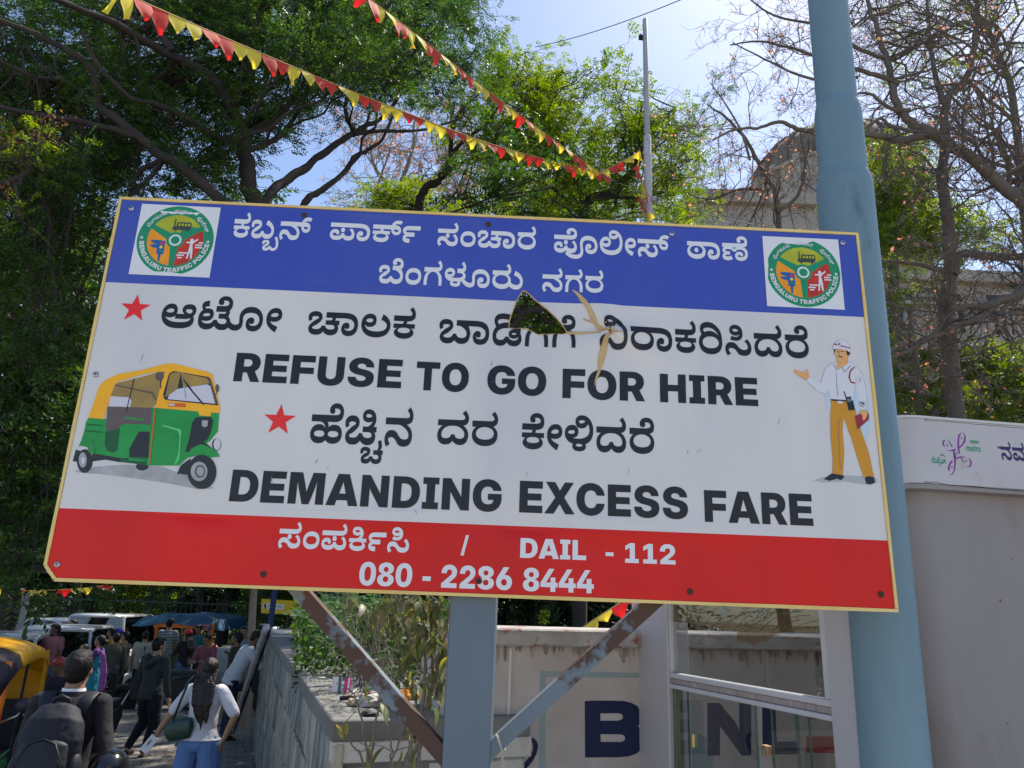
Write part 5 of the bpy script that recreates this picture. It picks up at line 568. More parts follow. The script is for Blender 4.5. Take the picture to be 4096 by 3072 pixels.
# screws
for (px, py, k) in ((527, 835, 0), (1217, 860, 1), (1953, 898, 1), (2687, 935, 0), (3370, 972, 0), (383, 1498, 0), (3448, 1617, 0), (230, 2258, 0), (1053, 2297, 1), (1916, 2324, 1), (2760, 2366, 1), (3523, 2377, 1)):
    u, v = s_uv(px, py); T = Matrix.Rotation(-PI / 2, 4, 'X').inverted(); mb = MB(); c = s_pt(u, v, 0.001)
    Mx = Matrix(((SEU[0], SEV[0], SEN[0]), (SEU[1], SEV[1], SEN[1]), (SEU[2], SEV[2], SEN[2]))).to_4x4() @ Matrix.Rotation(random.random() * 1.5, 4, 'Z')
    mb.lathe([(0.0092, 0), (0.0092, 0.001), (0.0078, 0.003), (0.005, 0.0045), (0.002, 0.0048)], 16, c, M=Mx)
    so = sbind(mb.build('screw', m_galv if k == 0 else m_rustscrew, None, smooth='auto'))
    mb = MB()
    for a_ in (0, PI / 2): mb.box((0, 0, 0), (0.0075, 0.0018, 0.0014), M=Matrix.Translation(Vector(c)) @ Mx @ Matrix.Translation((0, 0, 0.0049)) @ Matrix.Rotation(a_, 4, 'Z'))
    o = mb.build('cross_slot', m_dark, None); o.parent = so; o.matrix_parent_inverse = Matrix.Identity(4)

# ------------------------------------------------------------------ ground, road, pavement
m_road = mat('asphalt', (0.10, 0.096, 0.09), 0.9, (0.15, 0.14, 0.125), 1.2, 0.8, bump=0.006, bsc=60, col3=(0.2, 0.17, 0.13), sc3=0.7, thr3=0.58, soft3=0.15)
m_earth = mat('earth', (0.13, 0.10, 0.07), 0.95, (0.20, 0.16, 0.11), 1.0, 0.8, bump=0.02, bsc=12)
m_paver = mat('paver', (0.20, 0.185, 0.165), 0.85, (0.30, 0.27, 0.23), 2.3, 0.9, bump=0.003, bsc=90, col3=(0.13, 0.12, 0.10), sc3=1.3, thr3=0.56, soft3=0.14)
m_kerb = mat('kerb_stone', (0.26, 0.24, 0.21), 0.85, (0.15, 0.14, 0.12), 5, 0.8, bump=0.006, bsc=40)
mb = MB(); ys = [-60, 0, 10, 30, 80, 200, 600]; xs = [-400, -60, -15, 15, 60, 400]
mb.add([(x, y, gnd(max(y, 0)) if y < 200 else gnd(200)) for y in ys for x in xs], [(j * 6 + i, j * 6 + i + 1, (j + 1) * 6 + i + 1, (j + 1) * 6 + i) for j in range(6) for i in range(5)])
tag(mb.build('ground', m_earth), kind='structure')
mb = MB(); mb.add([(-30, -30, .012), (30, -30, .012), (30, .9, .012), (-30, .9, .012)], [(0, 1, 2, 3)]); tag(mb.build('added_bounce_ground', mat('bounce_ground_pale', (0.40, 0.36, 0.31), .85, (.33, .30, .26), 1.5, .7, bump=.002)), kind='structure')  # unseen pale ground added behind the camera to bounce sunlight onto the board
def ong(x, y, dz=0.0):
    v = ray(x, y); Y = (EYE - dz) / (GS - v[2]); return V(v[0] * Y, Y, GS * Y + dz)
KP = [V(-3.0, 1.0, 0), V(-3.55, 4.5, 0), V(-4.9, 8.5, 0), ong(320, 2850), ong(520, 2765), V(-7.8, 26, 0), V(-9.5, 45, 0)]
KP = [V(p[0], p[1], gnd(p[1])) for p in KP]
mb = MB(); n = len(KP)
mb.add([V(-70, p[1], gnd(p[1]) + 0.004) for p in KP] + [p + V(0, 0, 0.004) for p in KP], [(i, i + 1, n + i + 1, n + i) for i in range(n - 1)])
tag(mb.build('road', m_road), kind='structure')
mb = MB(); mb.add([p + V(0.12, 0, 0.10) for p in KP] + [V(8, p[1], gnd(p[1]) + 0.10) for p in KP], [(i, i + 1, n + i + 1, n + i) for i in range(n - 1)])
PAVE = tag(mb.build('pavement', mat('bedding_sand', (0.12, 0.105, 0.085), 0.95, bump=0.004, bsc=80)), kind='structure')
for i in range(n - 1):                                   # kerb stones
    a, b = KP[i], KP[i + 1]; L_ = np.linalg.norm((b - a)[:2]); k = max(1, int(L_ / 0.9))
    for j in range(k):
        if (a + (b - a) * j / k)[1] > 24: break
        c = a + (b - a) * (j + 0.5) / k; rz = math.atan2(b[1] - a[1], b[0] - a[0]); mb = MB()
        mb.box((0, 0, 0), (L_ / k - 0.012, 0.13, 0.28), bev=0.012); o = mb.build('kerb_stone', m_kerb, PAVE); o.location = V(c[0] + 0.055, c[1], c[2] - 0.02); o.rotation_euler = (0, 0, rz)

# ---- the walls on the right share one direction
GZ = at(1330, 2880, 3.4)[2]
G0 = at(1330, 2880, 3.4); G1 = onz(1060, 2512, GZ); DG = (G1 - G0); GL = np.linalg.norm(DG); DG /= GL
DR = onz(1757, 2872, GZ) - G0; DR /= np.linalg.norm(DR)
# pavers laid along the wall, the 300 nearest single, the rest one sheet of stuff
bm_p = MB(); bm_p.box((0, 0, 0), (0.192, 0.092, 0.05), bev=0.006); protos = [bm_p.build('paver', m, PAVE) for m in (m_paver, mat('paver_dark', (0.15, 0.14, 0.125), 0.85, (0.22, 0.2, 0.17), 3, 0.8, bump=0.003, bsc=90), mat('paver_warm', (0.27, 0.235, 0.195), 0.85, (0.2, 0.18, 0.15), 3, 0.8, bump=0.003, bsc=90))]
D2 = V(DG[1], -DG[0], 0); rzp = math.atan2(D2[1], D2[0]); cand = []
bx = V(G0[0] + 0.06, G0[1], 0)
for i in range(-20, 160):
    for j in range(1, 60):
        c = bx + DG * (3.5 + 0.1 * i) * V(1, 1, 0) - D2 * (0.2 * j + (0.1 if i % 2 else 0) - 0.12)
        kx = np.interp(c[1], [p[1] for p in KP], [p[0] for p in KP]) + 0.22
        if c[0] < kx: continue
        z = gnd(c[1]) + 0.10 + 0.018 + 0.004 * random.random(); c = V(c[0], c[1], z)
        v = c - EYEP; d = v @ _f
        if d < 1: continue
        px, py = CW / 2 + FOC * (v @ _R) / d, CH / 2 - FOC * (v @ _U) / d
        if -200 < px < 1150 and py < 3250: cand.append((d if py < 3090 else d + 100, c))
cand.sort(key=lambda t: t[0]); first = [True] * 3; rest = MB()
for k, (d, c) in enumerate(cand):
    if k < 295:
        q = (0 if random.random() < 0.6 else random.choice((1, 2))); o = protos[q] if first[q] else share(protos[q], PAVE); first[q] = False
        o.location = c; o.rotation_euler = (random.gauss(0, .006), random.gauss(0, .006), rzp + random.gauss(0, .006))
    else: rest.box(c, (0.192, 0.092, 0.05), rzp)
tag(rest.build('paver_field', m_paver, PAVE), kind='stuff')

# ---- steel post and its braces
m_steel = mat('grey_blue_paint', srgb(104, 118, 128), 0.5, srgb(86, 100, 112), 3, 0.7, bump=0.0004, bsc=140, stretch=(1, 1, .5), col3=srgb(98, 60, 38), sc3=7, thr3=0.70, soft3=0.02, spec=0.4)
m_rusty = mat('rusted_brace_paint', srgb(112, 124, 132), 0.55, srgb(92, 104, 114), 5, 0.6, bump=0.0006, bsc=130, col3=srgb(80, 58, 48), sc3=4.2, thr3=0.475, soft3=0.04, spec=0.3)
pl = (at(1795, 2384, 2.25)[0] + at(1765, 3072, 2.25)[0]) / 2; pr = (at(1994, 2384, 2.25)[0] + at(1961, 3072, 2.25)[0]) / 2
pc, pw = (pl + pr) / 2, pr - pl
POST = empty('steel_post', (pc, 2.25 + pw / 2, gnd(2.3)), 0, 'square grey-blue steel post with rust flecks holding up the notice board', 'post')
mb = MB(); mb.box((0, 0, 1.6), (pw, pw, 3.2), bev=0.022); ob = mb.build('shaft', m_steel, POST, smooth='auto')
mb = MB(); mb.box((0, 0, 0.06), (0.34, 0.34, 0.012), bev=0.004); mb.build('base_plate', m_steel, POST)
def brace(quad, name='brace'):
    """angle iron: face plate from four photo corners (upper start, upper end, lower end, lower start), flange running back from the upper edge"""
    P = [at(x, y, 2.262) for x, y in quad]; mb = MB(); b = V(0, 0.006, 0); fl = V(0, 0.05, 0)
    mb.add(P + [p + b for p in P], [(0, 1, 2, 3), (7, 6, 5, 4), (0, 4, 5, 1), (1, 5, 6, 2), (2, 6, 7, 3), (3, 7, 4, 0)])
    d = (P[3] - P[0]); d /= np.linalg.norm(d); q = [P[0] - d * 0.0015 - V(0, 0.001, 0), P[1] - d * 0.0015 - V(0, 0.001, 0)]; w = d * 0.006
    A_ = q + [q[1] + fl, q[0] + fl]; mb.add(A_ + [p + w for p in A_], [(0, 1, 2, 3), (7, 6, 5, 4), (0, 4, 5, 1), (1, 5, 6, 2), (2, 6, 7, 3), (3, 7, 4, 0)])
    o = mb.build(name, m_rusty, None); return bind(o, POST)
brace([(1150, 2270), (1775, 2983), (1775, 3078), (1070, 2270)])
brace([(2742, 2250), (1960, 2966), (1955, 3050), (2838, 2250)])
for (x, z, w) in ((0, 2.13, 2.3), (0, 3.13, 2.3)):          # the two rails behind the board
    mb = MB(); mb.box((0, -pw / 2 + 0.02 - 0.024, z - gnd(2.3)), (w, 0.03, 0.04), rz=0.0243); mb.build('rail', m_steel, POST)
mb = MB(); mb.tube([at(1985, 2938, 2.24), at(1993, 2960, 2.235), at(2004, 2990, 2.236), at(2010, 3010, 2.24), at(2013, 3100, 2.24), at(2010, 3150, 2.24)], 0.0025, 6)
mb.tube([at(2010, 3010, 2.24), at(2003, 3060, 2.243), at(2001, 3150, 2.243)], 0.0022, 6); mb.tube([at(1985, 2938, 2.24), at(2000, 2950, 2.27), at(2020, 3000, 2.275), at(2010, 3008, 2.24)], 0.0025, 6)
mb.ell(at(2010, 3008, 2.24), (.006, .005, .006), 8, 6)
tag(mb.build('string', mat('jute', (0.42, 0.37, 0.28), 0.9), smooth=True), 'thin pale string knotted round the lower end of the right brace', 'string')

# ---- stepped lamp pole
m_pole = mat('light_blue_enamel', srgb(120, 146, 157), 0.55, srgb(96, 124, 138), 3.0, 0.9, bump=0.0016, bsc=38, spec=0.3, col3=srgb(70, 86, 92), sc3=5, thr3=0.60, soft3=0.14, stretch=(1, 1, .3))
PY = 2.62
def pz(xl, xr, y):
    a, b = at(xl, y, PY), at(xr, y, PY); return ((a[0] + b[0]) / 2, (b[0] - a[0]) / 2, a[2])
q = [pz(3435, 3695, 3072), pz(3390, 3640, 2440), pz(3266, 3471, 745), pz(3270, 3457, 692), pz(3253, 3429, 458), pz(3259, 3409, 398), pz(3227, 3374, 0)]
pxm = np.mean([t[0] for t in q]); rs = [t[1] for t in q]; rl = (rs[0] + rs[1]) / 2; rm = (rs[3] + rs[4]) / 2 * 0.985; ru = (rs[5] + rs[6]) / 2
POLE = empty('lamp_pole', (pxm, PY, gnd(PY)), 0, 'tall stepped light blue tubular lamp pole rising behind the right end of the notice board', 'lamp pole')
POLE.rotation_euler = (0, (q[6][0] - q[0][0]) / (q[6][2] - q[0][2]) * 0.9, 0)
POLE.location.x = pxm - (q[6][0] - q[0][0]) * 0.75
z2, z3 = q[2][2] - gnd(PY), q[4][2] - gnd(PY)
def sect(name, prof):
    mb = MB(); mb.lathe(prof, 48); return mb.build(name, m_pole, POLE, smooth='auto')
sect('lower_tube', [(rl * 1.03, 0), (rl, 1.5), (rl, z2 - 0.02), (rl * .995, z2), (rl * 0.97, z2 + 0.022), (rm * 1.03, z2 + 0.05), (rm * 1.0, z2 + 0.058)])
sect('middle_tube', [(rm, z2 + 0.04), (rm, z3 - 0.02), (rm * .99, z3), (rm * 0.965, z3 + 0.02), (ru * 1.05, z3 + 0.045), (ru * 1.0, z3 + 0.052)])
sect('upper_tube', [(ru, z3 + 0.03), (ru, z3 + 0.9), (ru * .98, z3 + 3.2), (ru * 0.97, z3 + 3.25)])
mb = MB(); mb.tube([(0, 0, z3 + 3.2), (0, -.1, z3 + 3.7), (0, -.5, z3 + 4.0), (0, -1.2, z3 + 4.15)], 0.035, 10); mb.build('lamp_arm', m_pole, POLE, smooth=True)
mb = MB(); mb.box((0, -1.4, z3 + 4.14), (0.24, 0.6, 0.10), bev=0.03); mb.build('lamp_head', mat('lamp_head_grey', (0.35, 0.36, 0.37), 0.5), POLE, smooth='auto')

# ---- granite planter wall on the left, running away
m_gran = mat('split_stone', (0.21, 0.215, 0.19), 0.85, (0.42, 0.39, 0.32), 9.0, 1.0, contrast=(.4, .6), bump=0.022, bsc=14, stretch=(1, 1, 0.42), col3=(0.36, 0.25, 0.14), sc3=2.6, thr3=0.60, soft3=0.08)
m_gran2 = mat('split_stone_grey', (0.31, 0.32, 0.30), 0.85, (0.13, 0.14, 0.125), 9.0, 1.0, contrast=(.4, .6), bump=0.022, bsc=14, stretch=(1, 1, 0.42), col3=(0.33, 0.16, 0.13), sc3=3.6, thr3=0.68, soft3=0.06)
m_slab = mat('worn_slab', (0.21, 0.21, 0.20), 0.8, (0.12, 0.12, 0.115), 2.2, 0.9, bump=0.003, bsc=60, col3=(0.28, 0.265, 0.235), sc3=5, thr3=0.60, soft3=0.1)
m_paintst = mat('white_painted_rubble', (0.56, 0.54, 0.50), 0.85, (0.44, 0.42, 0.38), 4, 0.8, bump=0.02, bsc=14, col3=(0.24, 0.22, 0.18), sc3=3, thr3=0.64, soft3=0.06)
PL = empty('planter_wall', (G0[0], G0[1], gnd(G0[1])), 0, 'long stone-faced planter wall with a worn slab top running back from beside the post', 'planter wall')
gN = V(-DG[1], DG[0], 0); gN = gN if gN[0] < 0 else -gN        # outwards, to the left
def zt(t): return GZ + 0.0 * t
def lbox(a, b, c, d_, name, m, par, jit=0.0, bev=0.006):
    """block: a = corner, b, c, d_ = edge vectors"""
    mb = MB(); P = [a, a + b, a + b + c, a + c]; P = P + [p + d_ for p in P]; P = [p + V(*[random.uniform(-jit, jit) for _ in range(3)]) if jit else p for p in P]
    mb.add(P, [(0, 1, 2, 3), (7, 6, 5, 4), (0, 4, 5, 1), (1, 5, 6, 2), (2, 6, 7, 3), (3, 7, 4, 0)])
    if bev:
        bm = bmesh.new()
        vs = [bm.verts.new(v) for v in mb.v]; [bm.faces.new([vs[i] for i in f]) for f in mb.f]
        bmesh.ops.bevel(bm, geom=list(bm.edges), offset=bev, segments=1, affect='EDGES'); mb = MB(); bm.verts.index_update()
        mb.v = [tuple(v.co) for v in bm.verts]; mb.f = [tuple(v.index for v in f.verts) for f in bm.faces]; mb.m = [0] * len(mb.f); bm.free()
    return bind(mb.build(name, m, None), par)
WT = 0.9
capt = 0.085
core = lbox(G0 + DR * 0.06 + DG * 0.05 + V(0, 0, -capt - 1.75), DG * (GL - 0.1), DR * (WT - 0.08), V(0, 0, 1.75), 'core', m_slab, PL, bev=0)
t = 0.0; tc = 0
while t < GL - 0.2:
    L_ = random.uniform(1.0, 1.35); L_ = min(L_, GL - t); lbox(G0 + DG * (t + 0.002) + V(0, 0, -capt), DG * (L_ - 0.004), DR * WT, V(0, 0, capt + random.uniform(-.002, .002)), 'cap_slab', m_slab, PL, 0.001); t += L_
zz = -capt - 0.004; row = 0
while zz > gnd(8) - 0.15 - GZ:
    h = random.uniform(0.26, 0.42); t = -random.random() * 0.3
    while t < GL - 0.05:
        L_ = random.uniform(0.28, 0.62); a = max(t, 0.0); e = min(t + L_, GL - 0.03)
        if e - a > 0.06: lbox(G0 + DG * (a + 0.004) + V(0, 0, zz - h) - gN * 0.055, DG * (e - a - 0.008), gN * (0.045 + random.uniform(-.010, .012)), V(0, 0, h - 0.008), 'stone', m_gran if random.random() < .6 else m_gran2, PL, 0.006, 0.007)
        t += L_
    zz -= h
# painted end face: lip below the slab and rough stones under it
lbox(G0 + DR * 0.012 + DG * 0.01 + V(0, 0, -capt - 0.085), DR * (WT), DG * 0.1, V(0, 0, 0.083), 'painted_lip', m_paintst, PL, 0.001, 0.004)
zz = -capt - 0.09
for r_ in range(6):
    h = random.uniform(0.2, 0.3); t = 0.03
    while t < WT - 0.02:
        L_ = random.uniform(0.2, 0.42); e = min(t + L_, WT)
        lbox(G0 + DR * (t + .003) + DG * (0.045 + random.uniform(-.012, .01)) + V(0, 0, zz - h), DR * (e - t - .006), DG * 0.12, V(0, 0, h - .006), 'painted_stone', m_paintst, PL, 0.008, 0.012); t = e
    zz -= h

# ---- painted compound wall with coping
W0 = onz(1768, 2860, GZ); wN = V(DR[1], -DR[0], 0)            # towards the camera
def w_uv(x, y):
    v = ray(x, y); t = ((W0 - EYEP) @ wN) / (v @ wN); p = EYEP + v * t - W0; return (float(p @ DR), float(p[2]))
def w_pt(u, v, w=0.0): return W0 + DR * u + V(0, 0, v) + wN * w
cz1 = (w_uv(1990, 2512)[1] + w_uv(2540, 2524)[1]) / 2; cz0 = (w_uv(1990, 2583)[1] + w_uv(2540, 2592)[1]) / 2
m_wall = mat('stained_whitewash', (0.54, 0.50, 0.48), 0.85, (0.36, 0.315, 0.285), 2.6, 0.85, bump=0.003, bsc=70, col3=(0.50, 0.36, 0.26), sc3=2.0, thr3=0.60, soft3=0.12)
m_cop = mat('stained_coping', (0.50, 0.49, 0.47), 0.8, (0.26, 0.25, 0.24), 6, 0.9, bump=0.003, bsc=60, col3=(0.30, 0.10, 0.06), sc3=7, thr3=0.535, soft3=0.08, stretch=(1, 1, 1.8))
m_mould = mat('black_mould', (0.20, 0.17, 0.15), 0.95, (0.42, 0.37, 0.33), 13, 0.9, bump=0.002, bsc=80, stretch=(1, 1, .25), contrast=(0.42, 0.60))
CWALL = empty('compound_wall', (W0[0], W0[1], gnd(W0[1])), 0, 'stained whitewashed compound wall with coping and painted navy letters behind the booth', 'compound wall')
WLn = 3.6; zb = gnd(4) - W0[2] - 0.1
mb = MB(); vs = [w_pt(0, zb), w_pt(WLn, zb), w_pt(WLn, cz0), w_pt(0, cz0)]; back = -wN * 0.40; mb.add(vs + [v + back for v in vs], [(0, 1, 2, 3), (7, 6, 5, 4), (0, 4, 5, 1), (1, 5, 6, 2), (2, 6, 7, 3), (3, 7, 4, 0)]); bind(mb.build('masonry', m_wall, None), CWALL)
for a, b in ((-0.04, 1.15), (1.154, 2.3), (2.304, WLn)):
    lbox(w_pt(a, cz0 + 0.001, 0.035), DR * (b - a), -wN * 0.47, V(0, 0, cz1 - cz0), 'coping', m_cop, CWALL, 0.002, 0.008)
# weathering just under the coping, as the run-off leaves it
its = []
for k in range(150):
    u = random.uniform(0.02, WLn); w = random.uniform(0.006, 0.03); d = random.uniform(0.015, 0.10) * (0.4 + 0.6 * abs(math.sin(u * 5)))
    its.append(([[(u, cz0 - 0.001), (u + w, cz0 - 0.001), (u + w * .95, cz0 - d * .6), (u + w * .7, cz0 - d), (u + w * .35, cz0 - d * .93), (u + w * .05, cz0 - d * .5)]], 0))
tag(bind(decal('mould_streaks', its, 0.0008, m_mould, None, toworld=w_pt), CWALL), kind='stuff')
Wp = lambda *ps: [[w_uv(*p) for p in ps]]
C3 = lambda *ps: [[w_uv(2000 + x * .4973, 2300 + y * .4973) for x, y in ps]]
CB = lambda *ps: [[w_uv(1900 + x * .3617, 2800 + y * .3617) for x, y in ps]]
m_navy = mat('navy_paint', srgb(20, 32, 66), 0.7, srgb(28, 42, 80), 12, 0.7, bump=0.002, bsc=70); m_teal = mat('pale_teal_paint', srgb(138, 158, 160), 0.8, srgb(150, 162, 160), 9, 0.8, bump=0.002, bsc=70)
m_lblue = mat('light_blue_paint', srgb(112, 150, 166), 0.8, srgb(128, 158, 168), 9, 0.8, bump=0.002, bsc=70); m_redp = mat('dull_red_paint', srgb(170, 44, 44), 0.8, srgb(150, 50, 46), 9, 0.8, bump=0.002, bsc=70)
Bo = CB((1212, 12), (1300, 6), (1500, 6), (1640, 10), (1720, 28), (1790, 62), (1830, 120), (1845, 190), (1835, 250), (1800, 290), (1850, 340), (1868, 410), (1862, 480), (1840, 540), (1790, 590), (1700, 622), (1600, 632), (1216, 636))
Bi1 = CB((1386, 148), (1386, 228), (1580, 228), (1620, 216), (1637, 190), (1625, 160), (1590, 146)); Bi2 = CB((1388, 378), (1390, 462), (1610, 464), (1645, 452), (1660, 425), (1650, 395), (1615, 380))
its = [(Bo, 0)]
bind(decal('painted_letter', its, 0.001, m_navy, None, toworld=w_pt, cut=Bi1 + Bi2), CWALL)
dS = w_uv(1900 + 1850 * .3617, 3030)[0] - w_uv(1900 + 1212 * .3617, 3030)[0]; u0, v0 = w_uv(2340, 3029); v1 = w_uv(2340, 2804)[1]; sgap = dS * 1.22
def strokes(base, pl): return [[(u0 + base + x * dS, v0 + y * (v1 - v0)) for x, y in pl]]
CK = lambda x, y: w_uv(2650 + x * .4171, 2380 + y * .4171)
for pl in ([(545, 1035), (700, 1220), (735, 1300), (735, 1040), (850, 1040), (850, 1540), (760, 1540), (575, 1290), (550, 1260), (550, 1540), (430, 1540), (430, 1035)], [(955, 1035), (1080, 1045), (1095, 1405), (1300, 1405), (1305, 1528), (1000, 1528), (960, 1480)]):
    bind(decal('painted_letter', [([[CK(*p) for p in pl]], 0)], 0.001, m_navy, None, toworld=w_pt), CWALL)
for pl in ([(1390, 1118), (1640, 1118), (1640, 1192), (1390, 1190)], [(1380, 1355), (1760, 1355), (1760, 1520), (1378, 1512)]):
    bind(decal('painted_bar_and_reflection', [([[CK(*p) for p in pl]], 0)], 0.001, m_redp, None, toworld=w_pt), CWALL)
bind(decal('painted_bar_and_reflection', [([[CK(*p) for p in [(240, 1340), (330, 1330), (420, 1370), (480, 1450), (490, 1560), (470, 1680), (400, 1760), (240, 1700)]]], 0)], 0.001, m_teal, None, toworld=w_pt), CWALL)  # logo's reflection in the booth glass, painted as teal on the wall
bind(decal('painted_border', [(C3((322, 770), (1300, 790), (1300, 830), (366, 820), (366, 1560), (312, 1560)), 0)], 0.0007, m_teal, None, toworld=w_pt), CWALL)
bind(decal('painted_logo', [(CB((340, 485), (400, 480), (470, 515), (520, 580), (552, 660), (552, 760), (500, 900), (340, 950)), 1), (CB((200, 690), (285, 610), (275, 680), (245, 752), (180, 760)), 2),
     (CB((440, 455), (480, 425), (540, 404), (610, 405), (660, 430), (690, 470), (697, 520), (680, 590), (640, 670), (600, 720), (560, 765), (480, 765), (540, 700), (600, 630), (640, 550), (640, 480), (600, 440), (545, 425), (480, 440)), 0),
     (CB((392, 570), (410, 585), (430, 562), (436, 585), (425, 600), (438, 620), (412, 630), (395, 618)), 3)], 0.0012, [m_navy, m_lblue, m_redp, mat('flaked_pink', srgb(196, 160, 146), 0.85)], None, toworld=w_pt, dw=0.0004), CWALL)
mb = MB(); a = w_uv(2038, 2592); b = w_uv(2026, 3072); mb.box((0, 0, 0), (0.013, 0.012, a[1] - b[1] + 0.5), M=Matrix.Translation(Vector(w_pt((a[0] + b[0]) / 2, (a[1] + b[1]) / 2 - .25, 0.006))) @ Matrix.Rotation(math.atan2(DR[1], DR[0]), 4, 'Z'), bev=0.002)
bind(mb.build('conduit', mat('conduit_white', (0.62, 0.60, 0.58), 0.6), None), CWALL)

# ---- glazed ticket booth side: pillars, rails, panes
KA = at(2700, 2690, 3.75); t_ = onz(3340, 2800, KA[2]); KD = t_ - KA; KD[2] = 0; KD /= np.linalg.norm(KD); kN = V(KD[1], -KD[0], 0)
kN = kN if kN @ (EYEP - KA) > 0 else -kN
def k_uv(x, y):
    v = ray(x, y); t = ((KA - EYEP) @ kN) / (v @ kN); p = EYEP + v * t - KA; return (float(p @ KD), float(p[2]))
def k_pt(u, v, w=0.0): return KA + KD * u + V(0, 0, v) + kN * w
m_lilac = mat('lilac_white_paint', (0.47, 0.455, 0.47), 0.55, (0.41, 0.39, 0.40), 2, 0.7, bump=0.0008, bsc=50)
m_frame = mat('frame_white', (0.56, 0.56, 0.59), 0.5, (0.46, 0.45, 0.47), 6, 0.6, bump=0.0003, bsc=90)
m_ledge = mat('ledge_pink', (0.42, 0.37, 0.36), 0.85, (0.26, 0.22, 0.21), 14, 0.8, bump=0.002, bsc=70)
m_green = mat('green_aluminium', (0.16, 0.17, 0.11), 0.5, (0.09, 0.1, 0.07), 9, 0.7)
TB = empty('ticket_booth', (KA[0], KA[1], gnd(KA[1])), 0, 'white glazed ticket booth with newspaper-covered upper pane, left of the blue lamp pole', 'booth')
def kbox(u0, u1, v0, v1, w0, w1, name, m, bev=0.003, par=None):
    o = lbox(k_pt(u0, v0, w0), KD * (u1 - u0), V(0, 0, v1 - v0), -kN * (w0 - w1), name, m, TB, 0, bev); return o
uL0, uL1 = k_uv(2542, 2760)[0], k_uv(2688, 2760)[0]; uR0, uR1 = k_uv(3348, 2950)[0], k_uv(3460, 2950)[0]
zlo, zhi = gnd(3) - KA[2], k_uv(2700, 2395)[1] + 0.55
kbox(uL0, uL1, zlo, zhi, 0.02, -0.10, 'pillar', m_lilac, 0.006); kbox(uR0, uR1 + 0.10, zlo, zhi, 0.02, -0.10, 'pillar', m_lilac, 0.006)
kbox(uL0, uR1 + 0.10, zhi, zhi + 0.14, 0.03, -0.12, 'lintel', m_lilac, 0.006)
ub, ut = k_uv(2700, 2715), k_uv(2700, 2690)
rail_h = k_uv(2720, 2692)[1] - k_uv(2720, 2713)[1]
z_a = k_uv(2700, 2692)[1]; z_b = z_a - rail_h; z_c = k_uv(2700, 2737)[1]; z_d = k_uv(2700, 2754)[1]
e1 = k_uv(3300, 2700)[0]; e2 = k_uv(3328, 2700)[0]
kbox(uL1, uR0, z_b, z_a, 0.012, -0.03, 'bottom_rail', m_frame); kbox(uL1, uL1 + 0.012, z_a + .001, zhi, 0.010, -0.03, 'stile', m_frame); kbox(e1, e2, z_a + .001, zhi, 0.010, -0.03, 'stile', m_frame)
kbox(e2 + .002, uR0, z_a + .001, zhi, -0.004, -0.03, 'jamb', m_ledge)
kbox(uL1, uR0, z_d, z_c, 0.016, -0.03, 'door_head', m_frame)
cuts = [uL1 + .002] + [k_uv(2650 + x * .4171, 2380 + y * .4171)[0] for x, y in ((330, 840), (545, 880), (720, 915), (900, 950), (1060, 980), (1265, 1020), (1375, 1040), (1475, 1060))] + [uR0 - .002]
for a, b in zip(cuts[:-1], cuts[1:]): kbox(a + .001, b - .001, z_c + .0015, z_b - .0015, 0.004 + random.uniform(-.001, .001), -0.03, 'ledge_block', m_ledge, 0.002)
def pane(u0, u1, v0, v1, w, name='pane', m=None):
    mb = MB(); mb.add([k_pt(u0, v0, w), k_pt(u1, v0, w), k_pt(u1, v1, w), k_pt(u0, v1, w)], [(0, 1, 2, 3)]); return bind(mb.build(name, m or glass('booth_glass', tint=.66, refl=.14), None), TB)
pane(uL1 + 0.012, e1, z_a, zhi, -0.008)
kx = lambda x, y: k_uv(2650 + x * .4171, 2380 + y * .4171)[0]
pane(uL1 + 0.03, kx(880, 1500), zlo + .1, z_d, -0.012); pane(kx(990, 1550), kx(1240, 1580), zlo + .1, z_d, -0.03); pane(kx(1240, 1580) + .004, uR0, zlo + .1, z_d, -0.02)
m_gedge = mat('glass_edge', srgb(50, 96, 84), 0.2)
for x, w in ((228, -.012), (880, -.012), (990, -.03), (1240, -.03), (1370, -.02)):
    u = kx(x, 1500); kbox(u, u + 0.005, zlo + .1, z_d, w, w - 0.008, 'glass_edge', m_gedge, 0)
kbox(uL1, uL1 + 0.03, zlo, z_d, -0.002, -0.04, 'sliding_track', m_green, 0.002); kbox(uL1 + .032, uL1 + .04, zlo, z_d, -0.008, -0.03, 'sliding_track', m_green, 0.001)
c0, c1 = k_uv(2650 + 285 * .4171, 2380 + 1335 * .4171), k_uv(2650 + 285 * .4171, 2380 + 1465 * .4171)
kbox(c0[0] - .010, c0[0] + .008, c1[1], c0[1], 0.0, -0.010, 'pull_handle', mat('yellow_plastic', srgb(222, 196, 96), 0.4), 0.006)
c0, c1 = k_uv(2650 + 930 * .4171, 2380 + 1435 * .4171), k_uv(2650 + 995 * .4171, 2380 + 1545 * .4171)
kbox(c0[0], c1[0], c1[1], c0[1], -0.006, -0.032, 'patch_hinge', mat('rusted_hinge', (0.25, 0.11, 0.05), 0.5, (0.5, 0.42, 0.3), 40, 0.8, metal=0.5), 0.001)
m_news = bpy.data.materials.new('newsprint'); m_news.use_nodes = True; nt = m_news.node_tree; N, L = nt.nodes, nt.links; bs = N['Principled BSDF']; bs.inputs['Roughness'].default_value = 0.85
tc = N.new('ShaderNodeTexCoord'); wv = N.new('ShaderNodeTexWave'); wv.bands_direction = 'Z'; wv.inputs['Scale'].default_value = 52; wv.inputs['Distortion'].default_value = 1.2; wv.inputs['Detail'].default_value = 3; wv.inputs['Detail Scale'].default_value = 60
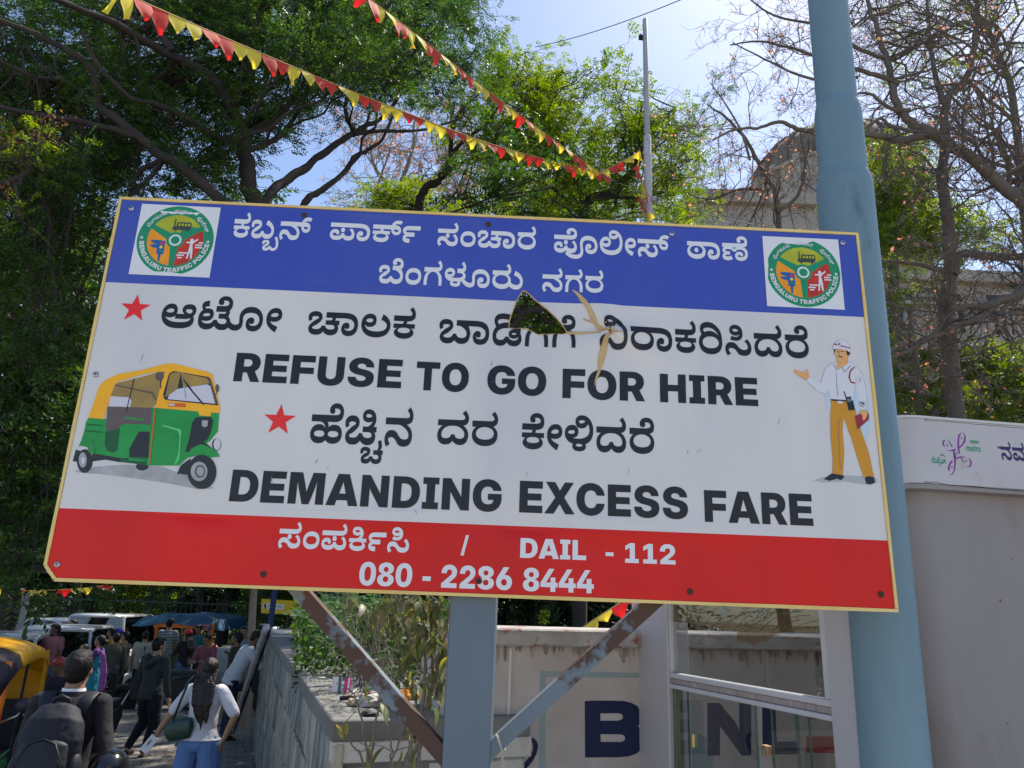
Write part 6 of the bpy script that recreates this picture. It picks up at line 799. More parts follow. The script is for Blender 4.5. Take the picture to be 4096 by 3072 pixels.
ck = N.new('ShaderNodeTexNoise'); ck.inputs['Scale'].default_value = 14; mx = N.new('ShaderNodeMix'); mx.data_type = 'RGBA'; mx.inputs[6].default_value = (0.40, 0.26, 0.12, 1); mx.inputs[7].default_value = (0.20, 0.13, 0.07, 1)
mu = N.new('ShaderNodeMath'); mu.operation = 'MULTIPLY'; L.new(tc.outputs['Object'], wv.inputs[0]); L.new(tc.outputs['Object'], ck.inputs[0]); L.new(wv.outputs[1], mu.inputs[0]); L.new(ck.outputs[0], mu.inputs[1]); L.new(mu.outputs[0], mx.inputs['Factor']); L.new(mx.outputs[2], bs.inputs['Base Color'])
def kdec(name, pls, m, w):
    pts = [[k_uv(2650 + x * .4171, 2380 + y * .4171) for x, y in pl] for pl in pls]; [bind(decal(name, [([p], 0)], w, m, None, toworld=k_pt), TB) for p in pts]
def newspaper(pls, w, label):
    pts = [[k_uv(2650 + x * .4171, 2380 + y * .4171) for x, y in pl] for pl in pls]
    fn = lambda u, v, w_=0: k_pt(u, v, w_ + 0.004 * math.sin(u * 23) * math.cos(v * 17))
    mb = MB()
    for pl in pts:
        P, F = fill([pl], (), [(u, v) for u in np.arange(min(p[0] for p in pl), max(p[0] for p in pl), .03) for v in np.arange(min(p[1] for p in pl), max(p[1] for p in pl), .03)]); mb.add([fn(p[0], p[1], w) for p in P], F)
    return tag(mb.build('newspaper', m_news, None, smooth=True, rec=False), label, 'newspaper')
newspaper([[(88, 0), (88, 255), (180, 262), (300, 275), (352, 292), (400, 280), (440, 300), (520, 325), (600, 336), (690, 350), (690, 0)]], -0.014, 'left sheet of old newspaper taped inside the upper pane of the booth')
newspaper([[(668, 0), (690, 340), (683, 400), (690, 450), (760, 452), (840, 456), (960, 440), (1030, 390), (1120, 350), (1340, 350), (1440, 345), (1552, 320), (1552, 0)]], -0.018, 'wide torn sheet of brown newspaper hanging lowest inside the upper pane of the booth')
kdec('news_photo', [[(523, 60), (610, 60), (610, 195), (523, 195)], [(855, 150), (950, 150), (945, 205), (858, 200)], [(1040, 110), (1110, 112), (1108, 155), (1042, 150)], [(1200, 130), (1290, 130), (1285, 155), (1205, 150)]], mat('news_teal', (0.12, 0.19, 0.17), 0.85, (0.3, 0.27, 0.17), 60, 0.7), -0.0095)
kdec('news_headline', [[(735, y), (775, y + 4), (772, y + 24), (738, y + 20)] for y in (115, 150, 185)] + [[(765, y), (785, y + 4), (782, y + 24), (764, y + 20)] for y in (200, 240, 275)] + [[(385, 130), (400, 150), (392, 160)], [(395, 215), (405, 220), (402, 275), (396, 270)]], mat('news_ink', (0.07, 0.05, 0.04), 0.85), -0.0095)

# ---- metro booth with rounded canopy
FA = at(3674, 1673, 3.0); ZT = FA[2]; ZB = at(3657, 1930, 3.0)[2]; FB = onz(4096, 1706, ZT); FD = FB - FA; FD[2] = 0; FD /= np.linalg.norm(FD); fN = V(FD[1], -FD[0], 0)
def f_uv(x, y):
    v = ray(x, y); t = ((FA - EYEP) @ fN) / (v @ fN); p = EYEP + v * t - FA; return (float(p @ FD), float(p[2]))
def f_pt(u, v, w=0.0): return FA + FD * u + V(0, 0, v) + fN * w
side = V(-0.32, 0.947, 0)
def plan(off, r):
    """plan outline of the canopy, pulled in by off"""
    base = FA + V(0, 0, -FA[2]); o = base - fN * off + FD * (off * 0.9)
    arc = []; a0 = math.atan2(fN[1], fN[0]); nl = V(-FD[0] * .96, -FD[1] - .25, 0); a1 = math.atan2(-side[0], side[1]); sN = V(-side[1], side[0], 0); sN /= np.linalg.norm(sN)
    c = o - fN * r; a1 = math.atan2(sN[1], sN[0]); a1 = a1 if a1 > 0 else a1 + 2 * PI; a1 -= 2 * PI
    for i in range(13):
        a = a0 + (a1 - a0) * i / 12; arc.append(c + V(math.cos(a), math.sin(a), 0) * r)
    return [o + FD * 3.2] + arc + [arc[-1] + side * 0.32]
m_fascia = mat('fascia_white', (0.56, 0.535, 0.55), 0.6, (0.46, 0.43, 0.43), 2.4, 0.8, bump=0.0012, bsc=60, col3=(0.40, 0.33, 0.22), sc3=2.2, thr3=0.66, soft3=0.1)
m_body = mat('booth_wall_grey', (0.31, 0.285, 0.29), 0.7, (0.25, 0.22, 0.205), 1.5, 0.8, bump=0.0012, bsc=60, col3=(0.20, 0.155, 0.125), sc3=1.6, thr3=0.52, soft3=0.25, stretch=(1, 1, .5))
MBT = empty('metro_booth', (FA[0], FA[1] + 0.3, gnd(3)), 0, 'metro station booth with curved white canopy fascia at the right edge', 'booth')
def ringwall(pl, z0, z1, name, m):
    mb = MB(); n = len(pl); mb.add([V(p[0], p[1], z0) for p in pl] + [V(p[0], p[1], z1) for p in pl], [(i, i + 1, n + i + 1, n + i) for i in range(n - 1)]); return bind(mb.build(name, m, None, smooth='auto', rec=False), MBT)
o1 = plan(0, 0.12); ringwall(o1, ZB, ZT, 'fascia', m_fascia)
def deck(pl, z, name, m, t=0.012):
    mb = MB(); pl = pl + [pl[0] + side * 1.0]; n = len(pl); mb.add([V(p[0], p[1], z) for p in pl] + [V(p[0], p[1], z + t) for p in pl], [tuple(range(n)), tuple(range(2 * n - 1, n - 1, -1))] + [(i, (i + 1) % n, (i + 1) % n + n, i + n) for i in range(n)]); return bind(mb.build(name, m, None), MBT)
deck(plan(-0.006, 0.126), ZT + .001, 'roof_sheet', mat('roof_white', (0.62, 0.61, 0.6), 0.7, bump=0.001), 0.010); deck(plan(0.004, 0.116), ZB - 0.022, 'soffit', m_body, 0.020)
ringwall(plan(0.075, 0.10), gnd(3.5), ZB - .02, 'wall', m_body)
mb = MB(); pp = plan(-0.001, 0.121); 
X3 = lambda *ps: [[f_uv(3550 + x * .2472, 1640 + y * .2472) for x, y in ps]]
m_purple = mat('purple_paint', srgb(136, 44, 150), 0.5); m_mgreen = mat('metro_green', srgb(30, 150, 110), 0.5); m_deep = mat('deep_violet_ink', srgb(44, 30, 92), 0.5)
pur = [[(1195, 365), (1150, 395), (1132, 480), (1130, 600), (1150, 708), (1175, 712), (1156, 600), (1158, 480), (1175, 400), (1200, 375)], [(1218, 350), (1255, 400), (1268, 450), (1255, 520), (1210, 580), (1155, 632), (1150, 600), (1200, 560), (1230, 500), (1245, 440), (1235, 390)],
       [(940, 490), (905, 487), (888, 520), (893, 560), (910, 590), (930, 597), (912, 560), (912, 520), (925, 500)], [(965, 475), (1010, 520), (1055, 600), (1040, 603), (1000, 530)],
       [(940, 640), (990, 655), (1105, 628), (1110, 650), (1085, 660), (1105, 780), (1105, 860), (1095, 960), (1060, 1040), (1030, 1055), (1005, 1035), (1040, 1040), (1070, 980), (1080, 860), (1060, 665), (980, 662)],
       [(1048, 805), (1000, 860), (975, 920), (978, 970), (1003, 995), (1000, 940), (1015, 890), (1048, 840)], [(1105, 775), (1180, 748), (1250, 760), (1270, 775), (1200, 768), (1108, 798)], [(1180, 765), (1200, 770), (1222, 815), (1255, 862), (1235, 850), (1195, 800)],
       [(1305, 765), (1350, 810), (1363, 860), (1350, 910), (1315, 928), (1262, 908), (1310, 912), (1340, 880), (1335, 830)]]
its = [(X3(*p), 0) for p in pur] + [(X3(*[(cx + 15 * math.cos(t), cy + 15 * math.sin(t)) for t in np.linspace(0, 2 * PI, 12, endpoint=False)]), 1) for cx, cy in ((1195, 460), (963, 573), (1118, 702), (1270, 822), (1038, 928))]
bind(decal('metro_logo', its, 0.001, [m_purple, m_mgreen], None, toworld=f_pt), MBT)
def ft(s, key, l, r, t, b, m):
    c = lambda x, y: (3550 + x * .2472, 1640 + y * .2472); k = (b - t) / 2
    gl = fit_text(s, key, c(l, (t + b) / 2), c(r, (t + b) / 2), c(l, t), c(l, b), conv=f_uv); bind(decal('lettering', [(g, 0) for g in gl], 0.001, m, None, toworld=f_pt), MBT)
ft('namma', 'm', 1332, 1470, 487, 540, m_mgreen); ft('metro', 'm', 1275, 1500, 570, 665, m_mgreen); ft('262 248 122 64 74', None, 715, 942, 748, 900, m_mgreen); ft('42 47 120', None, 850, 932, 700, 765, m_mgreen)
ft('42 47 120', None, 1842, 2420, 505, 960, m_deep)
mb = MB(); c = o1[12] + side * 0.10; cz = (ZT + ZB) / 2 - 0.01; sN = V(-side[1], side[0], 0); sN = sN if sN[1] < 0 else -sN
mb.add([c + side * (0.10 * math.cos(t)) + V(0, 0, cz + 0.085 * math.sin(t)) + sN * 0.002 for t in np.linspace(0, 2 * PI, 28, endpoint=False)], [tuple(range(28))]); bind(mb.build('round_sticker', m_mgreen, None, rec=False), MBT)
for k in range(16):                                        # scuffs and old fixing marks
    u, v = random.uniform(.05, 1.2), ZB - FA[2] - random.uniform(.15, 1.1) if k % 4 else -random.uniform(.05, .24); r = random.uniform(.002, .006)
    bind(decal('scuff', [([[(u + r * random.uniform(.5, 1.4) * math.cos(t), v + r * random.uniform(.5, 1.6) * math.sin(t)) for t in np.linspace(0, 2 * PI, 9, endpoint=False)]], 0)], -0.0735 if k % 4 else .0012, mat('scuff_dark', (.13, .09, .075), .8), None, toworld=f_pt), MBT)
# hairline cracks along the fascia edges
def crack(pts, r=0.0009): mb = MB(); mb.tube([f_pt(*f_uv(3550 + x * .2472, 1640 + y * .2472), 0.0004) for x, y in pts], r, 4); bind(mb.build('hairline_crack', m_dark, None), MBT)
crack([(600, 160), (780, 178), (870, 175), (1000, 190), (1150, 205), (1300, 215), (1420, 232), (1560, 238), (1700, 250), (1850, 262), (2000, 280), (2200, 296)]); crack([(600, 1160), (700, 1172), (780, 1165), (860, 1190), (1000, 1215), (1200, 1228), (1400, 1245), (1600, 1262), (1900, 1290), (2200, 1310)], 0.0012)
crack([(600, 165), (622, 140), (620, 180)])


# ------------------------------------------------------------------ white flag pole with its flags
m_wpole = mat('chalky_white_paint', (0.60, 0.59, 0.60), 0.6, (0.42, 0.41, 0.42), 5, 0.7, bump=0.0015, bsc=40, col3=(0.16, 0.15, 0.15), sc3=9, thr3=0.68, soft3=0.04)
FY = 12.0; ft_, fb_ = at(2580, 80, FY), at(2574, 880, FY); FXc = ft_[0]; zj = at(2579, 545, FY)[2]
FP = empty('flag_pole', (FXc, FY, gnd(FY)), 0, 'slim white pole with small pulleys standing behind the top edge of the board', 'flag pole')
mb = MB(); mb.lathe([(0.075, 0), (0.072, zj - gnd(FY) - 0.03), (0.06, zj - gnd(FY))], 20); mb.build('lower_pipe', m_wpole, FP, smooth='auto')
mb = MB(); mb.lathe([(0.054, zj - gnd(FY) - 0.05), (0.048, ft_[2] - gnd(FY)), (0.03, ft_[2] - gnd(FY) + 0.03)], 20); mb.build('upper_pipe', mat('grey_pipe', (0.36, 0.35, 0.36), 0.55, (0.5, 0.49, 0.49), 4, 0.7), FP, smooth='auto')
for (px, py) in ((2592, 293), (2588, 465), (2590, 625)):
    z = at(px, py, FY)[2] - gnd(FY); mb = MB(); mb.tube([(0.075 + 0.035 * math.cos(t), -0.03 + 0.02 * math.sin(t * 1), z + 0.04 * math.sin(t)) for t in np.linspace(0, 2 * PI, 14)], 0.010, 6, caps=False); mb.build('ring', m_wpole, FP, smooth=True)
z = at(2560, 150, FY)[2] - gnd(FY); mb = MB(); mb.box((-0.085, 0, z), (0.09, 0.05, 0.10), rz=0.3, bev=0.015); mb.tube([(-.04, 0, z + .05), (-.09, 0, z + .09), (-.12, 0, z - .06)], 0.01, 6); mb.build('pulley', m_dark, FP)
z = at(2592, 805, FY)[2] - gnd(FY); mb = MB(); mb.tube([(0.085, -0.07, z - .03), (0.085, -.07, z + .04)], 0.05, 12); mb.build('insulator', m_wpole, FP, smooth='auto')
m_fy = mat('flag_yellow', srgb(222, 206, 100), 0.7, srgb(206, 188, 84), 10, 0.6, trans=0.5); m_fr = mat('flag_red', srgb(206, 96, 80), 0.7, srgb(190, 78, 66), 10, 0.6, trans=0.45)
m_cord = mat('flag_cord', (0.45, 0.30, 0.12), 0.9)
def flagmesh(name, w, h, m, seed):
    """pennant folded over the cord: a band on top and a ragged, curling triangle"""
    rd = random.Random(seed); nx, nz_ = 8, 7; mb = MB(); tipx = w * rd.uniform(0.45, 0.68); sw = rd.uniform(-1, 1)
    for j in range(nz_ + 1):
        t = j / nz_
        for i in range(nx + 1):
            s = i / nx; k = max(0.0, (t - 0.40) / 0.60); lw = 1 - k ** 0.85 * 0.97
            x = (w * s) if t < 0.40 else tipx + (w * s - tipx) * lw + rd.uniform(-.004, .004) * k
            z = -h * t + 0.01 * h * math.sin(s * 9) * t; y = 0.05 * w * math.sin(s * 4 + sw * 3) * t + 0.30 * w * t * t * sw * math.sin(PI * s * 0.9 + 0.4)
            mb.v.append((x, y, z + (rd.uniform(-.02, .02) * h if j == nz_ else 0)))
    for j in range(nz_):
        for i in range(nx): mb.f.append((j * (nx + 1) + i, j * (nx + 1) + i + 1, (j + 1) * (nx + 1) + i + 1, (j + 1) * (nx + 1) + i)); mb.m.append(0)
    return mb.build(name, m, None, smooth=True, rec=False)
FLP = {}
for mi, m in enumerate((m_fy, m_fr)):
    for k in range(5): o = flagmesh('flag', 0.212, 0.150 + 0.014 * (k % 3), m, 10 * mi + k); FLP[(mi, k)] = o.data; bpy.data.objects.remove(o)
def bunting(path, label, start=0, scale=1.0, twist=0.0, group='bunting lines of yellow and red flags', run=2):
    P = [np.array(p) for p in path]; root = empty('bunting', P[0], 0, label, 'bunting', group)
    mb = MB(); mb.tube(P, 0.006, 5); bind(mb.build('cord', m_cord, None), root)
    seg = [np.linalg.norm(P[i + 1] - P[i]) for i in range(len(P) - 1)]; cum = np.concatenate([[0], np.cumsum(seg)]); s = 0.0; k = 0
    f = lambda t: np.array([np.interp(t, cum, [p[a] for p in P]) for a in range(3)])
    while s + 0.212 * scale < cum[-1]:
        a, b = f(s), f(s + 0.212 * scale); d = b - a; col = ((k + start) // run) % 2; q = random.randrange(5)
        o = bpy.data.objects.new('flag', FLP[(col, q)]); COL.objects.link(o); o.parent = root; o.matrix_parent_inverse = Matrix.Translation(-root.location)
        x = Vector(d).normalized(); z = Vector((0, 0, 1)) - x * x.z; z.normalize(); y = z.cross(x); tw = random.gauss(0, 0.28) + twist
        z2 = z * math.cos(tw) + y * math.sin(tw); y2 = z2.cross(x); M_ = Matrix((x, y2, z2)).transposed().to_4x4(); hs = random.choice((1, 1, .9, 1.1, .85, .7, 1.15))
        o.matrix_basis = Matrix.Translation(Vector(a)) @ M_ @ Matrix.Diagonal((scale, scale, scale * hs, 1)); s += 0.2125 * scale; k += 1
    return root
def sag(a, b, n=24, s=0.3):
    return [a + (b - a) * t - V(0, 0, s * 4 * t * (1 - t)) for t in np.linspace(0, 1, n)]
JN = at(2395, 690, 11.5); PTOP = at(2560, 592, FY - 0.06)
pA = [at(470, -40, 4.6), at(560, 2, 5.0), at(1050, 215, 6.4), at(1560, 425, 8.3), at(2010, 590, 10.0), JN, at(2440, 712, 11.65)]
pB = [at(1380, -90, 5.6), at(1475, -8, 6.0), at(1700, 165, 7.3), at(2000, 400, 9.0), at(2260, 590, 10.7), at(2420, 705, 11.6)]
bunting(cr(pA, 8), 'long lower bunting line crossing the whole tree canopy from the upper left corner', 0)
bunting(cr(pB, 8), 'upper bunting line coming down steeply from the top centre of the picture', 1)
bunting(cr([at(2375, 700, 11.5), at(2470, 655, 11.8), at(2545, 612, FY - .08), PTOP], 6), 'short bunting line rising from the meeting point to the white pole', 0)
dz = [at(2560, 600, FY - .1), at(2556, 680, FY - .14), at(2575, 740, FY - .16), at(2562, 800, FY - .12), at(2590, 850, FY - .15), at(2588, 905, FY - .13)]
bunting(cr(dz, 6), 'bunched end of bunting hanging down along the white pole', 0, 0.8, 0.9); bunting(cr([p + V(0.07, 0.05, -0.2) for p in dz[1:]], 6), 'second bunched strand of flags hanging beside the white pole', 1, 0.85, -1.0)
bunting(cr([at(2325, 2512, 9.0), at(2400, 2462, 9.1), at(2520, 2385, 9.3), at(2640, 2300, 9.5)], 6), 'short bunting strand seen under the board above the wall coping', 0, 1.1)
bunting(cr([at(-60, 2352, 26), at(120, 2362, 26), at(330, 2352, 27), at(480, 2330, 28)], 6), 'far bunting strung low under the dark trees at left', 0, 1.6)
m_wire = mat('wire_black', (0.03, 0.03, 0.03), 0.6)
for (a, b, lb, r) in ((at(2140, 188, 14), at(2860, -60, 9), 'overhead cable crossing the open sky left of the white pole', .008), (at(-50, 940, 9), at(1500, 470, 13), 'thin grey wire slanting up through the canopy at left', .004), (at(100, 640, 9), at(1900, 800, 14), 'thin pale wire running down across the canopy behind the board', .004),
                      (at(2392, 690, 11.5), at(3020, 900, 9), 'green wire running down right from the meeting point of the buntings', .006), (at(3540, 1085, 12), at(4200, 1260, 10), 'thin green wire crossing in front of the balustrade at right', .006)):
    mb = MB(); mb.tube(sag(a, b, 16, 0.12), r, 5); tag(mb.build('wire', m_wire), lb, 'wire')

# ------------------------------------------------------------------ trees
m_bark = mat('dark_bark', (0.030, 0.025, 0.022), 0.95, (0.06, 0.048, 0.04), 6, 0.8, bump=0.01, bsc=30, stretch=(1, 1, .4))
m_bark2 = mat('brown_bark', (0.12, 0.095, 0.08), 0.9, (0.18, 0.15, 0.12), 6, 0.8, bump=0.012, bsc=26, stretch=(1, 1, .4))
m_bark3 = mat('pale_twig', (0.22, 0.19, 0.15), 0.9, (0.3, 0.26, 0.2), 6, 0.8)
LM = dict(a=mat('leaf_deep', (0.026, 0.066, 0.018), 0.45, (0.055, 0.11, 0.018), 0.9, 0.9, trans=0.42, island=0.40, contrast=(.35, .65)),
          b=mat('leaf_mid', (0.065, 0.125, 0.018), 0.45, (0.13, 0.18, 0.020), 0.9, 0.9, trans=0.55, island=0.40, contrast=(.35, .65)),
          c=mat('leaf_yellow', (0.13, 0.17, 0.020), 0.5, (0.075, 0.14, 0.024), 1.2, 0.9, trans=0.55, island=0.38, contrast=(.35, .65)),
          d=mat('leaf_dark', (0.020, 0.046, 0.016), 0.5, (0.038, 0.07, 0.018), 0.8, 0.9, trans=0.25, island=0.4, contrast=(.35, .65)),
          p=mat('leaf_pinkish', (0.48, 0.22, 0.15), 0.6, (0.40, 0.25, 0.12), 3, 0.9, trans=0.5, island=0.3),
          f=mat('blossom_rust', (0.30, 0.12, 0.06), 0.7, (0.22, 0.15, 0.05), 5, 0.9, trans=0.3, island=0.3))
def unit(v): return v / (np.linalg.norm(v, axis=-1, keepdims=True) + 1e-9)
def leaf_quads(P, D, Nn, L_, Wd):
    """diamond leaflets: base P, direction D, face normal Nn"""
    S_ = unit(np.cross(D, Nn)); L_ = np.asarray(L_)[:, None]; Wd = np.asarray(Wd)[:, None]
    v = np.stack([P, P + D * L_ * .5 + S_ * Wd * .5, P + D * L_, P + D * L_ * .5 - S_ * Wd * .5], 1)
    return v.reshape(-1, 3)
def sprays(P, D, pairs, size, lw, length, droop=0.25):
    """pinnate sprays at points P heading D: two rows of leaflets along each rachis"""
    n = len(P); Nn = unit(np.array([0, 0, 1.0]) + rng.normal(0, .55, (n, 3))); D = unit(D); Sd = unit(np.cross(D, Nn)); out = []
    for k in range(pairs):
        t = (k + .6) / pairs; base = P + D * (length * t) + np.array([0, 0, -1.0]) * droop * length * t * t
        for s in (-1, 1):
            d = unit(D * .55 + Sd * s + np.array([0, 0, -.25]) + rng.normal(0, .16, (n, 3))); nn = unit(Nn + rng.normal(0, .35, (n, 3)))
            sz = size * (1 - .35 * abs(t - .5)) * rng.uniform(.75, 1.2, n); out.append(leaf_quads(base, d, nn, sz, sz * lw))
    return np.concatenate(out)
def simple_leaves(P, size, lw):
    n = len(P); D = unit(rng.normal(0, 1, (n, 3)) + np.array([0, 0, -.4])); Nn = unit(rng.normal(0, 1, (n, 3)) + np.array([0, 0, .6])); sz = size * rng.uniform(.6, 1.25, n)
    return leaf_quads(P, D, Nn, sz, sz * lw)
def quads_of(v): return np.arange(len(v)).reshape(-1, 4)
class Wood:
    def __init__(s): s.V = []; s.F = []; s.n = 0; s.pts = []; s.rad = []
    def tube(s, P, r, n=6, anchor=True):
        P = np.array(P); k = len(P); T = np.gradient(P, axis=0); T = unit(T); a = np.array([0.31, 0.17, 0.93]); U_ = unit(np.cross(T, a)); W_ = np.cross(T, U_)
        ang = np.linspace(0, 2 * PI, n, endpoint=False); r = np.asarray(r) * np.ones(k)
        v = P[:, None] + r[:, None, None] * (np.cos(ang)[None, :, None] * U_[:, None] + np.sin(ang)[None, :, None] * W_[:, None])
        s.V.append(v.reshape(-1, 3)); i = np.arange(k - 1)[:, None] * n; j = np.arange(n)[None]; j2 = (j + 1) % n
        s.F.append((np.stack([i + j, i + j2, i + n + j2, i + n + j], -1).reshape(-1, 4)) + s.n); s.n += k * n
        if anchor: s.pts.append(P); s.rad.append(r)
    def build(s, name, m, par):
        if not s.V: return None
        return bind(npmesh(name, np.concatenate(s.V), np.concatenate(s.F), m, None, smooth=True), par)
def wiggle(a, b, n=8, amp=0.12, up=0.0):
    L_ = np.linalg.norm(b - a); t = np.linspace(0, 1, n)[:, None]; w = rng.normal(0, 1, (n, 3)).cumsum(0); w -= w[0] + (w[-1] - w[0]) * t
    return a + (b - a) * t + w * amp * L_ / math.sqrt(n) + np.array([0, 0, 1.0]) * up * L_ * np.sin(PI * t)
def tree(name, label, cat, limbs, clumps, leaf='a', spray=(6, .05, .38, .16), nsp=60, bark=None, twig_r=.005, sub=7, simple=False, extra=None, base=None, group=None, wig=.10):
    """limbs: [(points, r0, r1)]; clumps: [(centre, radii)]; foliage hangs on twigs grown from the nearest limb out to each clump"""
    W = Wood(); allp = [np.array(cr(p, 6)) for p, _, _ in limbs]
    for P, (p0, r0, r1) in zip(allp, limbs):
        n = len(P); L_ = np.linalg.norm(P[-1] - P[0]); jit = rng.normal(0, 1, (n, 3)).cumsum(0); jit -= np.linspace(0, 1, n)[:, None] * jit[-1]
        W.tube(P + jit * r0 * .12, np.linspace(r0, r1, n) * (1 + .06 * rng.normal(0, 1, n)), 9)
    b0 = base if base is not None else allp[0][0]
    root = empty(name, (b0[0], b0[1], gnd(b0[1])), 0, label, cat, group); Lv = []
    LP = np.concatenate([p for p in W.pts]); LR = np.concatenate(W.rad)
    for c, rd in clumps:
        c = np.array(c); rd = np.array(rd) * np.ones(3); d = np.linalg.norm((LP - c) * np.array([1, 1, .8]) , axis=1) + rng.uniform(0, .4, len(LP)); i = int(np.argmin(d)); a = LP[i]
        r0 = min(LR[i] * .6, .015 + .010 * np.linalg.norm(c - a)); br = wiggle(a, c, 9, wig, .06); W.tube(br, np.linspace(r0, twig_r * 1.6, 9), 6, anchor=False)
        tips = []
        for k in range(sub):
            s_ = br[rng.integers(4, 9)]; e = c + rng.normal(0, .5, 3) * rd; tw = wiggle(s_, e, 6, wig * 1.3, .05); W.tube(tw, np.linspace(twig_r * 1.5, twig_r * .6, 6), 4, anchor=False); tips.append(tw[1:])
            for q in range(2):
                s2 = tw[rng.integers(2, 6)]; e2 = s2 + rng.normal(0, .30, 3) * rd; t2 = wiggle(s2, e2, 5, wig * 1.3); W.tube(t2, np.linspace(twig_r, twig_r * .4, 5), 3, anchor=False); tips.append(t2[1:])
        if nsp:
            T = np.concatenate(tips); nn = max(1, int(nsp * np.prod(rd) ** (2 / 3) / .5)); P = T[rng.integers(0, len(T), nn)] + rng.normal(0, .10, (nn, 3)) * rd
            if simple: Lv.append(simple_leaves(P, spray[1], spray[2]))
            else:
                D = unit(P - c + rng.normal(0, .35, (nn, 3)) * rd + np.array([0, 0, .05])); Lv.append(sprays(P, D, spray[0], spray[1], spray[2], spray[3]))
    W.build('trunk', bark or m_bark, root)
    if Lv:
        v = np.concatenate(Lv); bind(npmesh('crown', v, quads_of(v), LM[leaf]), root)
    if extra:
        v = extra(LP, W); bind(npmesh('blossom', v, quads_of(v), LM['f'] if leaf in 'ab' else LM['p']), root)
    return root
def inpoly(px, py, pl): return wind(np.array([[px, py]]), [pl])[0] != 0
def scatter(pl, n, Y0, Y1, r, zs=.6):
    """clump centres: spread over a stretch of the view between two distances"""
    xs_ = [p[0] for p in pl]; ys_ = [p[1] for p in pl]; out = []; pts = []
    tries = 0
    while len(out) < n and tries < n * 60:
        tries += 1; x, y = rng.uniform(min(xs_), max(xs_)), rng.uniform(min(ys_), max(ys_))
        if not inpoly(x, y, pl): continue
        if pts and min((x - a) ** 2 + (y - b) ** 2 for a, b in pts[-200:]) < (0.35 * math.sqrt((max(xs_) - min(xs_)) * (max(ys_) - min(ys_)) / n)) ** 2: continue
        pts.append((x, y)); Y = rng.uniform(Y0, Y1); q = r * rng.uniform(.7, 1.25); out.append((at(x, y, Y), (q, q, q * zs)))
    return out
A_ = lambda Y, *ps: [at(x, y, Y + (p[2] if len(p) > 2 else 0)) for p in ps for x, y in [p[:2]]]
# big spreading tree upper left
fork = (975, 544)
SHADE = []
limbs = [([V(at(1390, 2600, 9)[0], 9, gnd(9)), at(1330, 2300, 9), at(1200, 1600, 9), at(1080, 980, 9), at(1050, 880, 9), at(1030, 780, 9), at(1000, 660, 9), at(975, 544, 9)], .20, .13),
         (A_(9, fork, (860, 330, -.3), (747, 240, -.6), (690, 203, -.8), (443, 82, -1.5), (100, -60, -2.4)), .11, .045), (A_(9, (690, 203, -.8), (600, 90, -1), (470, -60, -1.6)), .07, .03),
         (A_(9, (930, 420, -.2), (1000, 330, .2), (1010, 200, .5), (1060, 60, .6), (1130, -80, .6)), .08, .04), (A_(9, fork, (1100, 470, .4), (1180, 400, .8), (1330, 330, 1.4), (1460, 200, 1.8)), .08, .03),
         (A_(8.2, (1040, 900), (886, 785, -.2), (760, 690, -.3), (633, 627, -.4), (560, 550, -.5), (480, 490, -.6), (405, 430, -.6), (361, 297, -.8), (253, 215, -1), (145, 152, -1.2), (-60, 60, -1.5)), .10, .035),
         (A_(8.2, (560, 550, -.5), (430, 510, -.7), (260, 470, -1), (60, 440, -1.4), (-160, 380, -1.7)), .06, .025), (A_(8.2, (405, 430, -.6), (260, 330, -.5), (120, 300, -.8), (-60, 210, -1)), .045, .02),
         (A_(9, (1060, 830), (1101, 760, .2), (1200, 690, .6), (1300, 622, 1), (1416, 535, 1.4), (1480, 490, 1.6), (1540, 463, 1.8), (1600, 380, 2.1), (1650, 250, 2.4)), .10, .03),
         (A_(9, (1416, 535, 1.4), (1500, 525, 1.6), (1618, 524, 2), (1734, 510, 2.4), (1850, 470, 2.7)), .055, .022), (A_(9, (1416, 535, 1.4), (1380, 430, 1.5), (1420, 330, 1.7), (1500, 180, 1.9), (1560, 60, 2.1)), .05, .022),
         (A_(9.5, (1180, 900), (1230, 800, .1), (1300, 752, .3), (1380, 690, .6), (1423, 622, .9), (1470, 600, 1.1), (1530, 560, 1.3), (1580, 450, 1.5)), .075, .03),
         (A_(9, (975, 544), (900, 560, -.5), (770, 480, -.9), (640, 420, -1.2), (520, 390, -1.5), (380, 250, -1.8), (330, 120, -2)), .07, .025), (A_(9, (987, 600), (1090, 560, .3), (1170, 480, .6), (1240, 330, .9), (1270, 150, 1.1), (1330, 0, 1.2)), .06, .025)]
cl = scatter([(-160, -160), (1560, -160), (1760, 60), (1780, 250), (1650, 330), (1400, 380), (1250, 470), (1050, 560), (900, 700), (700, 780), (-160, 800)], 225, 7.9, 13.0, .62)
cl += scatter([(1250, -100), (1900, -120), (1990, 60), (2010, 200), (1960, 400), (1750, 480), (1500, 430), (1300, 300)], 48, 11.0, 14.0, .62)
cl += scatter([(-160, 560), (480, 620), (700, 780), (440, 860), (300, 1500), (-160, 1500)], 44, 7.4, 11, .62)
for k in range(105):                                       # the crown goes on over the street and shades it
    q = V(rng.uniform(-13, 4.5), rng.uniform(11, 30), 0); q[2] = rng.uniform(6.6, 9.2) - .004 * (q[1] - 18) ** 2 + 0.12 * max(0, q[1] - 14); SHADE.append((q, (1.3, 1.3, .6)))
def blossoms(LP, W):
    P = np.concatenate([at(x, y, 6.4)[None] + rng.normal(0, .05, (26, 3)) for x, y in [(10, 520), (60, 540), (130, 530), (60, 570), (150, 560), (215, 580), (165, 545), (10, 600), (85, 615), (0, 740), (40, 760), (250, 490), (180, 470)]]); return simple_leaves(P, .035, .5)
limbs = [(p, a * .74, b * .74) for p, a, b in limbs]
tree('rain_tree', 'huge dark spreading tree filling the upper left of the view', 'tree', limbs, cl, 'a', (7, .056, .40, .20), 165, m_bark, sub=7)
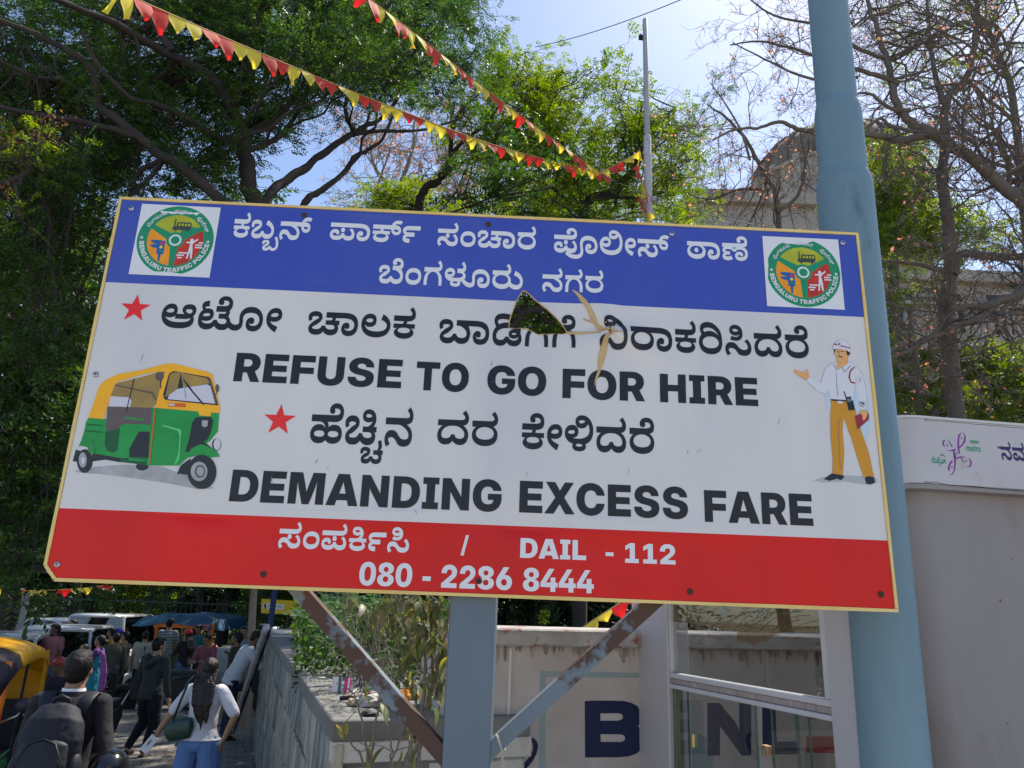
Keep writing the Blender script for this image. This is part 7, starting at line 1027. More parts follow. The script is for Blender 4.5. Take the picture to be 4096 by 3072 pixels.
lm = [([V(at(-120, 900, 6.6)[0], 6.6, gnd(6.6)), at(-120, 1800, 6.6), at(-100, 900, 6.6), at(0, 760, 6.5), at(120, 690, 6.4)], .09, .02), (A_(6.5, (-100, 900), (-60, 660), (60, 560), (200, 540)), .04, .012)]
tree('flowering_tree', 'low branch with rust-coloured blossom clusters at the left edge', 'tree', lm, scatter([(-160, 520), (230, 530), (250, 640), (120, 720), (130, 860), (-160, 900)], 16, 6.1, 7.0, .30), 'b', (7, .045, .34, .16), 190, m_bark, sub=6, extra=blossoms)
tree('rain_tree', 'farther wide-crowned tree roofing the street behind the board, shading the crowd', 'tree', [([V(-8.5, 27, gnd(27)), V(-8.3, 27, 2.5), V(-7.5, 25, 5.5), V(-4, 21, 7.2), V(0, 18, 8)], .34, .10), ([V(-8.3, 27, 3), V(-11, 22, 6), V(-12, 16, 7.5)], .2, .07), ([V(-7.5, 25, 5.5), V(-6, 19, 7.3), V(-5, 14, 8)], .16, .06)], SHADE, 'a', (6, .12, .42, .36), 52, m_bark, sub=6, twig_r=.008)
# trees behind the board, left strip down to the ground
lm = [([V(at(40, 2500, 19)[0], 19, gnd(19)), at(60, 2100, 17), at(60, 1500, 13), at(-40, 1100, 13)], .22, .10), (A_(15, (60, 2000), (250, 1700), (420, 1300)), .09, .04), (A_(13, (60, 1500), (200, 1300), (380, 1150)), .08, .03), (A_(12, (-60, 1240), (120, 1190), (330, 1150)), .06, .02)]
tree('shade_tree', 'dense dark green tree left of the board hanging low over the street', 'tree', lm, scatter([(-200, 1420), (420, 1300), (420, 1900), (300, 2330), (-200, 2330)], 80, 9, 14, .80), 'a', (6, .11, .46, .30), 66, m_bark, sub=6)
tree('shade_tree', 'paler tree behind the left edge of the board beside its blue band', 'tree', [(A_(17, (150, 2300), (230, 1700), (350, 1000)), .15, .06)], scatter([(-200, 900), (480, 850), (430, 1300), (380, 1500), (-200, 1560)], 26, 15, 19, 1.1), 'b', (6, .10, .42, .32), 55, m_bark, sub=6, base=V(at(150, 2300, 17)[0], 17, 0))
# middle distance, seen between the big tree and the white pole
lm = [([V(at(1676, 900, 15)[0], 15, gnd(15)), at(1640, 1400, 15), at(1676, 839, 15), at(1756, 723, 15), at(1799, 658, 15), at(1806, 550, 15), at(1850, 420, 15)], .14, .035), (A_(15, (1780, 700), (1850, 650), (1929, 629), (2040, 640)), .05, .02), (A_(15, (1799, 620), (1880, 540), (1960, 480), (2060, 300)), .05, .02)]
tree('street_tree', 'green tree between the two bunting lines above the middle of the board', 'tree', lm, scatter([(1780, 420), (1960, 240), (2080, 150), (2160, 230), (2200, 330), (2330, 430), (2300, 620), (1980, 700), (1900, 600)], 46, 14, 18, .72), 'b', (6, .085, .40, .26), 64, m_bark, sub=6)
lm = [([V(at(2334, 900, 14)[0], 14, gnd(14)), at(2330, 1400, 14), at(2334, 868, 14), at(2360, 800, 14), at(2457, 781, 14), at(2500, 720, 14), at(2537, 673, 14), at(2600, 560, 14.4), at(2700, 430, 14.8)], .13, .03),
      (A_(14, (2334, 868), (2320, 790), (2291, 694), (2240, 560), (2180, 430)), .07, .02), (A_(14, (2360, 800), (2440, 790), (2550, 790), (2660, 770)), .05, .02), (A_(14, (2334, 868), (2270, 800), (2190, 740), (2080, 700)), .045, .015)]
lm.append((A_(11, (2334, 868, 2.5), (2260, 1050), (2190, 1220), (2110, 1255), (2040, 1330), (1960, 1420)), .07, .035))
tree('street_tree', 'green tree standing right behind the white flag pole', 'tree', lm, scatter([(1980, 1120), (2300, 1120), (2300, 1380), (1980, 1380)], 26, 11.6, 13, .45) + scatter([(2080, 330), (2240, 260), (2390, 260), (2470, 330), (2520, 420), (2700, 360), (2760, 470), (2850, 430), (2830, 560), (2730, 700), (2700, 840), (2500, 860), (2250, 880), (2080, 860), (1960, 760)], 104, 12.5, 17, .66), 'b', (6, .080, .40, .25), 66, m_bark, sub=6)
tree('street_tree', 'sunlit yellow-green tree low behind the top edge of the board', 'tree', [([V(at(2150, 900, 21)[0], 21, gnd(21)), at(2150, 1200, 21), at(2160, 760, 21)], .16, .06)], scatter([(2050, 700), (2350, 660), (2840, 740), (2900, 900), (1900, 960), (1850, 820)], 40, 20, 25, 1.0), 'c', (6, .10, .42, .32), 60, m_bark2, sub=6)
tree('street_tree', 'bright green shrubby tree top just above the blue band, left of centre', 'tree', [([V(at(1700, 900, 18)[0], 18, gnd(18)), at(1680, 1200, 18), at(1660, 830, 18)], .12, .05)], scatter([(1380, 760), (1600, 740), (1880, 800), (1960, 860), (1950, 930), (1380, 900)], 26, 17, 20, .7) + scatter([(1900, 1080), (2400, 1080), (2400, 1440), (1900, 1440)], 22, 17, 20, .8), 'c', (6, .085, .42, .28), 70, m_bark, sub=6)
# leafless trees
def bare(name, label, limbs, n, region, Y0, Y1, r, twig=.006, leafn=0, bark=None, leaf='p', depth=3, size=.06):
    W = Wood(); allp = [np.array(cr(p, 6)) for p, _, _ in limbs]
    for P, (p0, r0, r1) in zip(allp, limbs):
        k = len(P); jit = rng.normal(0, 1, (k, 3)).cumsum(0); jit -= np.linspace(0, 1, k)[:, None] * jit[-1]; W.tube(P + jit * r0 * .14, np.linspace(r0, r1, k), 9)
    LP = np.concatenate(W.pts); LR = np.concatenate(W.rad); b0 = allp[0][0]; root = empty(name, (b0[0], b0[1], gnd(b0[1])), 0, label, 'tree'); tips = []
    def grow(a, d, L_, r_, lev):
        k = max(5, int(L_ / .16)); P = [a]
        for i in range(k): d = unit(d + rng.normal(0, .24, 3) + np.array([0, 0, .02])); P.append(P[-1] + d * L_ / k)
        P = np.array(P); W.tube(P, np.linspace(r_, max(r_ * .35, twig * .45), len(P)), 5 if r_ > .012 else 3, anchor=False); tips.append(P[1:])
        if lev > 0:
            for q in range(rng.integers(3, 6)):
                i = rng.integers(1, len(P)); dd = unit(d + rng.normal(0, .75, 3)); grow(P[i], dd, L_ * rng.uniform(.4, .65), max(r_ * .5, twig * .6), lev - 1)
    for c, rd in scatter(region, n, Y0, Y1, r):
        i = int(np.argmin(np.linalg.norm(LP - c, axis=1) + rng.uniform(0, .5, len(LP)))); a = LP[i]; L_ = np.linalg.norm(c - a) * 1.15
        if L_ > 0.15: grow(a, unit(c - a), max(L_, .5), min(LR[i] * .5, .010 + .008 * L_), depth)
    W.build('trunk', bark or m_bark2, root)
    if leafn:
        T = np.concatenate(tips); P = T[rng.integers(0, len(T), leafn)]; v = simple_leaves(P, size, .75); bind(npmesh('remaining_leaves', v, quads_of(v), LM[leaf]), root)
    return root
lm = [([V(at(4250, 900, 9.5)[0], 9.5, gnd(9.5)), at(4260, 1400, 9.5), at(4180, 900, 9.5), at(4096, 827, 9.5), at(3900, 650, 9.5), at(3720, 530, 9.5), at(3650, 470, 9.5), at(3600, 350, 9.5), at(3571, 221, 9.5), at(3500, 60, 9.5), at(3450, -120, 9.5)], .12, .025),
      (A_(9.5, (3720, 540), (3600, 560), (3540, 545), (3445, 530), (3350, 535), (3249, 530), (3180, 515), (3110, 498), (3020, 520), (2921, 535), (2850, 560)), .06, .012), (A_(9.5, (3700, 540), (3640, 520), (3560, 500), (3520, 470), (3470, 500), (3430, 530)), .035, .015),
      (A_(9.5, (3640, 440), (3560, 430), (3480, 370), (3420, 380)), .035, .015), (A_(9.5, (3600, 330), (3480, 290), (3350, 250), (3200, 200), (3050, 160), (2920, 180)), .04, .010), (A_(9.5, (3580, 240), (3440, 200), (3300, 110), (3100, 60), (2980, -20)), .035, .010),
      (A_(9.5, (3430, 310), (3250, 320), (3080, 250), (2930, 170)), .028, .008)]
bare('bare_tree', 'leafless tree with pinkish seed pods spreading left and right of the lamp pole', lm, 105, [(2850, 60), (3250, -120), (4250, -120), (4250, 900), (3560, 860), (3500, 620), (3250, 640), (2960, 560)], 8.6, 11.0, .5, .0045, 420, m_bark2, depth=3, size=.058)
lm = [([V(at(3860, 900, 12)[0], 12, gnd(12)), at(3830, 1700, 12), at(3790, 1200, 12), at(3799, 1084, 12), at(3780, 900, 12), at(3766, 820, 12), at(3770, 600, 12), at(3773, 410, 12), at(3860, 300, 12), at(3900, 60, 12), at(3960, -120, 12)], .15, .04), (A_(12, (3773, 410), (3740, 300), (3720, 100), (3700, -100)), .06, .02),
      (A_(12, (3800, 1100), (3843, 1019), (3950, 1030), (4096, 1019), (4250, 1000)), .09, .05), (A_(12, (3810, 1090), (3740, 1070), (3626, 1057), (3500, 1040)), .06, .02)]
bare('bare_tree', 'upright leafless trunk with pale side boughs in front of the stone building at right', lm, 40, [(3480, -100), (4250, -100), (4250, 1500), (3480, 1500)], 11, 13.5, .6, .006, 380, m_bark2, leaf='p', depth=3, size=.08)
lm = [([V(at(4300, 1226, 8.5)[0], 8.5, gnd(8.5)), at(4300, 1500, 8.5), at(4180, 1150, 8.5), at(4050, 1180, 8.5), at(3913, 1226, 8.5)], .08, .05), (A_(8.5, (3913, 1226), (3850, 1230), (3790, 1255), (3740, 1330), (3640, 1400), (3539, 1440), (3440, 1470)), .035, .022), (A_(8.5, (3950, 1250), (3850, 1290), (3740, 1340), (3640, 1370), (3500, 1430)), .045, .022), (A_(8.5, (4096, 1120), (3990, 1260), (3950, 1230)), .03, .02)]
bare('bare_tree', 'sawn-off bough with twigs reaching left just above the metro booth', lm, 40, [(3480, 980), (4250, 900), (4250, 1600), (3700, 1640), (3480, 1500)], 7.8, 9.5, .4, .004, 260, m_bark2, depth=3, size=.045)
lm = [([V(at(3140, 900, 11)[0], 11, gnd(11)), at(3130, 1400, 11), at(3110, 850, 11), at(3060, 700, 11), at(2980, 560, 11), at(2890, 460, 11), at(2830, 420, 11)], .06, .012), (A_(11, (3110, 850), (3190, 780), (3220, 650), (3200, 520)), .035, .012), (A_(11, (3080, 760), (2960, 760), (2850, 800), (2760, 780)), .03, .01)]
bare('bare_tree', 'thin twiggy leafless tree in front of the dome, left of the lamp pole', lm, 34, [(2800, 420), (3220, 480), (3260, 900), (2760, 900)], 10, 12.5, .5, .0045, 330, m_bark2, depth=3, size=.05)
lm = [([V(at(1630, 900, 24)[0], 24, gnd(24)), at(1620, 1300, 24), at(1600, 800, 24), at(1640, 620, 24), at(1660, 480, 24)], .14, .04), (A_(24, (1600, 800), (1500, 660), (1470, 520)), .08, .03), (A_(24, (1610, 760), (1760, 690), (1800, 560)), .07, .03), (A_(25, (1850, 900), (1840, 760), (1900, 600)), .09, .03), (A_(25, (1480, 900), (1500, 760), (1560, 600)), .08, .03)]
bare('bare_tree', 'pale brown leafless trees seen through the gap below the buntings', lm, 70, [(1360, 430), (1700, 430), (2050, 520), (2100, 860), (1360, 860)], 22, 27, 1.2, .012, 2600, m_bark3, depth=3, size=.10)
# green foliage behind the bare trees on the right
tree('park_tree', 'leafy green tree right of the lamp pole in front of the stone building', 'tree', [([V(at(3600, 900, 17)[0], 17, gnd(17)), at(3590, 1500, 17), at(3560, 900, 17), at(3540, 650, 17)], .18, .06), (A_(17, (3560, 900), (3680, 760), (3700, 620)), .08, .03)], scatter([(3440, 560), (3620, 560), (3700, 680), (3720, 860), (3990, 930), (4000, 1000), (3700, 1060), (3440, 1020)], 44, 15.5, 19, .85), 'c', (6, .10, .42, .30), 58, m_bark2, sub=6)
tree('park_tree', 'yellow-green tree rising directly behind the metro booth roof', 'tree', [([V(at(3700, 1600, 14)[0], 14, gnd(14)), at(3700, 1700, 14), at(3660, 1400, 14)], .14, .05), (A_(14, (3700, 1700), (3850, 1500), (4000, 1300)), .08, .03)], scatter([(3440, 1360), (3620, 1400), (3800, 1430), (4250, 1430), (4250, 1760), (3440, 1720)], 56, 13, 17, .75) + scatter([(3440, 1060), (3600, 1060), (3640, 1200), (3440, 1240)], 8, 14, 16, .5), 'c', (6, .090, .44, .28), 62, m_bark2, sub=6)
tree('park_tree', 'small leafy bough with dangling leaflets against the sky, left of the bare twigs', 'tree', [(A_(9.8, (3000, 640), (2960, 520), (2890, 400), (2840, 330)), .02, .006)], [(at(2850, 350, 9.8), (.25, .2, .18)), (at(2810, 420, 9.8), (.2, .2, .16)), (at(2790, 500, 9.9), (.15, .2, .14)), (at(2880, 380, 9.8), (.2, .2, .15))], 'a', (7, .04, .36, .15), 200, m_bark2, sub=4, twig_r=.003, base=V(at(3140, 900, 9.8)[0], 9.8, 0))
tree('park_tree', 'tree with dull green leaves high up right of the lamp pole', 'tree', [([V(at(4150, 900, 16)[0], 16, gnd(16)), at(4150, 1200, 16), at(4050, 400, 16), at(3950, 100, 16)], .15, .05)], scatter([(3480, -150), (4250, -150), (4250, 620), (3900, 520), (3500, 430)], 46, 13, 18, .7), 'b', (6, .075, .40, .24), 20, m_bark2, sub=6)
# dark ground-level greenery behind the crowd
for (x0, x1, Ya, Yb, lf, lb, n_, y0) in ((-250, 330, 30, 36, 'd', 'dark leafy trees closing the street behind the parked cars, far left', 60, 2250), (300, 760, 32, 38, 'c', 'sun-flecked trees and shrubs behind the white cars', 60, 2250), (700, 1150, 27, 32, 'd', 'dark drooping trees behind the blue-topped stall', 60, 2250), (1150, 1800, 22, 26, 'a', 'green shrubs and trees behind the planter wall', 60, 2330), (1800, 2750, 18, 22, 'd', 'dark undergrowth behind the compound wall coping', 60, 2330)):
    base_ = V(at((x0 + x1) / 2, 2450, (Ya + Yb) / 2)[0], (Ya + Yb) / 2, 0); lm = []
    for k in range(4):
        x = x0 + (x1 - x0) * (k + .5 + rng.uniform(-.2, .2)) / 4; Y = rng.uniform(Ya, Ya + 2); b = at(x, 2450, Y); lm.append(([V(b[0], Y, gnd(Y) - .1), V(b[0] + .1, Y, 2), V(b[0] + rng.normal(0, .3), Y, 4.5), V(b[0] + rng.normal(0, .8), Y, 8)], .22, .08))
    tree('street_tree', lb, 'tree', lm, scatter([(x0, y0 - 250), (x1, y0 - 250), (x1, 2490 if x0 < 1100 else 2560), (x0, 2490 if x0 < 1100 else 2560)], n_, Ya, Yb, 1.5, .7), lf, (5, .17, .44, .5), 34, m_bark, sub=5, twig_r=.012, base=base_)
pts = []
for k in range(30000):
    Y = rng.uniform(44, 56); x = rng.uniform(-1.15, 1.1) * Y; h = 7.5 + 2.2 * math.sin(x * .21) + 1.6 * math.sin(x * .53 + 2); pts.append((x, Y, gnd(Y) + h * rng.random() ** .8))
v = simple_leaves(np.array(pts), .55, .6); o = npmesh('far_woods', v, quads_of(v), LM['a']); tag(o, kind='stuff')

# ------------------------------------------------------------------ stone building with dome behind the bare trees
m_stone = mat('weathered_stone', (0.46, 0.40, 0.33), 0.85, (0.34, 0.29, 0.24), .9, .8, bump=0.02, bsc=6)
m_stone2 = mat('dark_dome_stone', (0.25, 0.195, 0.15), 0.9, (0.15, 0.12, 0.10), .8, .8, bump=0.03, bsc=5, stretch=(1, 1, .3))
m_win = mat('window_dark', (0.03, 0.035, 0.04), 0.15)
BY = 42.0; b_ = lambda x, y, Y=BY: at(x, y, Y)
BD = empty('stone_building', (at(3500, 1500, BY)[0], BY, gnd(BY)), 0, 'large old stone building with a dome and balustrades behind the bare trees', 'building')
def bb(x0, x1, ztop, zbot, Y, dep, name, m=m_stone, bev=0):
    mb = MB(); xa, xb = min(x0, x1), max(x0, x1); mb.box(((xa + xb) / 2, Y + dep / 2, (ztop + zbot) / 2), (xb - xa, dep, ztop - zbot), bev=bev); return bind(mb.build(name, m, None), BD)
xL, xR = b_(2760, 850)[0], b_(4500, 900)[0]
zc = b_(2900, 800)[2]
bb(xL, b_(3300, 850)[0], zc, gnd(BY), BY, 14, 'wall'); bb(xL - .3, b_(3300, 850)[0] + .3, zc + .5, zc - .35, BY - .5, 15, 'cornice', bev=.1)
dc = b_(3320, 640, BY + 9); dr = abs(b_(3320, 700, BY + 9)[0] - b_(3010, 700, BY + 9)[0]) ; zd0 = b_(3100, 760, BY + 9)[2]; zd1 = b_(3250, 545, BY + 9)[2]
mb = MB(); mb.lathe([(dr, zc - 1), (dr, zd0 - .3), (dr * 1.05, zd0 - .2), (dr * 1.05, zd0)], 40, (dc[0], dc[1], 0)); bind(mb.build('drum', m_stone, None, smooth='auto'), BD)
mb = MB(); hh = zd1 - zd0; mb.lathe([(dr * math.cos(t), zd0 + hh * math.sin(t)) for t in np.linspace(0, PI / 2 * .97, 12)], 40, (dc[0], dc[1], 0)); bind(mb.build('dome', m_stone2, None, smooth='auto'), BD)
for k in range(20):
    a = 2 * PI * k / 20; mb = MB(); mb.tube([V(dc[0] + dr * 1.015 * math.cos(t) * math.cos(a), dc[1] + dr * 1.015 * math.cos(t) * math.sin(a), zd0 + hh * 1.01 * math.sin(t)) for t in np.linspace(0, 1.5, 10)], .14, 5); bind(mb.build('dome_rib', m_stone2, None), BD)
    mb = MB(); mb.box((dc[0] + dr * 1.02 * math.cos(a + .15), dc[1] + dr * 1.02 * math.sin(a + .15), (zc + zd0) / 2), (.5, .5, zd0 - zc + .6), rz=a + .15); bind(mb.build('pilaster', m_stone, None), BD)
mb = MB(); mb.lathe([(.7, zd1 - .3), (.7, zd1 + .6), (.9, zd1 + .7), (.35, zd1 + 1.6), (.1, zd1 + 2.4)], 14, (dc[0], dc[1], 0)); bind(mb.build('lantern', m_stone, None, smooth='auto'), BD)
# right wing with two balustraded storeys
Y2 = 34.0; wx0, wx1 = b_(3400, 1300, Y2)[0], b_(4600, 1300, Y2)[0]
zt1, zt2 = b_(3650, 1275, Y2)[2], b_(3650, 1330, Y2)[2]
z_up = b_(3900, 1010, Y2)[2]
bb(wx0, wx1, z_up, gnd(Y2), Y2 + 3.2, 10, 'wall'); bb(wx0, wx1, zt2 - .05, zt2 - 1.1, Y2 - .2, 3.4, 'gallery_floor'); bb(wx0, wx1, zt2 - 1.1, gnd(Y2), Y2 + .9, 2.3, 'wall')
bb(wx0, wx1, zt1 + .95, zt1 + .75, Y2 - .1, .45, 'handrail'); bb(wx0, wx1, zt2 + .02, zt2 - .1, Y2 - .1, .5, 'plinth')
nb = int((wx1 - wx0) / .42); prof = [(.07, 0), (.10, .03), (.06, .12), (.11, .35), (.12, .45), (.06, .7), (.05, .78), (.09, .86), (.09, .9)]; hB = (zt1 + .75 - zt2)
mb = MB(); mb.lathe([(r, z / .9 * hB) for r, z in prof], 10, (0, 0, 0)); bp = mb.build('baluster', m_stone, None, smooth='auto'); fst = True
for k in range(nb):
    o = bp if fst else share(bp); fst = False; o.parent = BD; o.matrix_parent_inverse = Matrix.Translation(-BD.location); o.location = (wx0 + .3 + k * .42, Y2 + .1, zt2)
bb(wx0, wx1, z_up + .4, z_up - .3, Y2 + 2.7, 11, 'cornice', bev=.08)
for k in range(7):
    x = wx0 + 1.2 + k * 2.6; w = bb(x, x + 1.2, z_up - .9, zt2 + .5, Y2 + 3.12, .2, 'window', m_win); bb(x - .18, x + 1.38, z_up - .7, z_up - .9, Y2 + 3.02, .3, 'window_lintel'); bb(x - .18, x - .01, z_up - .9, zt2 + .45, Y2 + 3.05, .25, 'window_jamb'); bb(x + 1.21, x + 1.38, z_up - .9, zt2 + .45, Y2 + 3.05, .25, 'window_jamb')
for k in range(5):
    x = wx0 + .2 + k * 3.9; mb = MB(); mb.lathe([(.34, gnd(Y2)), (.34, .5), (.26, .7), (.23, zt2 - 1.6), (.34, zt2 - 1.4), (.34, zt2 - 1.1)], 16, (x, Y2 + .2, 0)); bind(mb.build('column', m_stone, None, smooth='auto'), BD)

# ------------------------------------------------------------------ plants round the planter
def leafproto(name, L_, Wd, m, fold=.25, curl=.3):
    """one leaf: pointed oval, creased along the midrib, tip curling down"""
    mb = MB(); prof = [0, .45, .85, 1, .9, .6, 0.12]; n = len(prof)
    for i, p in enumerate(prof):
        t = i / (n - 1); z = -curl * L_ * t * t
        for s in (-1, 0, 1): mb.v.append((s * p * Wd / 2, L_ * t, z + (fold * Wd * .5 * p if s else 0)))
    for i in range(n - 1):
        for j in (0, 1): mb.f.append((i * 3 + j, i * 3 + j + 1, (i + 1) * 3 + j + 1, (i + 1) * 3 + j)); mb.m.append(0)
    return mb.build(name, m, None, smooth=True, rec=False)
def place_leaf(data, par, p, d, roll, sc, name='leaf'):
    o = bpy.data.objects.new(name, data); COL.objects.link(o); o.parent = par; o.matrix_parent_inverse = Matrix.Translation(-par.location)
    y = Vector(d).normalized(); x = y.cross(Vector((0, 0, 1)));
    if x.length < .05: x = Vector((1, 0, 0))
    x.normalize(); z = x.cross(y); M_ = Matrix((x, y, z)).transposed().to_4x4() @ Matrix.Rotation(roll, 4, 'Y'); o.matrix_basis = Matrix.Translation(Vector(p)) @ M_ @ Matrix.Scale(sc, 4); return o
m_ol = [mat('olive_leaf', (0.095, 0.125, 0.045), 0.5, (0.13, 0.145, 0.065), 30, 0.7, trans=0.3), mat('olive_leaf_grey', (0.16, 0.16, 0.10), 0.5, (0.12, 0.13, 0.06), 30, 0.7, trans=0.25), mat('olive_leaf_yellow', (0.26, 0.24, 0.05), 0.5, (0.18, 0.19, 0.05), 30, 0.7, trans=0.4)]
m_pin = [mat('fresh_leaf', (0.035, 0.10, 0.035), 0.45, (0.055, 0.13, 0.03), 25, 0.7, trans=0.3), mat('fresh_leaf_deep', (0.02, 0.07, 0.03), 0.45, (0.05, 0.12, 0.03), 25, 0.7, trans=0.3)]
m_stem = mat('grey_stem', (0.20, 0.17, 0.14), 0.85, (0.12, 0.10, 0.08), 30, 0.8, bump=0.001, bsc=120)
def drop(o): d = o.data; bpy.data.objects.remove(o); return d
OL = [drop(leafproto('leaf', .062, .026, m, .3, .45)) for m in m_ol]; PN = [drop(leafproto('leaflet', .046, .024, m, .12, .12)) for m in m_pin]
def shrub(name, label, stems, nleaf, datas, ends_up=True, leafsc=(.7, 1.25), hang=.75, wts=None):
    W = Wood(); b = stems[0][0][0]; root = empty(name, (b[0], b[1], gnd(b[1])), 0, label, 'plant'); tips = []
    for P, r0, r1, tw in stems:
        P = np.array(cr(P, 5)); W.tube(P + rng.normal(0, .003, P.shape), np.linspace(r0, r1, len(P)), 7)
        for k in range(tw):
            i = rng.integers(len(P) // 3, len(P)); d = unit(np.array([rng.normal(0, .8), rng.normal(0, .6), rng.uniform(.2, 1)])); L_ = rng.uniform(.08, .22); T = wiggle(P[i], P[i] + d * L_, 6, .12); W.tube(T, np.linspace(max(r1 * .8, .002), .0012, 6), 5); tips.append(T[1:])
    bind(W.build('stems', m_stem, None), root); T = np.concatenate(tips) if tips else np.zeros((0, 3))
    for k in range(nleaf):
        p = T[rng.integers(0, len(T))] + rng.normal(0, .004, 3); d = (rng.normal(0, .6), rng.normal(0, .6), -hang + rng.normal(0, .3)); place_leaf(datas[rng.choice(len(datas), p=wts)], root, p, d, rng.uniform(-.8, .8), rng.uniform(*leafsc))
    return root
def Wd_(m): return m
Wood.build = lambda s, name, m, par: (npmesh(name, np.concatenate(s.V), np.concatenate(s.F), m, None, smooth=True) if par is None else bind(npmesh(name, np.concatenate(s.V), np.concatenate(s.F), m, None, smooth=True), par)) if s.V else None
Yb = 3.15
shrub('olive_shrub', 'bushy shrub with drooping olive-grey leaves left of the steel post', [
    (A_(Yb, (1640, 3240), (1650, 3050), (1690, 2830), (1700, 2650), (1690, 2480), (1660, 2330)), .011, .003, 12), (A_(Yb, (1650, 3240), (1680, 3000), (1720, 2800), (1730, 2640), (1745, 2500), (1760, 2330)), .010, .003, 12),
    (A_(Yb, (1645, 3060), (1660, 2850), (1640, 2680), (1560, 2520), (1530, 2440)), .007, .002, 11), (A_(Yb, (1700, 2830), (1760, 2650), (1790, 2500), (1800, 2380)), .005, .002, 7), (A_(Yb, (1660, 3040), (1740, 2880), (1765, 2780), (1780, 2680)), .004, .002, 2), (A_(Yb, (1690, 2700), (1640, 2560), (1600, 2440), (1590, 2340)), .005, .002, 9)],
    250, OL, wts=[.45, .37, .18])
Yc = 2.95
shrub('bare_twig_shrub', 'nearly leafless thin branching stems in front of the planter end', [
    (A_(Yc, (1480, 3200), (1480, 3050), (1500, 2900), (1525, 2800), (1540, 2790)), .006, .003, 1), (A_(Yc, (1485, 3200), (1475, 3072), (1450, 2920), (1430, 2810), (1390, 2750), (1345, 2735)), .005, .002, 2), (A_(Yc, (1540, 3200), (1565, 3050), (1560, 2950), (1535, 2880)), .005, .002, 1),
    (A_(Yc, (1590, 3200), (1570, 3072), (1600, 2960), (1625, 2880)), .005, .003, 1), (A_(Yc, (1500, 3200), (1465, 3072), (1410, 2985), (1375, 2930), (1340, 2900)), .005, .002, 3), (A_(Yc, (1645, 3200), (1625, 3072), (1640, 2990), (1660, 2940)), .012, .009, 0), (A_(Yc, (1430, 2810), (1450, 2770), (1453, 2740)), .002, .001, 1)], 10, [OL[0], OL[2]], hang=.9, wts=[.5, .5])
# pinnate plant: rachises with paired oval leaflets, the largest singly, the rest joined
root = empty('pinnate_shrub', (at(1500, 2700, 4.6)[0], 4.6, gnd(4.6)), 0, 'leafy green shrub with feathered leaves spilling over the planter slab', 'plant'); W = Wood(); cnt = 0; RP = []; RD = []
for k in range(74):
    px, py = rng.uniform(1270, 1640), rng.uniform(2380, 2740); Y = rng.uniform(4.0, 5.4)
    if (px < 1400 and py > 2640) or (px < 1330 and py > 2560) or (px < 1310 and py < 2450): continue
    c = at(px, py, Y); o_ = at(1500, 2760, 4.9); d = unit(c - o_ + np.array([rng.normal(0, .15), rng.normal(0, .2), .12])); L_ = rng.uniform(.26, .42); T = [c + d * L_ * t + np.array([0, 0, -1]) * .35 * L_ * t * t for t in np.linspace(0, 1, 9)]
    W.tube(wiggle(o_ + rng.normal(0, .1, 3), T[0], 5, .08, .1), np.linspace(.004, .002, 5), 5); W.tube(T, np.linspace(.002, .001, 9), 4)
    sd = unit(np.cross(d, [0, 0, 1.0]))
    for i in range(1, 9):
        for s in (-1, 1):
            dd = unit(d * .45 + sd * s + np.array([0, 0, -.25])) + rng.normal(0, .08, 3)
            if cnt < 296 and k % 3 == 0: place_leaf(PN[rng.integers(2)], root, T[i], dd, rng.uniform(-.3, .3), rng.uniform(.8, 1.15), 'leaflet'); cnt += 1
            else: RP.append(T[i]); RD.append(dd)
P = np.array(RP); D = unit(np.array(RD)); v = leaf_quads(P, D, unit(rng.normal(0, .3, (len(P), 3)) + [0, 0, 1.0]), rng.uniform(.036, .05, len(P)), rng.uniform(.018, .024, len(P)))
tag(bind(npmesh('leaflet_mass', v, quads_of(v), m_pin[0]), root), kind='stuff'); bind(W.build('stems', m_stem, None), root)
v = simple_leaves(np.array([at(rng.uniform(1180, 1800), rng.uniform(2400, 2760), rng.uniform(5.2, 7.5)) for _ in range(9000)]), .055, .5); root = empty('hedge', (at(1450, 2600, 6.5)[0], 6.5, gnd(6.5)), 0, 'dense green hedge foliage behind the feathered shrub beside the planter', 'hedge'); bind(npmesh('foliage', v, quads_of(v), LM['a']), root)
root = empty('small_weed', (at(2175, 2470, 5.2)[0], 5.2, gnd(5.2)), 0, 'small pale green weed tip rising above the wall coping', 'plant'); v = simple_leaves(np.array([at(2175 + rng.normal(0, 9), 2440 + abs(rng.normal(0, 30)), 5.2) for _ in range(150)]), .018, .6); bind(npmesh('foliage', v, quads_of(v), LM['c']), root)
# ivy tufts at the foot of the stone face
root = empty('wall_weed', ong(1060, 3040), 0, 'thin green weed climbing at the foot of the planter stones', 'plant'); b = ong(1062, 3060); v = simple_leaves(np.array([b + np.array([rng.normal(0, .05), rng.normal(0, .2), rng.uniform(0, .45)]) for _ in range(160)]), .04, .7); bind(npmesh('foliage', v, quads_of(v), LM['b']), root)

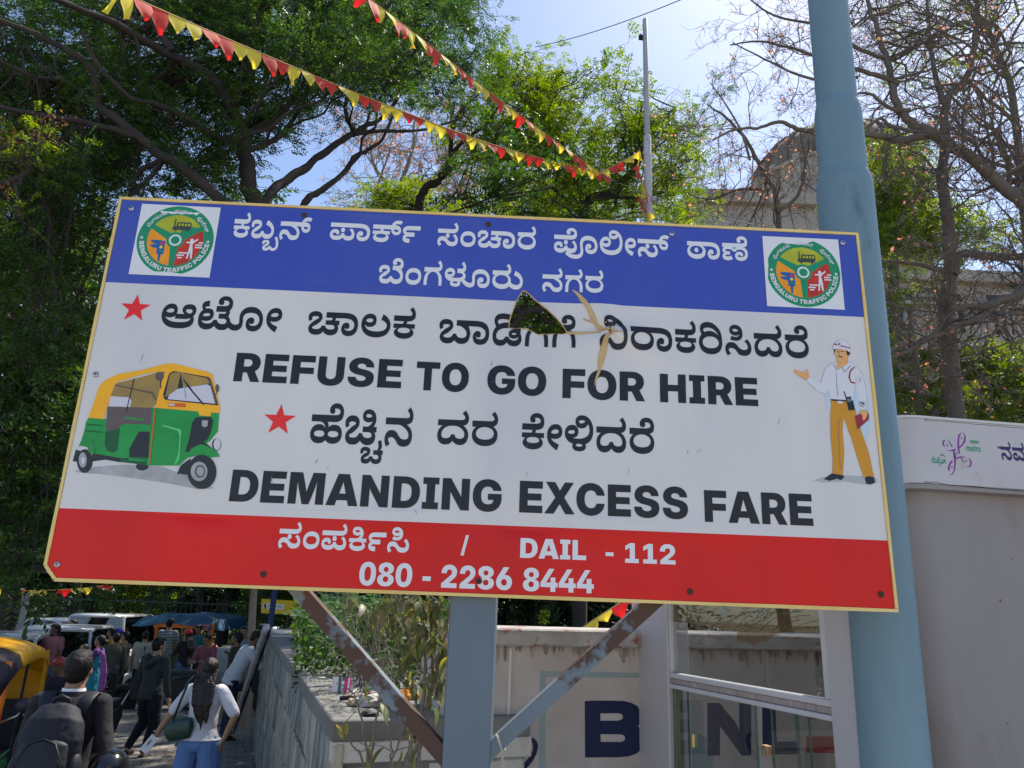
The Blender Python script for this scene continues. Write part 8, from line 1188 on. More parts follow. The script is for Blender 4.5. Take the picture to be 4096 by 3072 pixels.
# ------------------------------------------------------------------ litter lying on the slab
def slabpt(x, y, dz=0.0): return onz(x, y, GZ + 0.002 + dz)
def crumple(name, c, r, m, label, cat, seed=0, fold=.5, n=3, flat=.5):
    bm = bmesh.new(); bmesh.ops.create_icosphere(bm, subdivisions=n, radius=1.0)
    for v_ in bm.verts:
        q = v_.co * 1.0; k = 1 + fold * (noise.noise(q * 1.7 + Vector((seed, 0, 0))) + .6 * abs(noise.noise(q * 4.1 + Vector((0, seed, 0)))) + .3 * abs(noise.noise(q * 9 + Vector((0, seed, 3)))))
        v_.co = Vector((q.x * r[0] * k, q.y * r[1] * k, max(-r[2] * flat, q.z * r[2] * k)))
    me = bpy.data.meshes.new(name); bm.to_mesh(me); bm.free(); me.materials.append(m); me.polygons.foreach_set('use_smooth', [True] * len(me.polygons)); o = bpy.data.objects.new(name, me); COL.objects.link(o); o.location = Vector(c) + Vector((0, 0, r[2] * flat)); return tag(o, label, cat)
m_foil = mat('grey_polythene', (0.20, 0.20, 0.20), 0.22, (0.42, 0.42, 0.42), 8, 0.8, bump=0.004, bsc=40, spec=0.8); m_rag = mat('dirty_white_cloth', (0.52, 0.50, 0.47), 0.8, (0.32, 0.29, 0.26), 14, 0.8, bump=0.002, bsc=60)
m_mari = mat('marigold', (0.62, 0.22, 0.015), 0.8, (0.45, 0.24, 0.03), 40, 0.8, bump=0.003, bsc=160); m_blk = mat('charred_black', (0.018, 0.018, 0.02), 0.6); m_tan = mat('tan_paper', (0.42, 0.33, 0.22), 0.8, (0.3, 0.22, 0.14), 30, 0.7)
crumple('plastic_bag', slabpt(1198, 2640), (.055, .055, .06), m_foil, 'round crumpled grey plastic bag with a straw on the planter slab', 'bag', 3, .35, 4, .8)
p = slabpt(1204, 2560); mb = MB(); mb.tube([slabpt(1200, 2640) + V(0, 0, .08), slabpt(1200, 2640) + V(.004, 0, .17)], .003, 6); tag(mb.build('straw', mat('red_plastic', srgb(200, 60, 50), .4)), 'red drinking straw standing up out of the grey plastic bag', 'straw')
crumple('cloth', slabpt(1475, 2822), (.075, .045, .032), m_rag, 'bunched dirty white cloth lying beside the lower left brace', 'cloth', 8, .6, 4, .4); crumple('cloth', slabpt(1290, 2716), (.03, .018, .008), m_rag, 'small flat scrap of pale cloth in the middle of the planter slab', 'cloth', 11, .5, 3, .5)
crumple('paper_wrapper', slabpt(1407, 2822), (.022, .02, .018), m_tan, 'small crumpled tan paper wrapper left of the white cloth', 'wrapper', 5, .6, 3, .7); crumple('rag', slabpt(1475, 2862), (.034, .02, .012), m_blk, 'small charred black rag nearest the front edge of the slab', 'rag', 15, .7, 3, .5)
HP = empty('marigold_heap', slabpt(1625, 2795), 0, 'heap of orange marigold flowers lying on the slab behind the brace', 'flowers'); mb = MB(); mb.ell((0, 0, 0), (.016, .016, .012), 10, 6); mk = mb.build('flower', m_mari, HP, smooth=True)
for vtx in mk.data.vertices: vtx.co *= 1 + .28 * noise.noise(vtx.co * 260)
for k in range(34):
    a, r = rng.uniform(0, 6.3), .055 * math.sqrt(rng.random()); o = mk if k == 0 else share(mk, HP); o.location = (r * math.cos(a), r * math.sin(a) * .9, .012 + .055 * max(0, 1 - r / .055) * rng.random()); o.rotation_euler = rng.uniform(0, 3, 3)
def pack(px, py, sz, rz, m, label, tip=0.0):
    o = empty('cigarette_pack', slabpt(px, py), rz, label, 'packet'); mb = MB(); mb.box((0, 0, sz[2] / 2), sz, bev=.001); mb.build('carton', m, o); mb = MB(); mb.box((sz[0] * .27, 0, sz[2] / 2), (sz[0] * .3, sz[1] + .001, sz[2] + .001)); mb.build('printed_panel', mat('pack_print_' + m.name, srgb(60, 110, 130) if 'white' in m.name else srgb(236, 226, 230), .4), o); o.rotation_euler = (tip, 0, rz); return o
pack(1345, 2770, (.052, .018, .078), .2, mat('pack_white', srgb(226, 222, 228), .35, srgb(190, 60, 80), 60, .5, contrast=(.6, .62)), 'white cigarette packet standing tilted among the litter', -.25); pack(1385, 2772, (.032, .02, .074), -.1, mat('pack_pink', srgb(206, 40, 120), .35), 'bright pink cigarette packet beside the white one', -.2)
for (a, b, r, m, nm, lb) in (((1410, 2772), (1425, 2758), .004, m_wprint, 'cigarette', 'single white cigarette leaning by the pink packet'), ((1360, 2794), (1460, 2798), .011, m_blk, 'charred_stick', 'thick charred black stick lying in front of the packets'), ((1405, 2786), (1500, 2768), .006, m_tan, 'stick', 'long tan peeled stick behind the charred stick'), ((1278, 2795), (1336, 2802), .003, m_tan, 'stick', 'short thin stick near the left edge of the slab')):
    mb = MB(); q1, q2 = slabpt(*a, r), slabpt(*b, r); mb.tube([q1, q1 * .6 + q2 * .4 + V(0, 0, r * .6), q2], r, 8); tag(mb.build(nm, m, smooth='auto'), lb, 'stick' if 'stick' in nm else 'cigarette')
for (px, py, r, rz, lb) in ((1088, 2516, .035, 1.2, 'white paper cup lying on its side at the far end of the slab'), (1112, 2530, .03, .4, 'crushed cream paper cup nearer than the upright cup'), (1232, 2721, .008, 0, 'tiny white bottle cap on the slab')):
    mb = MB(); T = Matrix.Rotation(PI / 2, 4, 'Y') if r > .01 else Matrix.Identity(4); mb.lathe([(r * .7, 0), (r, r * 2.2), (r * .92, r * 2.2), (r * .62, .004)], 16, M=Matrix.Rotation(rz, 4, 'Z') @ T); o = mb.build('paper_cup' if r > .01 else 'bottle_cap', m_wprint, smooth='auto'); o.location = Vector(slabpt(px, py, r if r > .01 else 0)); tag(o, lb, 'cup' if r > .01 else 'cap')
for (x, y, w, lb) in ((1130, 2545, .5, 'flat white tray on the far end of the slab'), (1060, 2498, .3, 'stack of pale flat cartons at the far corner of the planter wall')):
    q1 = slabpt(x, y, .012); mb = MB(); mb.box(q1, (w * .5, .16, .02), .4, bev=.003); tag(mb.build('tray', m_rag), lb, 'tray')
# litter on the pavement by the wall
for (x, y, r, m, sd, lb) in ((969, 3012, .05, mat('pink_paper', srgb(206, 160, 176), .7), 2, 'crumpled pink paper on the pavement by the planter wall'), (1020, 3028, .065, m_rag, 4, 'white crumpled plastic lying against the foot of the planter wall'), (958, 3068, .06, mat('printed_wrap', srgb(214, 196, 190), .5, srgb(200, 70, 60), 30, .6, contrast=(.5, .55)), 6, 'colourful snack wrapper at the very bottom of the pavement'), (990, 3066, .05, mat('blue_wrap', srgb(130, 160, 200), .5), 9, 'pale blue wrapper next to the snack wrapper')):
    crumple('litter', ong(x, y, .11), (r, r * .8, r * .5), m, lb, 'litter', sd, .6, 3, .5)
for k in range(26):
    p = ong(rng.uniform(560, 1010), rng.uniform(2850, 3070), .125); mb = MB(); a = rng.uniform(0, 6); L_ = .045; mb.add([p, p + V(math.cos(a), math.sin(a), .1) * L_ * .5 + V(-math.sin(a), math.cos(a), 0) * .012, p + V(math.cos(a), math.sin(a), .05) * L_, p + V(math.cos(a), math.sin(a), .2) * L_ * .5 - V(-math.sin(a), math.cos(a), 0) * .012], [(0, 1, 2, 3)]); o = mb.build('fallen_leaf', mat('dry_leaf', (.24, .16, .08), .8)); tag(o, 'dry brown fallen leaf lying on the paved walkway', 'leaf', 'dry leaves fallen on the pavement')

# ------------------------------------------------------------------ things against the far end of the planter
up = empty('folded_parasol', ong(915, 2950, .1), 0, 'long folded silver parasol with navy lining leaning on the planter wall', 'parasol'); a, b = ong(913, 2962, .1), at(1066, 2510, 10.6); m_silver = mat('silver_foil_cloth', (0.62, 0.61, 0.64), 0.38, (0.24, 0.23, 0.26), 26, 0.9, bump=0.02, bsc=30, spec=.8); m_nv = mat('navy_cloth', (0.02, 0.02, 0.07), .8)
mb = MB(); P = [a + (b - a) * t for t in np.linspace(.06, 1, 26)]; mb.tube([p + V(rng.normal(0, .004), 0, rng.normal(0, .004)) for p in P], [(.014 + .032 * min(1, t * 1.5)) * rng.uniform(.86, 1.12) for t in np.linspace(0, 1, 26)], 14); bind(mb.build('canopy', m_silver, None, smooth=True), up)
mb = MB(); mb.tube([p + V(.035, .03, 0) for p in P], [.010 + .02 * min(1, t * 1.5) for t in np.linspace(0, 1, 26)], 8); bind(mb.build('lining', m_nv, None, smooth=True), up); mb = MB(); mb.tube([a, a + (b - a) * .08], [.006, .014], 8); bind(mb.build('tip', m_dark, None), up)
mb = MB(); Yp = 13.6; mb.tube([V(at(988, 2790, Yp)[0], Yp, gnd(Yp)), at(1000, 2640, Yp), at(1014, 2380, Yp), at(1022, 2200, Yp)], [.075, .07, .06, .055], 12); tag(mb.build('wooden_pole', mat('weathered_pole', (.24, .15, .10), .8, (.34, .28, .22), 3, .8, bump=.006, bsc=20, stretch=(1, 1, .3)), smooth='auto'), 'weathered reddish brown pole rising behind the man in the white shirt', 'pole')
mb = MB(); Yp = 15; mb.box((at(1088, 2450, Yp)[0], Yp, 1.4), (.09, .09, 3.2), bev=.01); tag(mb.build('blue_post', mat('blue_paint', (.015, .04, .14), .5)), 'dark blue square post beside the yellow sign', 'post')
YS = 17.0; ys_ = empty('yellow_sign', (at(1130, 2440, YS)[0], YS, gnd(YS)), 0, 'yellow signboard with a white arrow panel behind the planter', 'sign'); sp = lambda x, y, d=0: at(x, y, YS) - V(0, d, 0)
def quadmesh(pts, name, m, par, d=0.0, th=.03):
    P = [sp(x, y, d) for x, y in pts]; mb = MB(); mb.add(P + [p + V(0, th, 0) for p in P], [(0, 1, 2, 3), (7, 6, 5, 4), (0, 4, 5, 1), (1, 5, 6, 2), (2, 6, 7, 3), (3, 7, 4, 0)]); return bind(mb.build(name, m, None), par)
quadmesh([(1046, 2395), (1240, 2408), (1240, 2462), (1044, 2452)], 'panel', mat('sign_yellow', srgb(236, 196, 40), .5), ys_); quadmesh([(1052, 2412), (1138, 2418), (1136, 2440), (1052, 2434)], 'white_patch', m_wprint, ys_, .01, .008)
quadmesh([(1056, 2416), (1064, 2414), (1066, 2434), (1060, 2434)], 'arrow_mark', m_black, ys_, .02, .006); quadmesh([(1072, 2422), (1130, 2426), (1130, 2429), (1072, 2425)], 'text_line', m_lblue, ys_, .02, .006)
for x in (1050, 1232): mb = MB(); mb.box((at(x, 2440, YS)[0], YS + .07, 1.0), (.05, .05, 2.2)); bind(mb.build('leg', m_dark, None), ys_)
# railing behind
YR = 25.0; rl_ = empty('railing', (at(400, 2450, YR)[0], YR, gnd(YR)), 0, 'dark iron railing running behind the parked cars and the stall', 'railing'); xa, xb = at(-100, 2450, YR)[0], at(1900, 2450, YR)[0]; zr = at(400, 2400, YR)[2]; m_iron = mat('dark_iron', (.02, .03, .025), .6); hr = zr - gnd(YR)
for dz_ in (.25, hr): mb = MB(); mb.box(((xa + xb) / 2, YR, gnd(YR) + dz_), (xb - xa, .04, .05)); bind(mb.build('rail', m_iron, None), rl_)
mb = MB(); mb.tube([(0, 0, 0), (0, 0, hr + .12)], .014, 5); bar = mb.build('bar', m_iron)
for k in range(int((xb - xa) / .16)):
    o = bar if k == 0 else share(bar); o.parent = rl_; o.matrix_parent_inverse = Matrix.Translation(-rl_.location); o.location = (xa + .08 + k * .16, YR, gnd(YR))
nb_ = empty('notice_sign', (at(75, 2450, 23)[0], 23, gnd(23)), .1, 'faded grey notice panel leaning by the dark trunk, far left', 'sign'); mb = MB(); mb.box((0, 0, 1.5), (.42, .04, 1.5)); mb.build('panel', mat('faded_panel', (.30, .30, .29), .8, (.2, .2, .2), 20, .8, stretch=(1, 1, 3)), nb_)
for s in (-.16, .16): mb = MB(); mb.box((s, .05, .8), (.05, .05, 1.6)); mb.build('leg', m_iron, nb_)

# ------------------------------------------------------------------ vehicles
m_tyre = mat('tyre', (.02, .02, .02), .8, bump=.002, bsc=60); m_rim = mat('rim_silver', (.5, .5, .5), .35, metal=.8); m_cglass = glass('car_glass', (.35, .42, .4), .5, .10); m_carw = mat('car_white', (.58, .59, .6), .3, (.5, .5, .5), 2, .5, coat=.5); m_trim = mat('black_trim', (.02, .02, .022), .5)
def wheel(par, loc, r, w, name='wheel', axis='X', spokes=6):
    e = bpy.data.objects.new(name, None)
    mb = MB(); T = Matrix.Rotation(PI / 2, 4, 'Y'); mb.lathe([(r * .62, -w / 2), (r * .92, -w / 2), (r, -w * .3), (r, w * .3), (r * .92, w / 2), (r * .62, w / 2)], 24, M=T); o = mb.build(name, m_tyre, par, smooth='auto'); o.location = loc
    mb = MB(); mb.lathe([(r * .10, -w * .5), (r * .14, w * .35), (r * .5, w * .28), (r * .6, w * .42), (r * .64, w * .42), (r * .64, -w * .42)], 20, M=T); q = mb.build('rim', m_rim, o, smooth='auto'); bpy.data.objects.remove(e); return o
def loftcar(name, loc, rz, label, L_=3.9, Wd=1.66, H=1.5, m=m_carw, kind='hatch', group=None):
    root = empty(name, loc, rz, label, 'car', group); hl = L_ / 2
    # side outline (y forward, z), tumblehome in the upper body
    low = [(-hl, .35), (-hl, .75), (-hl + .03, .88), (hl - 1.0, .92), (hl - .15, .72), (hl, .60), (hl, .32), (hl - .2, .22), (-hl + .2, .22)]
    mb = MB()
    for s in (-1, 1): mb.v += [(s * Wd / 2, y, z) for y, z in low]
    n = len(low); mb.f += [tuple(range(n))[::-1], tuple(range(n, 2 * n))] + [(i, (i + 1) % n, (i + 1) % n + n, i + n) for i in range(n)]; mb.m += [0] * (n + 2)
    o = mb.build('body', m, root, smooth='auto'); bv = o.modifiers.new('b', 'BEVEL'); bv.width = .06; bv.segments = 3; bv.limit_method = 'ANGLE'
    up_ = [(-hl + .12, .86), (-hl + .42, H - .06), (-hl + .75, H), (hl - 1.9, H), (hl - 1.15, .92)] if kind == 'hatch' else [(-hl + .05, .86), (-hl + .12, H - .04), (-hl + .3, H), (hl - 1.6, H), (hl - 1.05, .92)]
    mb = MB(); n = len(up_); wv = [Wd / 2 - .03, Wd / 2 - .16, Wd / 2 - .18, Wd / 2 - .18, Wd / 2 - .04]
    for s in (-1, 1): mb.v += [(s * w, y, z) for (y, z), w in zip(up_, wv)]
    mb.f += [(1, 2, 7, 6), (2, 3, 8, 7)]; mb.m += [0, 0]; r_ = MB().add([mb.v[i] for i in (1, 2, 3, 6, 7, 8)], [(0, 1, 4, 3), (1, 2, 5, 4)]).build('roof', m, root, smooth='auto', rec=False); so = r_.modifiers.new('s', 'SOLIDIFY'); so.thickness = .04
    gp = lambda nm, ix: MB().add([mb.v[i] for i in ix], [tuple(range(len(ix)))]).build(nm, m_cglass, root); rv = [mb.v[i] for i in (1, 2, 3, 6, 7, 8)]; gp('rear_window', (0, 1, 6, 5)); gp('windscreen', (3, 4, 9, 8))
    for s in (0, 5): gp('side_window', (s, s + 1, s + 2, s + 3, s + 4))
    for s in (-1, 1):
        w = lambda i: s * (wv[i] + .006)
        for (i, j) in ((0, 1), (3, 4)): g = MB(); g.tube([(w(i), *up_[i]), (w(j), *up_[j])], .035, 6); g.build('roof_pillar', m, root)
        g = MB(); g.tube([(w(1), *up_[1]), (w(2), *up_[2]), (w(3), *up_[3])], .03, 6); g.build('roof_rail', m, root)
        g = MB(); g.box((s * (Wd / 2 - .06), (up_[2][0] + up_[4][0]) / 2 + .1, 1.15), (.05, .07, .6)); g.build('door_pillar', m_trim, root)
        g = MB(); g.box((s * (Wd / 2 + .10), hl - 1.25, 1.0), (.18, .10, .12), bev=.03); g.build('wing_mirror', m, root, smooth='auto')
        g = MB(); g.box((s * (Wd / 2 - .2), hl - .03, .66), (.34, .12, .14), bev=.03); g.build('headlight', mat('lamp_clear', (.6, .6, .62), .15), root); g = MB(); g.box((s * (Wd / 2 - .13), -hl + .03, .80), (.2, .12, .26), bev=.03); g.build('tail_light', mat('lamp_red', (.4, .02, .02), .2), root)
        for y in (-hl + .68, hl - .72): wheel(root, (s * (Wd / 2 - .08), y, .30), .30, .19)
    g = MB(); g.box((0, -hl - .01, .45), (Wd - .1, .08, .18), bev=.03); g.build('bumper', m_trim, root); g = MB(); g.box((0, hl + .0, .42), (Wd - .15, .08, .2), bev=.03); g.build('bumper', m_trim, root); g = MB(); g.box((0, -hl - .055, .62), (.5, .01, .12)); g.build('number_plate', m_wprint, root)
    g = MB(); g.box((0, -.2, .75), (Wd - .3, 1.6, .5)); g.build('seats', m_trim, root); return root
def carat(px, py, Y, dz=1.45): p = at(px, py, Y); return V(p[0], Y, gnd(Y))
loftcar('parked_car', V(at(150, 2510, 17)[0] + .1, 18.5, gnd(18)), R(12), 'white hatchback nearest behind the yellow auto-rickshaw, seen from the rear', H=1.48)
loftcar('parked_car', V(at(-60, 2560, 15.5)[0], 16.5, gnd(16)), R(18), 'silver-grey car partly cut by the left edge, beside the white hatchback', H=1.36, m=mat('car_silver', (.42, .43, .43), .3, coat=.5))
loftcar('parked_car', V(at(205, 2480, 25)[0], 25, gnd(25)), R(62), 'white car far back with its sloping rear, left of the white van', H=1.5)
loftcar('parked_car', V(at(330, 2470, 25)[0], 26.5, gnd(26)), R(75), 'white saloon far back showing only its roof between the heads', H=1.48)
loftcar('parked_van', V(at(385, 2480, 21)[0], 22.5, gnd(22)), R(5), 'boxy white van with a large dark rear window behind the crowd', L_=3.8, H=1.72, kind='van')
loftcar('parked_car', V(at(530, 2480, 24)[0], 25, gnd(25)), R(8), 'white car at the far end just left of the blue-topped stall', H=1.56)
# auto-rickshaws
m_ay = mat('auto_yellow', srgb(240, 176, 30), .45, srgb(226, 150, 24), 3, .6, bump=.003, bsc=14); m_ag = mat('auto_green', srgb(20, 130, 56), .4, srgb(14, 104, 44), 3, .6, coat=.2); m_ablk = mat('auto_black', (.025, .02, .03), .5)
def auto(loc, rz, label, group=None):
    r = empty('auto_rickshaw', loc, rz, label, 'auto-rickshaw', group); w = .64
    prof = [(1.02, .30), (1.10, .55), (1.04, .92), (.86, .98), (.80, .98), (.80, .32)]           # nose
    mb = MB(); mb.prism(prof, -.50, .50, axis='x'); o = mb.build('front_cowl', m_ag, r, smooth='auto'); b = o.modifiers.new('b', 'BEVEL'); b.width = .07; b.segments = 3; b.limit_method = 'ANGLE'
    mb = MB(); mb.box((0, -.05, .32), (1.22, 2.2, .12), bev=.02); mb.build('floor_pan', m_ag, r)
    for s in (-1, 1):
        mb = MB(); mb.prism([(-1.15, .30), (-1.18, .95), (-.55, .95), (-.50, .62), (-.42, .42), (-.1, .38), (-.1, .30)], s * w - .02, s * w + .02, axis='x'); mb.build('rear_side_panel', m_ag, r)
        mb = MB(); mb.box((s * w, .52, .52), (.04, .56, .36), bev=.01); mb.build('door_sill', m_ag, r)
        for z in (.62, .74): mb = MB(); mb.tube([(s * w, .1, z), (s * w, .78, z)], .012, 6); mb.build('guard_rail', m_ag, r)
        mb = MB(); mb.tube([(s * .60, .86, .92), (s * .60, .80, 1.30), (s * .58, .70, 1.60)], [.045, .04, .035], 8); mb.build('screen_pillar', mat('auto_orange', srgb(236, 120, 24), .4), r, smooth=True)
        mb = MB(); mb.tube([(s * w, .05, .4), (s * w, .0, 1.58)], .014, 6); mb.build('hood_hoop', m_trim, r)
        mb = MB(); mb.tube([(s * .62, .84, 1.08), (s * .78, .92, 1.16), (s * .80, .92, 1.2)], .010, 6); a_ = mb.build('mirror_arm', m_galv, r, smooth=True); mb = MB(); mb.ell((s * .82, .93, 1.25), (.075, .045, .06), 14, 10); mb.build('mirror', m_ablk, r, smooth=True)
        wheel(r, (s * .52, -.78, .21), .21, .10); mb = MB(); mb.tube([(s * .53, -.78 + .27 * math.cos(t), .21 + .27 * math.sin(t)) for t in np.linspace(.1, PI - .1, 10)], .05, 6); mb.build('mudguard', m_ag, r, smooth=True)
        mb = MB(); mb.ell((s * .33, 1.09, .80), (.09, .05, .09), 14, 10); mb.build('headlight', mat('lamp_clear', (.6, .6, .62), .15), r, smooth=True)
    wheel(r, (0, 1.08, .21), .21, .10); mb = MB(); mb.tube([(0, 1.08 + .27 * math.cos(t), .22 + .27 * math.sin(t)) for t in np.linspace(-.1, PI * .8, 10)], .08, 8); mb.build('front_mudguard', m_ag, r, smooth=True)
    mb = MB(); mb.add([(-.56, .88, .98), (.56, .88, .98), (.53, .72, 1.54), (-.53, .72, 1.54)], [(0, 1, 2, 3)]); mb.build('windscreen', m_cglass, r); mb = MB(); mb.tube([(-.57, .885, .96), (.57, .885, .96)], .03, 6); mb.build('screen_frame', m_ay, r)
    # hood: black front visor and yellow canvas swept over and down the back
    def hood(name, m, ys, nx=12):
        mb = MB()
        for (y, zc, hw) in ys:
            for i in range(nx + 1):
                t = -1 + 2 * i / nx; mb.v.append((hw * math.copysign(min(1, abs(t) * 1.12), t) , y, zc - .16 * abs(t) ** 5 - .04 * t * t))
        k = nx + 1
        for j in range(len(ys) - 1):
            for i in range(nx): mb.f.append((j * k + i, j * k + i + 1, (j + 1) * k + i + 1, (j + 1) * k + i)); mb.m.append(0)
        o = mb.build(name, m, r, smooth=True, rec=False); s_ = o.modifiers.new('s', 'SOLIDIFY'); s_.thickness = .02; return o
    hood('visor', m_ablk, [(.90, 1.52, .60), (.84, 1.62, .63), (.60, 1.70, .64), (.38, 1.725, .645)])
    hood('canvas_roof', m_ay, [(.40, 1.73, .65), (.1, 1.75, .66), (-.5, 1.75, .66), (-.95, 1.70, .66), (-1.12, 1.60, .66), (-1.20, 1.42, .66)])
    mb = MB(); nx = 8
    for j, (z, y) in enumerate(((1.45, -1.2), (1.2, -1.24), (.92, -1.2))):
        for i in range(nx + 1): mb.v.append((-.66 + 1.32 * i / nx, y, z))
    for j in range(2):
        for i in range(nx): mb.f.append((j * 9 + i, j * 9 + i + 1, (j + 1) * 9 + i + 1, (j + 1) * 9 + i)); mb.m.append(0)
    mb.build('canvas_back', m_ay, r)
    for s in (-1, 1): mb = MB(); mb.prism([(-1.2, .93), (-1.22, 1.45), (-1.1, 1.60), (-.86, 1.60), (-.98, 1.3), (-.95, .93)], s * .655 - .006, s * .655 + .006, axis='x'); mb.build('canvas_side', m_ay, r)
    mb = MB(); mb.box((0, -.55, .55), (1.1, .5, .18), bev=.03); mb.box((0, -.85, .85), (1.1, .12, .5), bev=.03); mb.build('passenger_seat', m_ablk, r); mb = MB(); mb.box((0, .15, .62), (.5, .3, .1), bev=.03); mb.build('driver_seat', m_ablk, r)
    mb = MB(); mb.tube([(0, .85, .6), (0, .68, .98)], .02, 8); mb.tube([(-.3, .64, 1.0), (0, .68, .98), (.3, .64, 1.0)], .015, 8); mb.build('handlebar', m_trim, r, smooth=True)
    return r
p1, p2 = at(45, 2800, 7.0), at(186, 2800, 8.9); d = (p1 - p2)[:2]; ln = np.linalg.norm(d); d /= ln; c = (p1 + p2)[:2] / 2; side_ = np.array([-d[1], d[0]]); side_ = side_ if side_[0] < 0 else -side_
ctr = c + side_ * .66 + d * .18; auto(V(ctr[0], ctr[1], gnd(ctr[1]) - .02), math.atan2(-d[0], d[1]), 'yellow-topped green auto-rickshaw cut off by the left edge of the picture').scale = (.94, .94, .94)
for (x, y, rz, lb) in ((-9.5, 9.0, -1.9, 'yellow auto-rickshaw beyond the left edge, nearer one mirrored in the booth glass'), (-12.8, 10.2, -2.0, 'yellow auto-rickshaw beyond the left edge, farther one mirrored in the booth glass')): auto(V(x, y, gnd(y)), rz, lb, 'auto-rickshaws mirrored in the booth glass')
# scooter behind the sari
def scooter(loc, rz, label, m, name='scooter'):
    r = empty(name, loc, rz, label, name); wheel(r, (0, .62, .22), .22, .10); wheel(r, (0, -.55, .22), .22, .10)
    mb = MB(); mb.prism([(.46, .30), (.52, .55), (.40, .95), (.32, .98), (.34, .55), (.30, .30)], -.20, .20, axis='x'); o = mb.build('leg_shield', m, r); b = o.modifiers.new('b', 'BEVEL'); b.width = .04; b.segments = 2
    mb = MB(); mb.box((0, .05, .28), (.3, .6, .07), bev=.02); mb.build('footboard', m_trim, r); mb = MB(); mb.prism([(-.15, .3), (-.2, .68), (-.85, .78), (-.9, .6), (-.6, .35)], -.16, .16, axis='x'); o = mb.build('body_panel', m, r); b = o.modifiers.new('b', 'BEVEL'); b.width = .05; b.segments = 2
    mb = MB(); mb.box((0, -.45, .80), (.28, .72, .09), bev=.03); mb.build('seat', m_trim, r, smooth='auto'); mb = MB(); mb.tube([(0, .62 + .28 * math.cos(t), .24 + .28 * math.sin(t)) for t in np.linspace(.2, PI * .9, 9)], .07, 8); mb.build('front_mudguard', m, r, smooth=True)
    for s in (-1, 1): mb = MB(); mb.tube([(s * .08, .62, .22), (s * .08, .45, .62)], .018, 6); mb.build('fork', m_rim, r); mb = MB(); mb.tube([(s * .02, .36, 1.0), (s * .3, .28, 1.04)], .016, 6); mb.build('handlebar', m_trim, r); mb = MB(); mb.tube([(s * .22, .3, 1.04), (s * .28, .32, 1.2)], .007, 5); mb.ell((s * .30, .32, 1.24), (.055, .015, .04), 10, 8); mb.build('mirror', m_trim, r, smooth=True)
    mb = MB(); mb.ell((0, .40, .98), (.10, .07, .08), 12, 8); mb.build('headlight', m_galv, r, smooth=True); return r
p = ong(495, 2800); scooter(p - V(-.25, -.5, 0), R(165), 'white scooter with its front wheel showing beside the turquoise sari', m_carw)
p = V(at(640, 2600, 15)[0], 15.3, gnd(15)); scooter(p, R(100), 'dark scooter standing behind the man in the hooded jacket', m_trim)
p = V(at(300, 2700, 8.5)[0] - .35, 9.6, gnd(9)); MOTO = scooter(p, R(190), 'dark motorcycle hidden behind the man with the backpack', m_trim, 'motorcycle')
# stall with blue tarpaulin
YT = 19.0; xs0, xs1 = at(585, 2480, YT)[0], at(850, 2480, YT)[0]; zt_ = at(700, 2480, YT)[2]; ST = empty('street_stall', ((xs0 + xs1) / 2, YT + 1, gnd(YT)), 0, 'street stall under a sagging blue tarpaulin with orange posts', 'stall'); m_tarp = mat('blue_tarpaulin', srgb(16, 66, 118), .6, srgb(16, 84, 84), 3, .9, bump=.01, bsc=8); m_or = mat('orange_paint', srgb(226, 110, 30), .5)
mb = MB(); nx, ny = 16, 8; hw = (xs1 - xs0) / 2 + .2; zc_ = zt_ - gnd(YT)
for j in range(ny + 1):
    for i in range(nx + 1):
        x, y = -hw + 2 * hw * i / nx, -1.3 + 2.4 * j / ny; mb.v.append((x, y, zc_ + .14 * math.cos(x / hw * 1.4) + .06 * noise.noise(Vector((x * 2, y * 2, 0))) - (.22 if j == 0 or i in (0, nx) else 0)))
for j in range(ny):
    for i in range(nx): mb.f.append((j * 17 + i, j * 17 + i + 1, (j + 1) * 17 + i + 1, (j + 1) * 17 + i)); mb.m.append(0)
mb.build('tarpaulin', m_tarp, ST, smooth=True, rec=False)
for (x, y) in ((-hw * .42, -1.2), (hw * .9, -1.2), (-hw * .9, 1), (hw * .9, 1)): mb = MB(); mb.tube([(x, y, 0), (x, y, zc_ - .05)], .04, 8); mb.build('post', m_or if y < 0 else m_dark, ST)
for (z, a, b) in ((zc_ - .12, -hw * .5, hw * .8),): mb = MB(); mb.box(((a + b) / 2, -1.22, z), (b - a, .05, .09)); mb.build('header_board', m_or, ST)
mb = MB(); mb.box((0, -.9, .45), (hw * 1.5, .7, .9), bev=.02); mb.build('counter', mat('stall_green', (.05, .12, .07), .6, (.1, .16, .1), 4, .8), ST)
for k in range(9):
    mb = MB(); mb.lathe([(.07, 0), (.09, .1), (.08, .22), (.04, .26)], 10); tag(mb.build('jar', [mat('jar_amber', srgb(200, 120, 30), .3), mat('jar_red', srgb(190, 40, 30), .3), mat('jar_cream', srgb(220, 210, 180), .3)][k % 3], smooth='auto'), ('amber', 'red', 'cream')[k % 3] + '-coloured jar in the row on the stall counter', 'jar', 'jars on the stall counter').location = ST.location + Vector((-hw * .6 + k * .22, -1.0, .905))
mb = MB(); mb.box((0, 0, 0), (.62, .05, 1.0), bev=.03); o = mb.build('white_board', mat('mesh_white', (.42, .42, .42), .7, (.3, .3, .3), 20, .6)); p = at(882, 2625, 16); o.location = (p[0], 16, gnd(16) + .75); tag(o, 'pale board panel standing behind the girl in the white shirt', 'board')
mb = MB(); mb.box((0, 0, 0), (.5, .4, .45), bev=.02); o = mb.build('cardboard_box', mat('carton', (.30, .20, .12), .85, (.22, .15, .1), 6, .7)); p = ong(962, 2880, .1); o.location = (p[0] - .1, p[1], p[2] + .225); o.rotation_euler = (0, 0, .4); tag(o, 'brown cardboard carton behind the folded parasol', 'box')
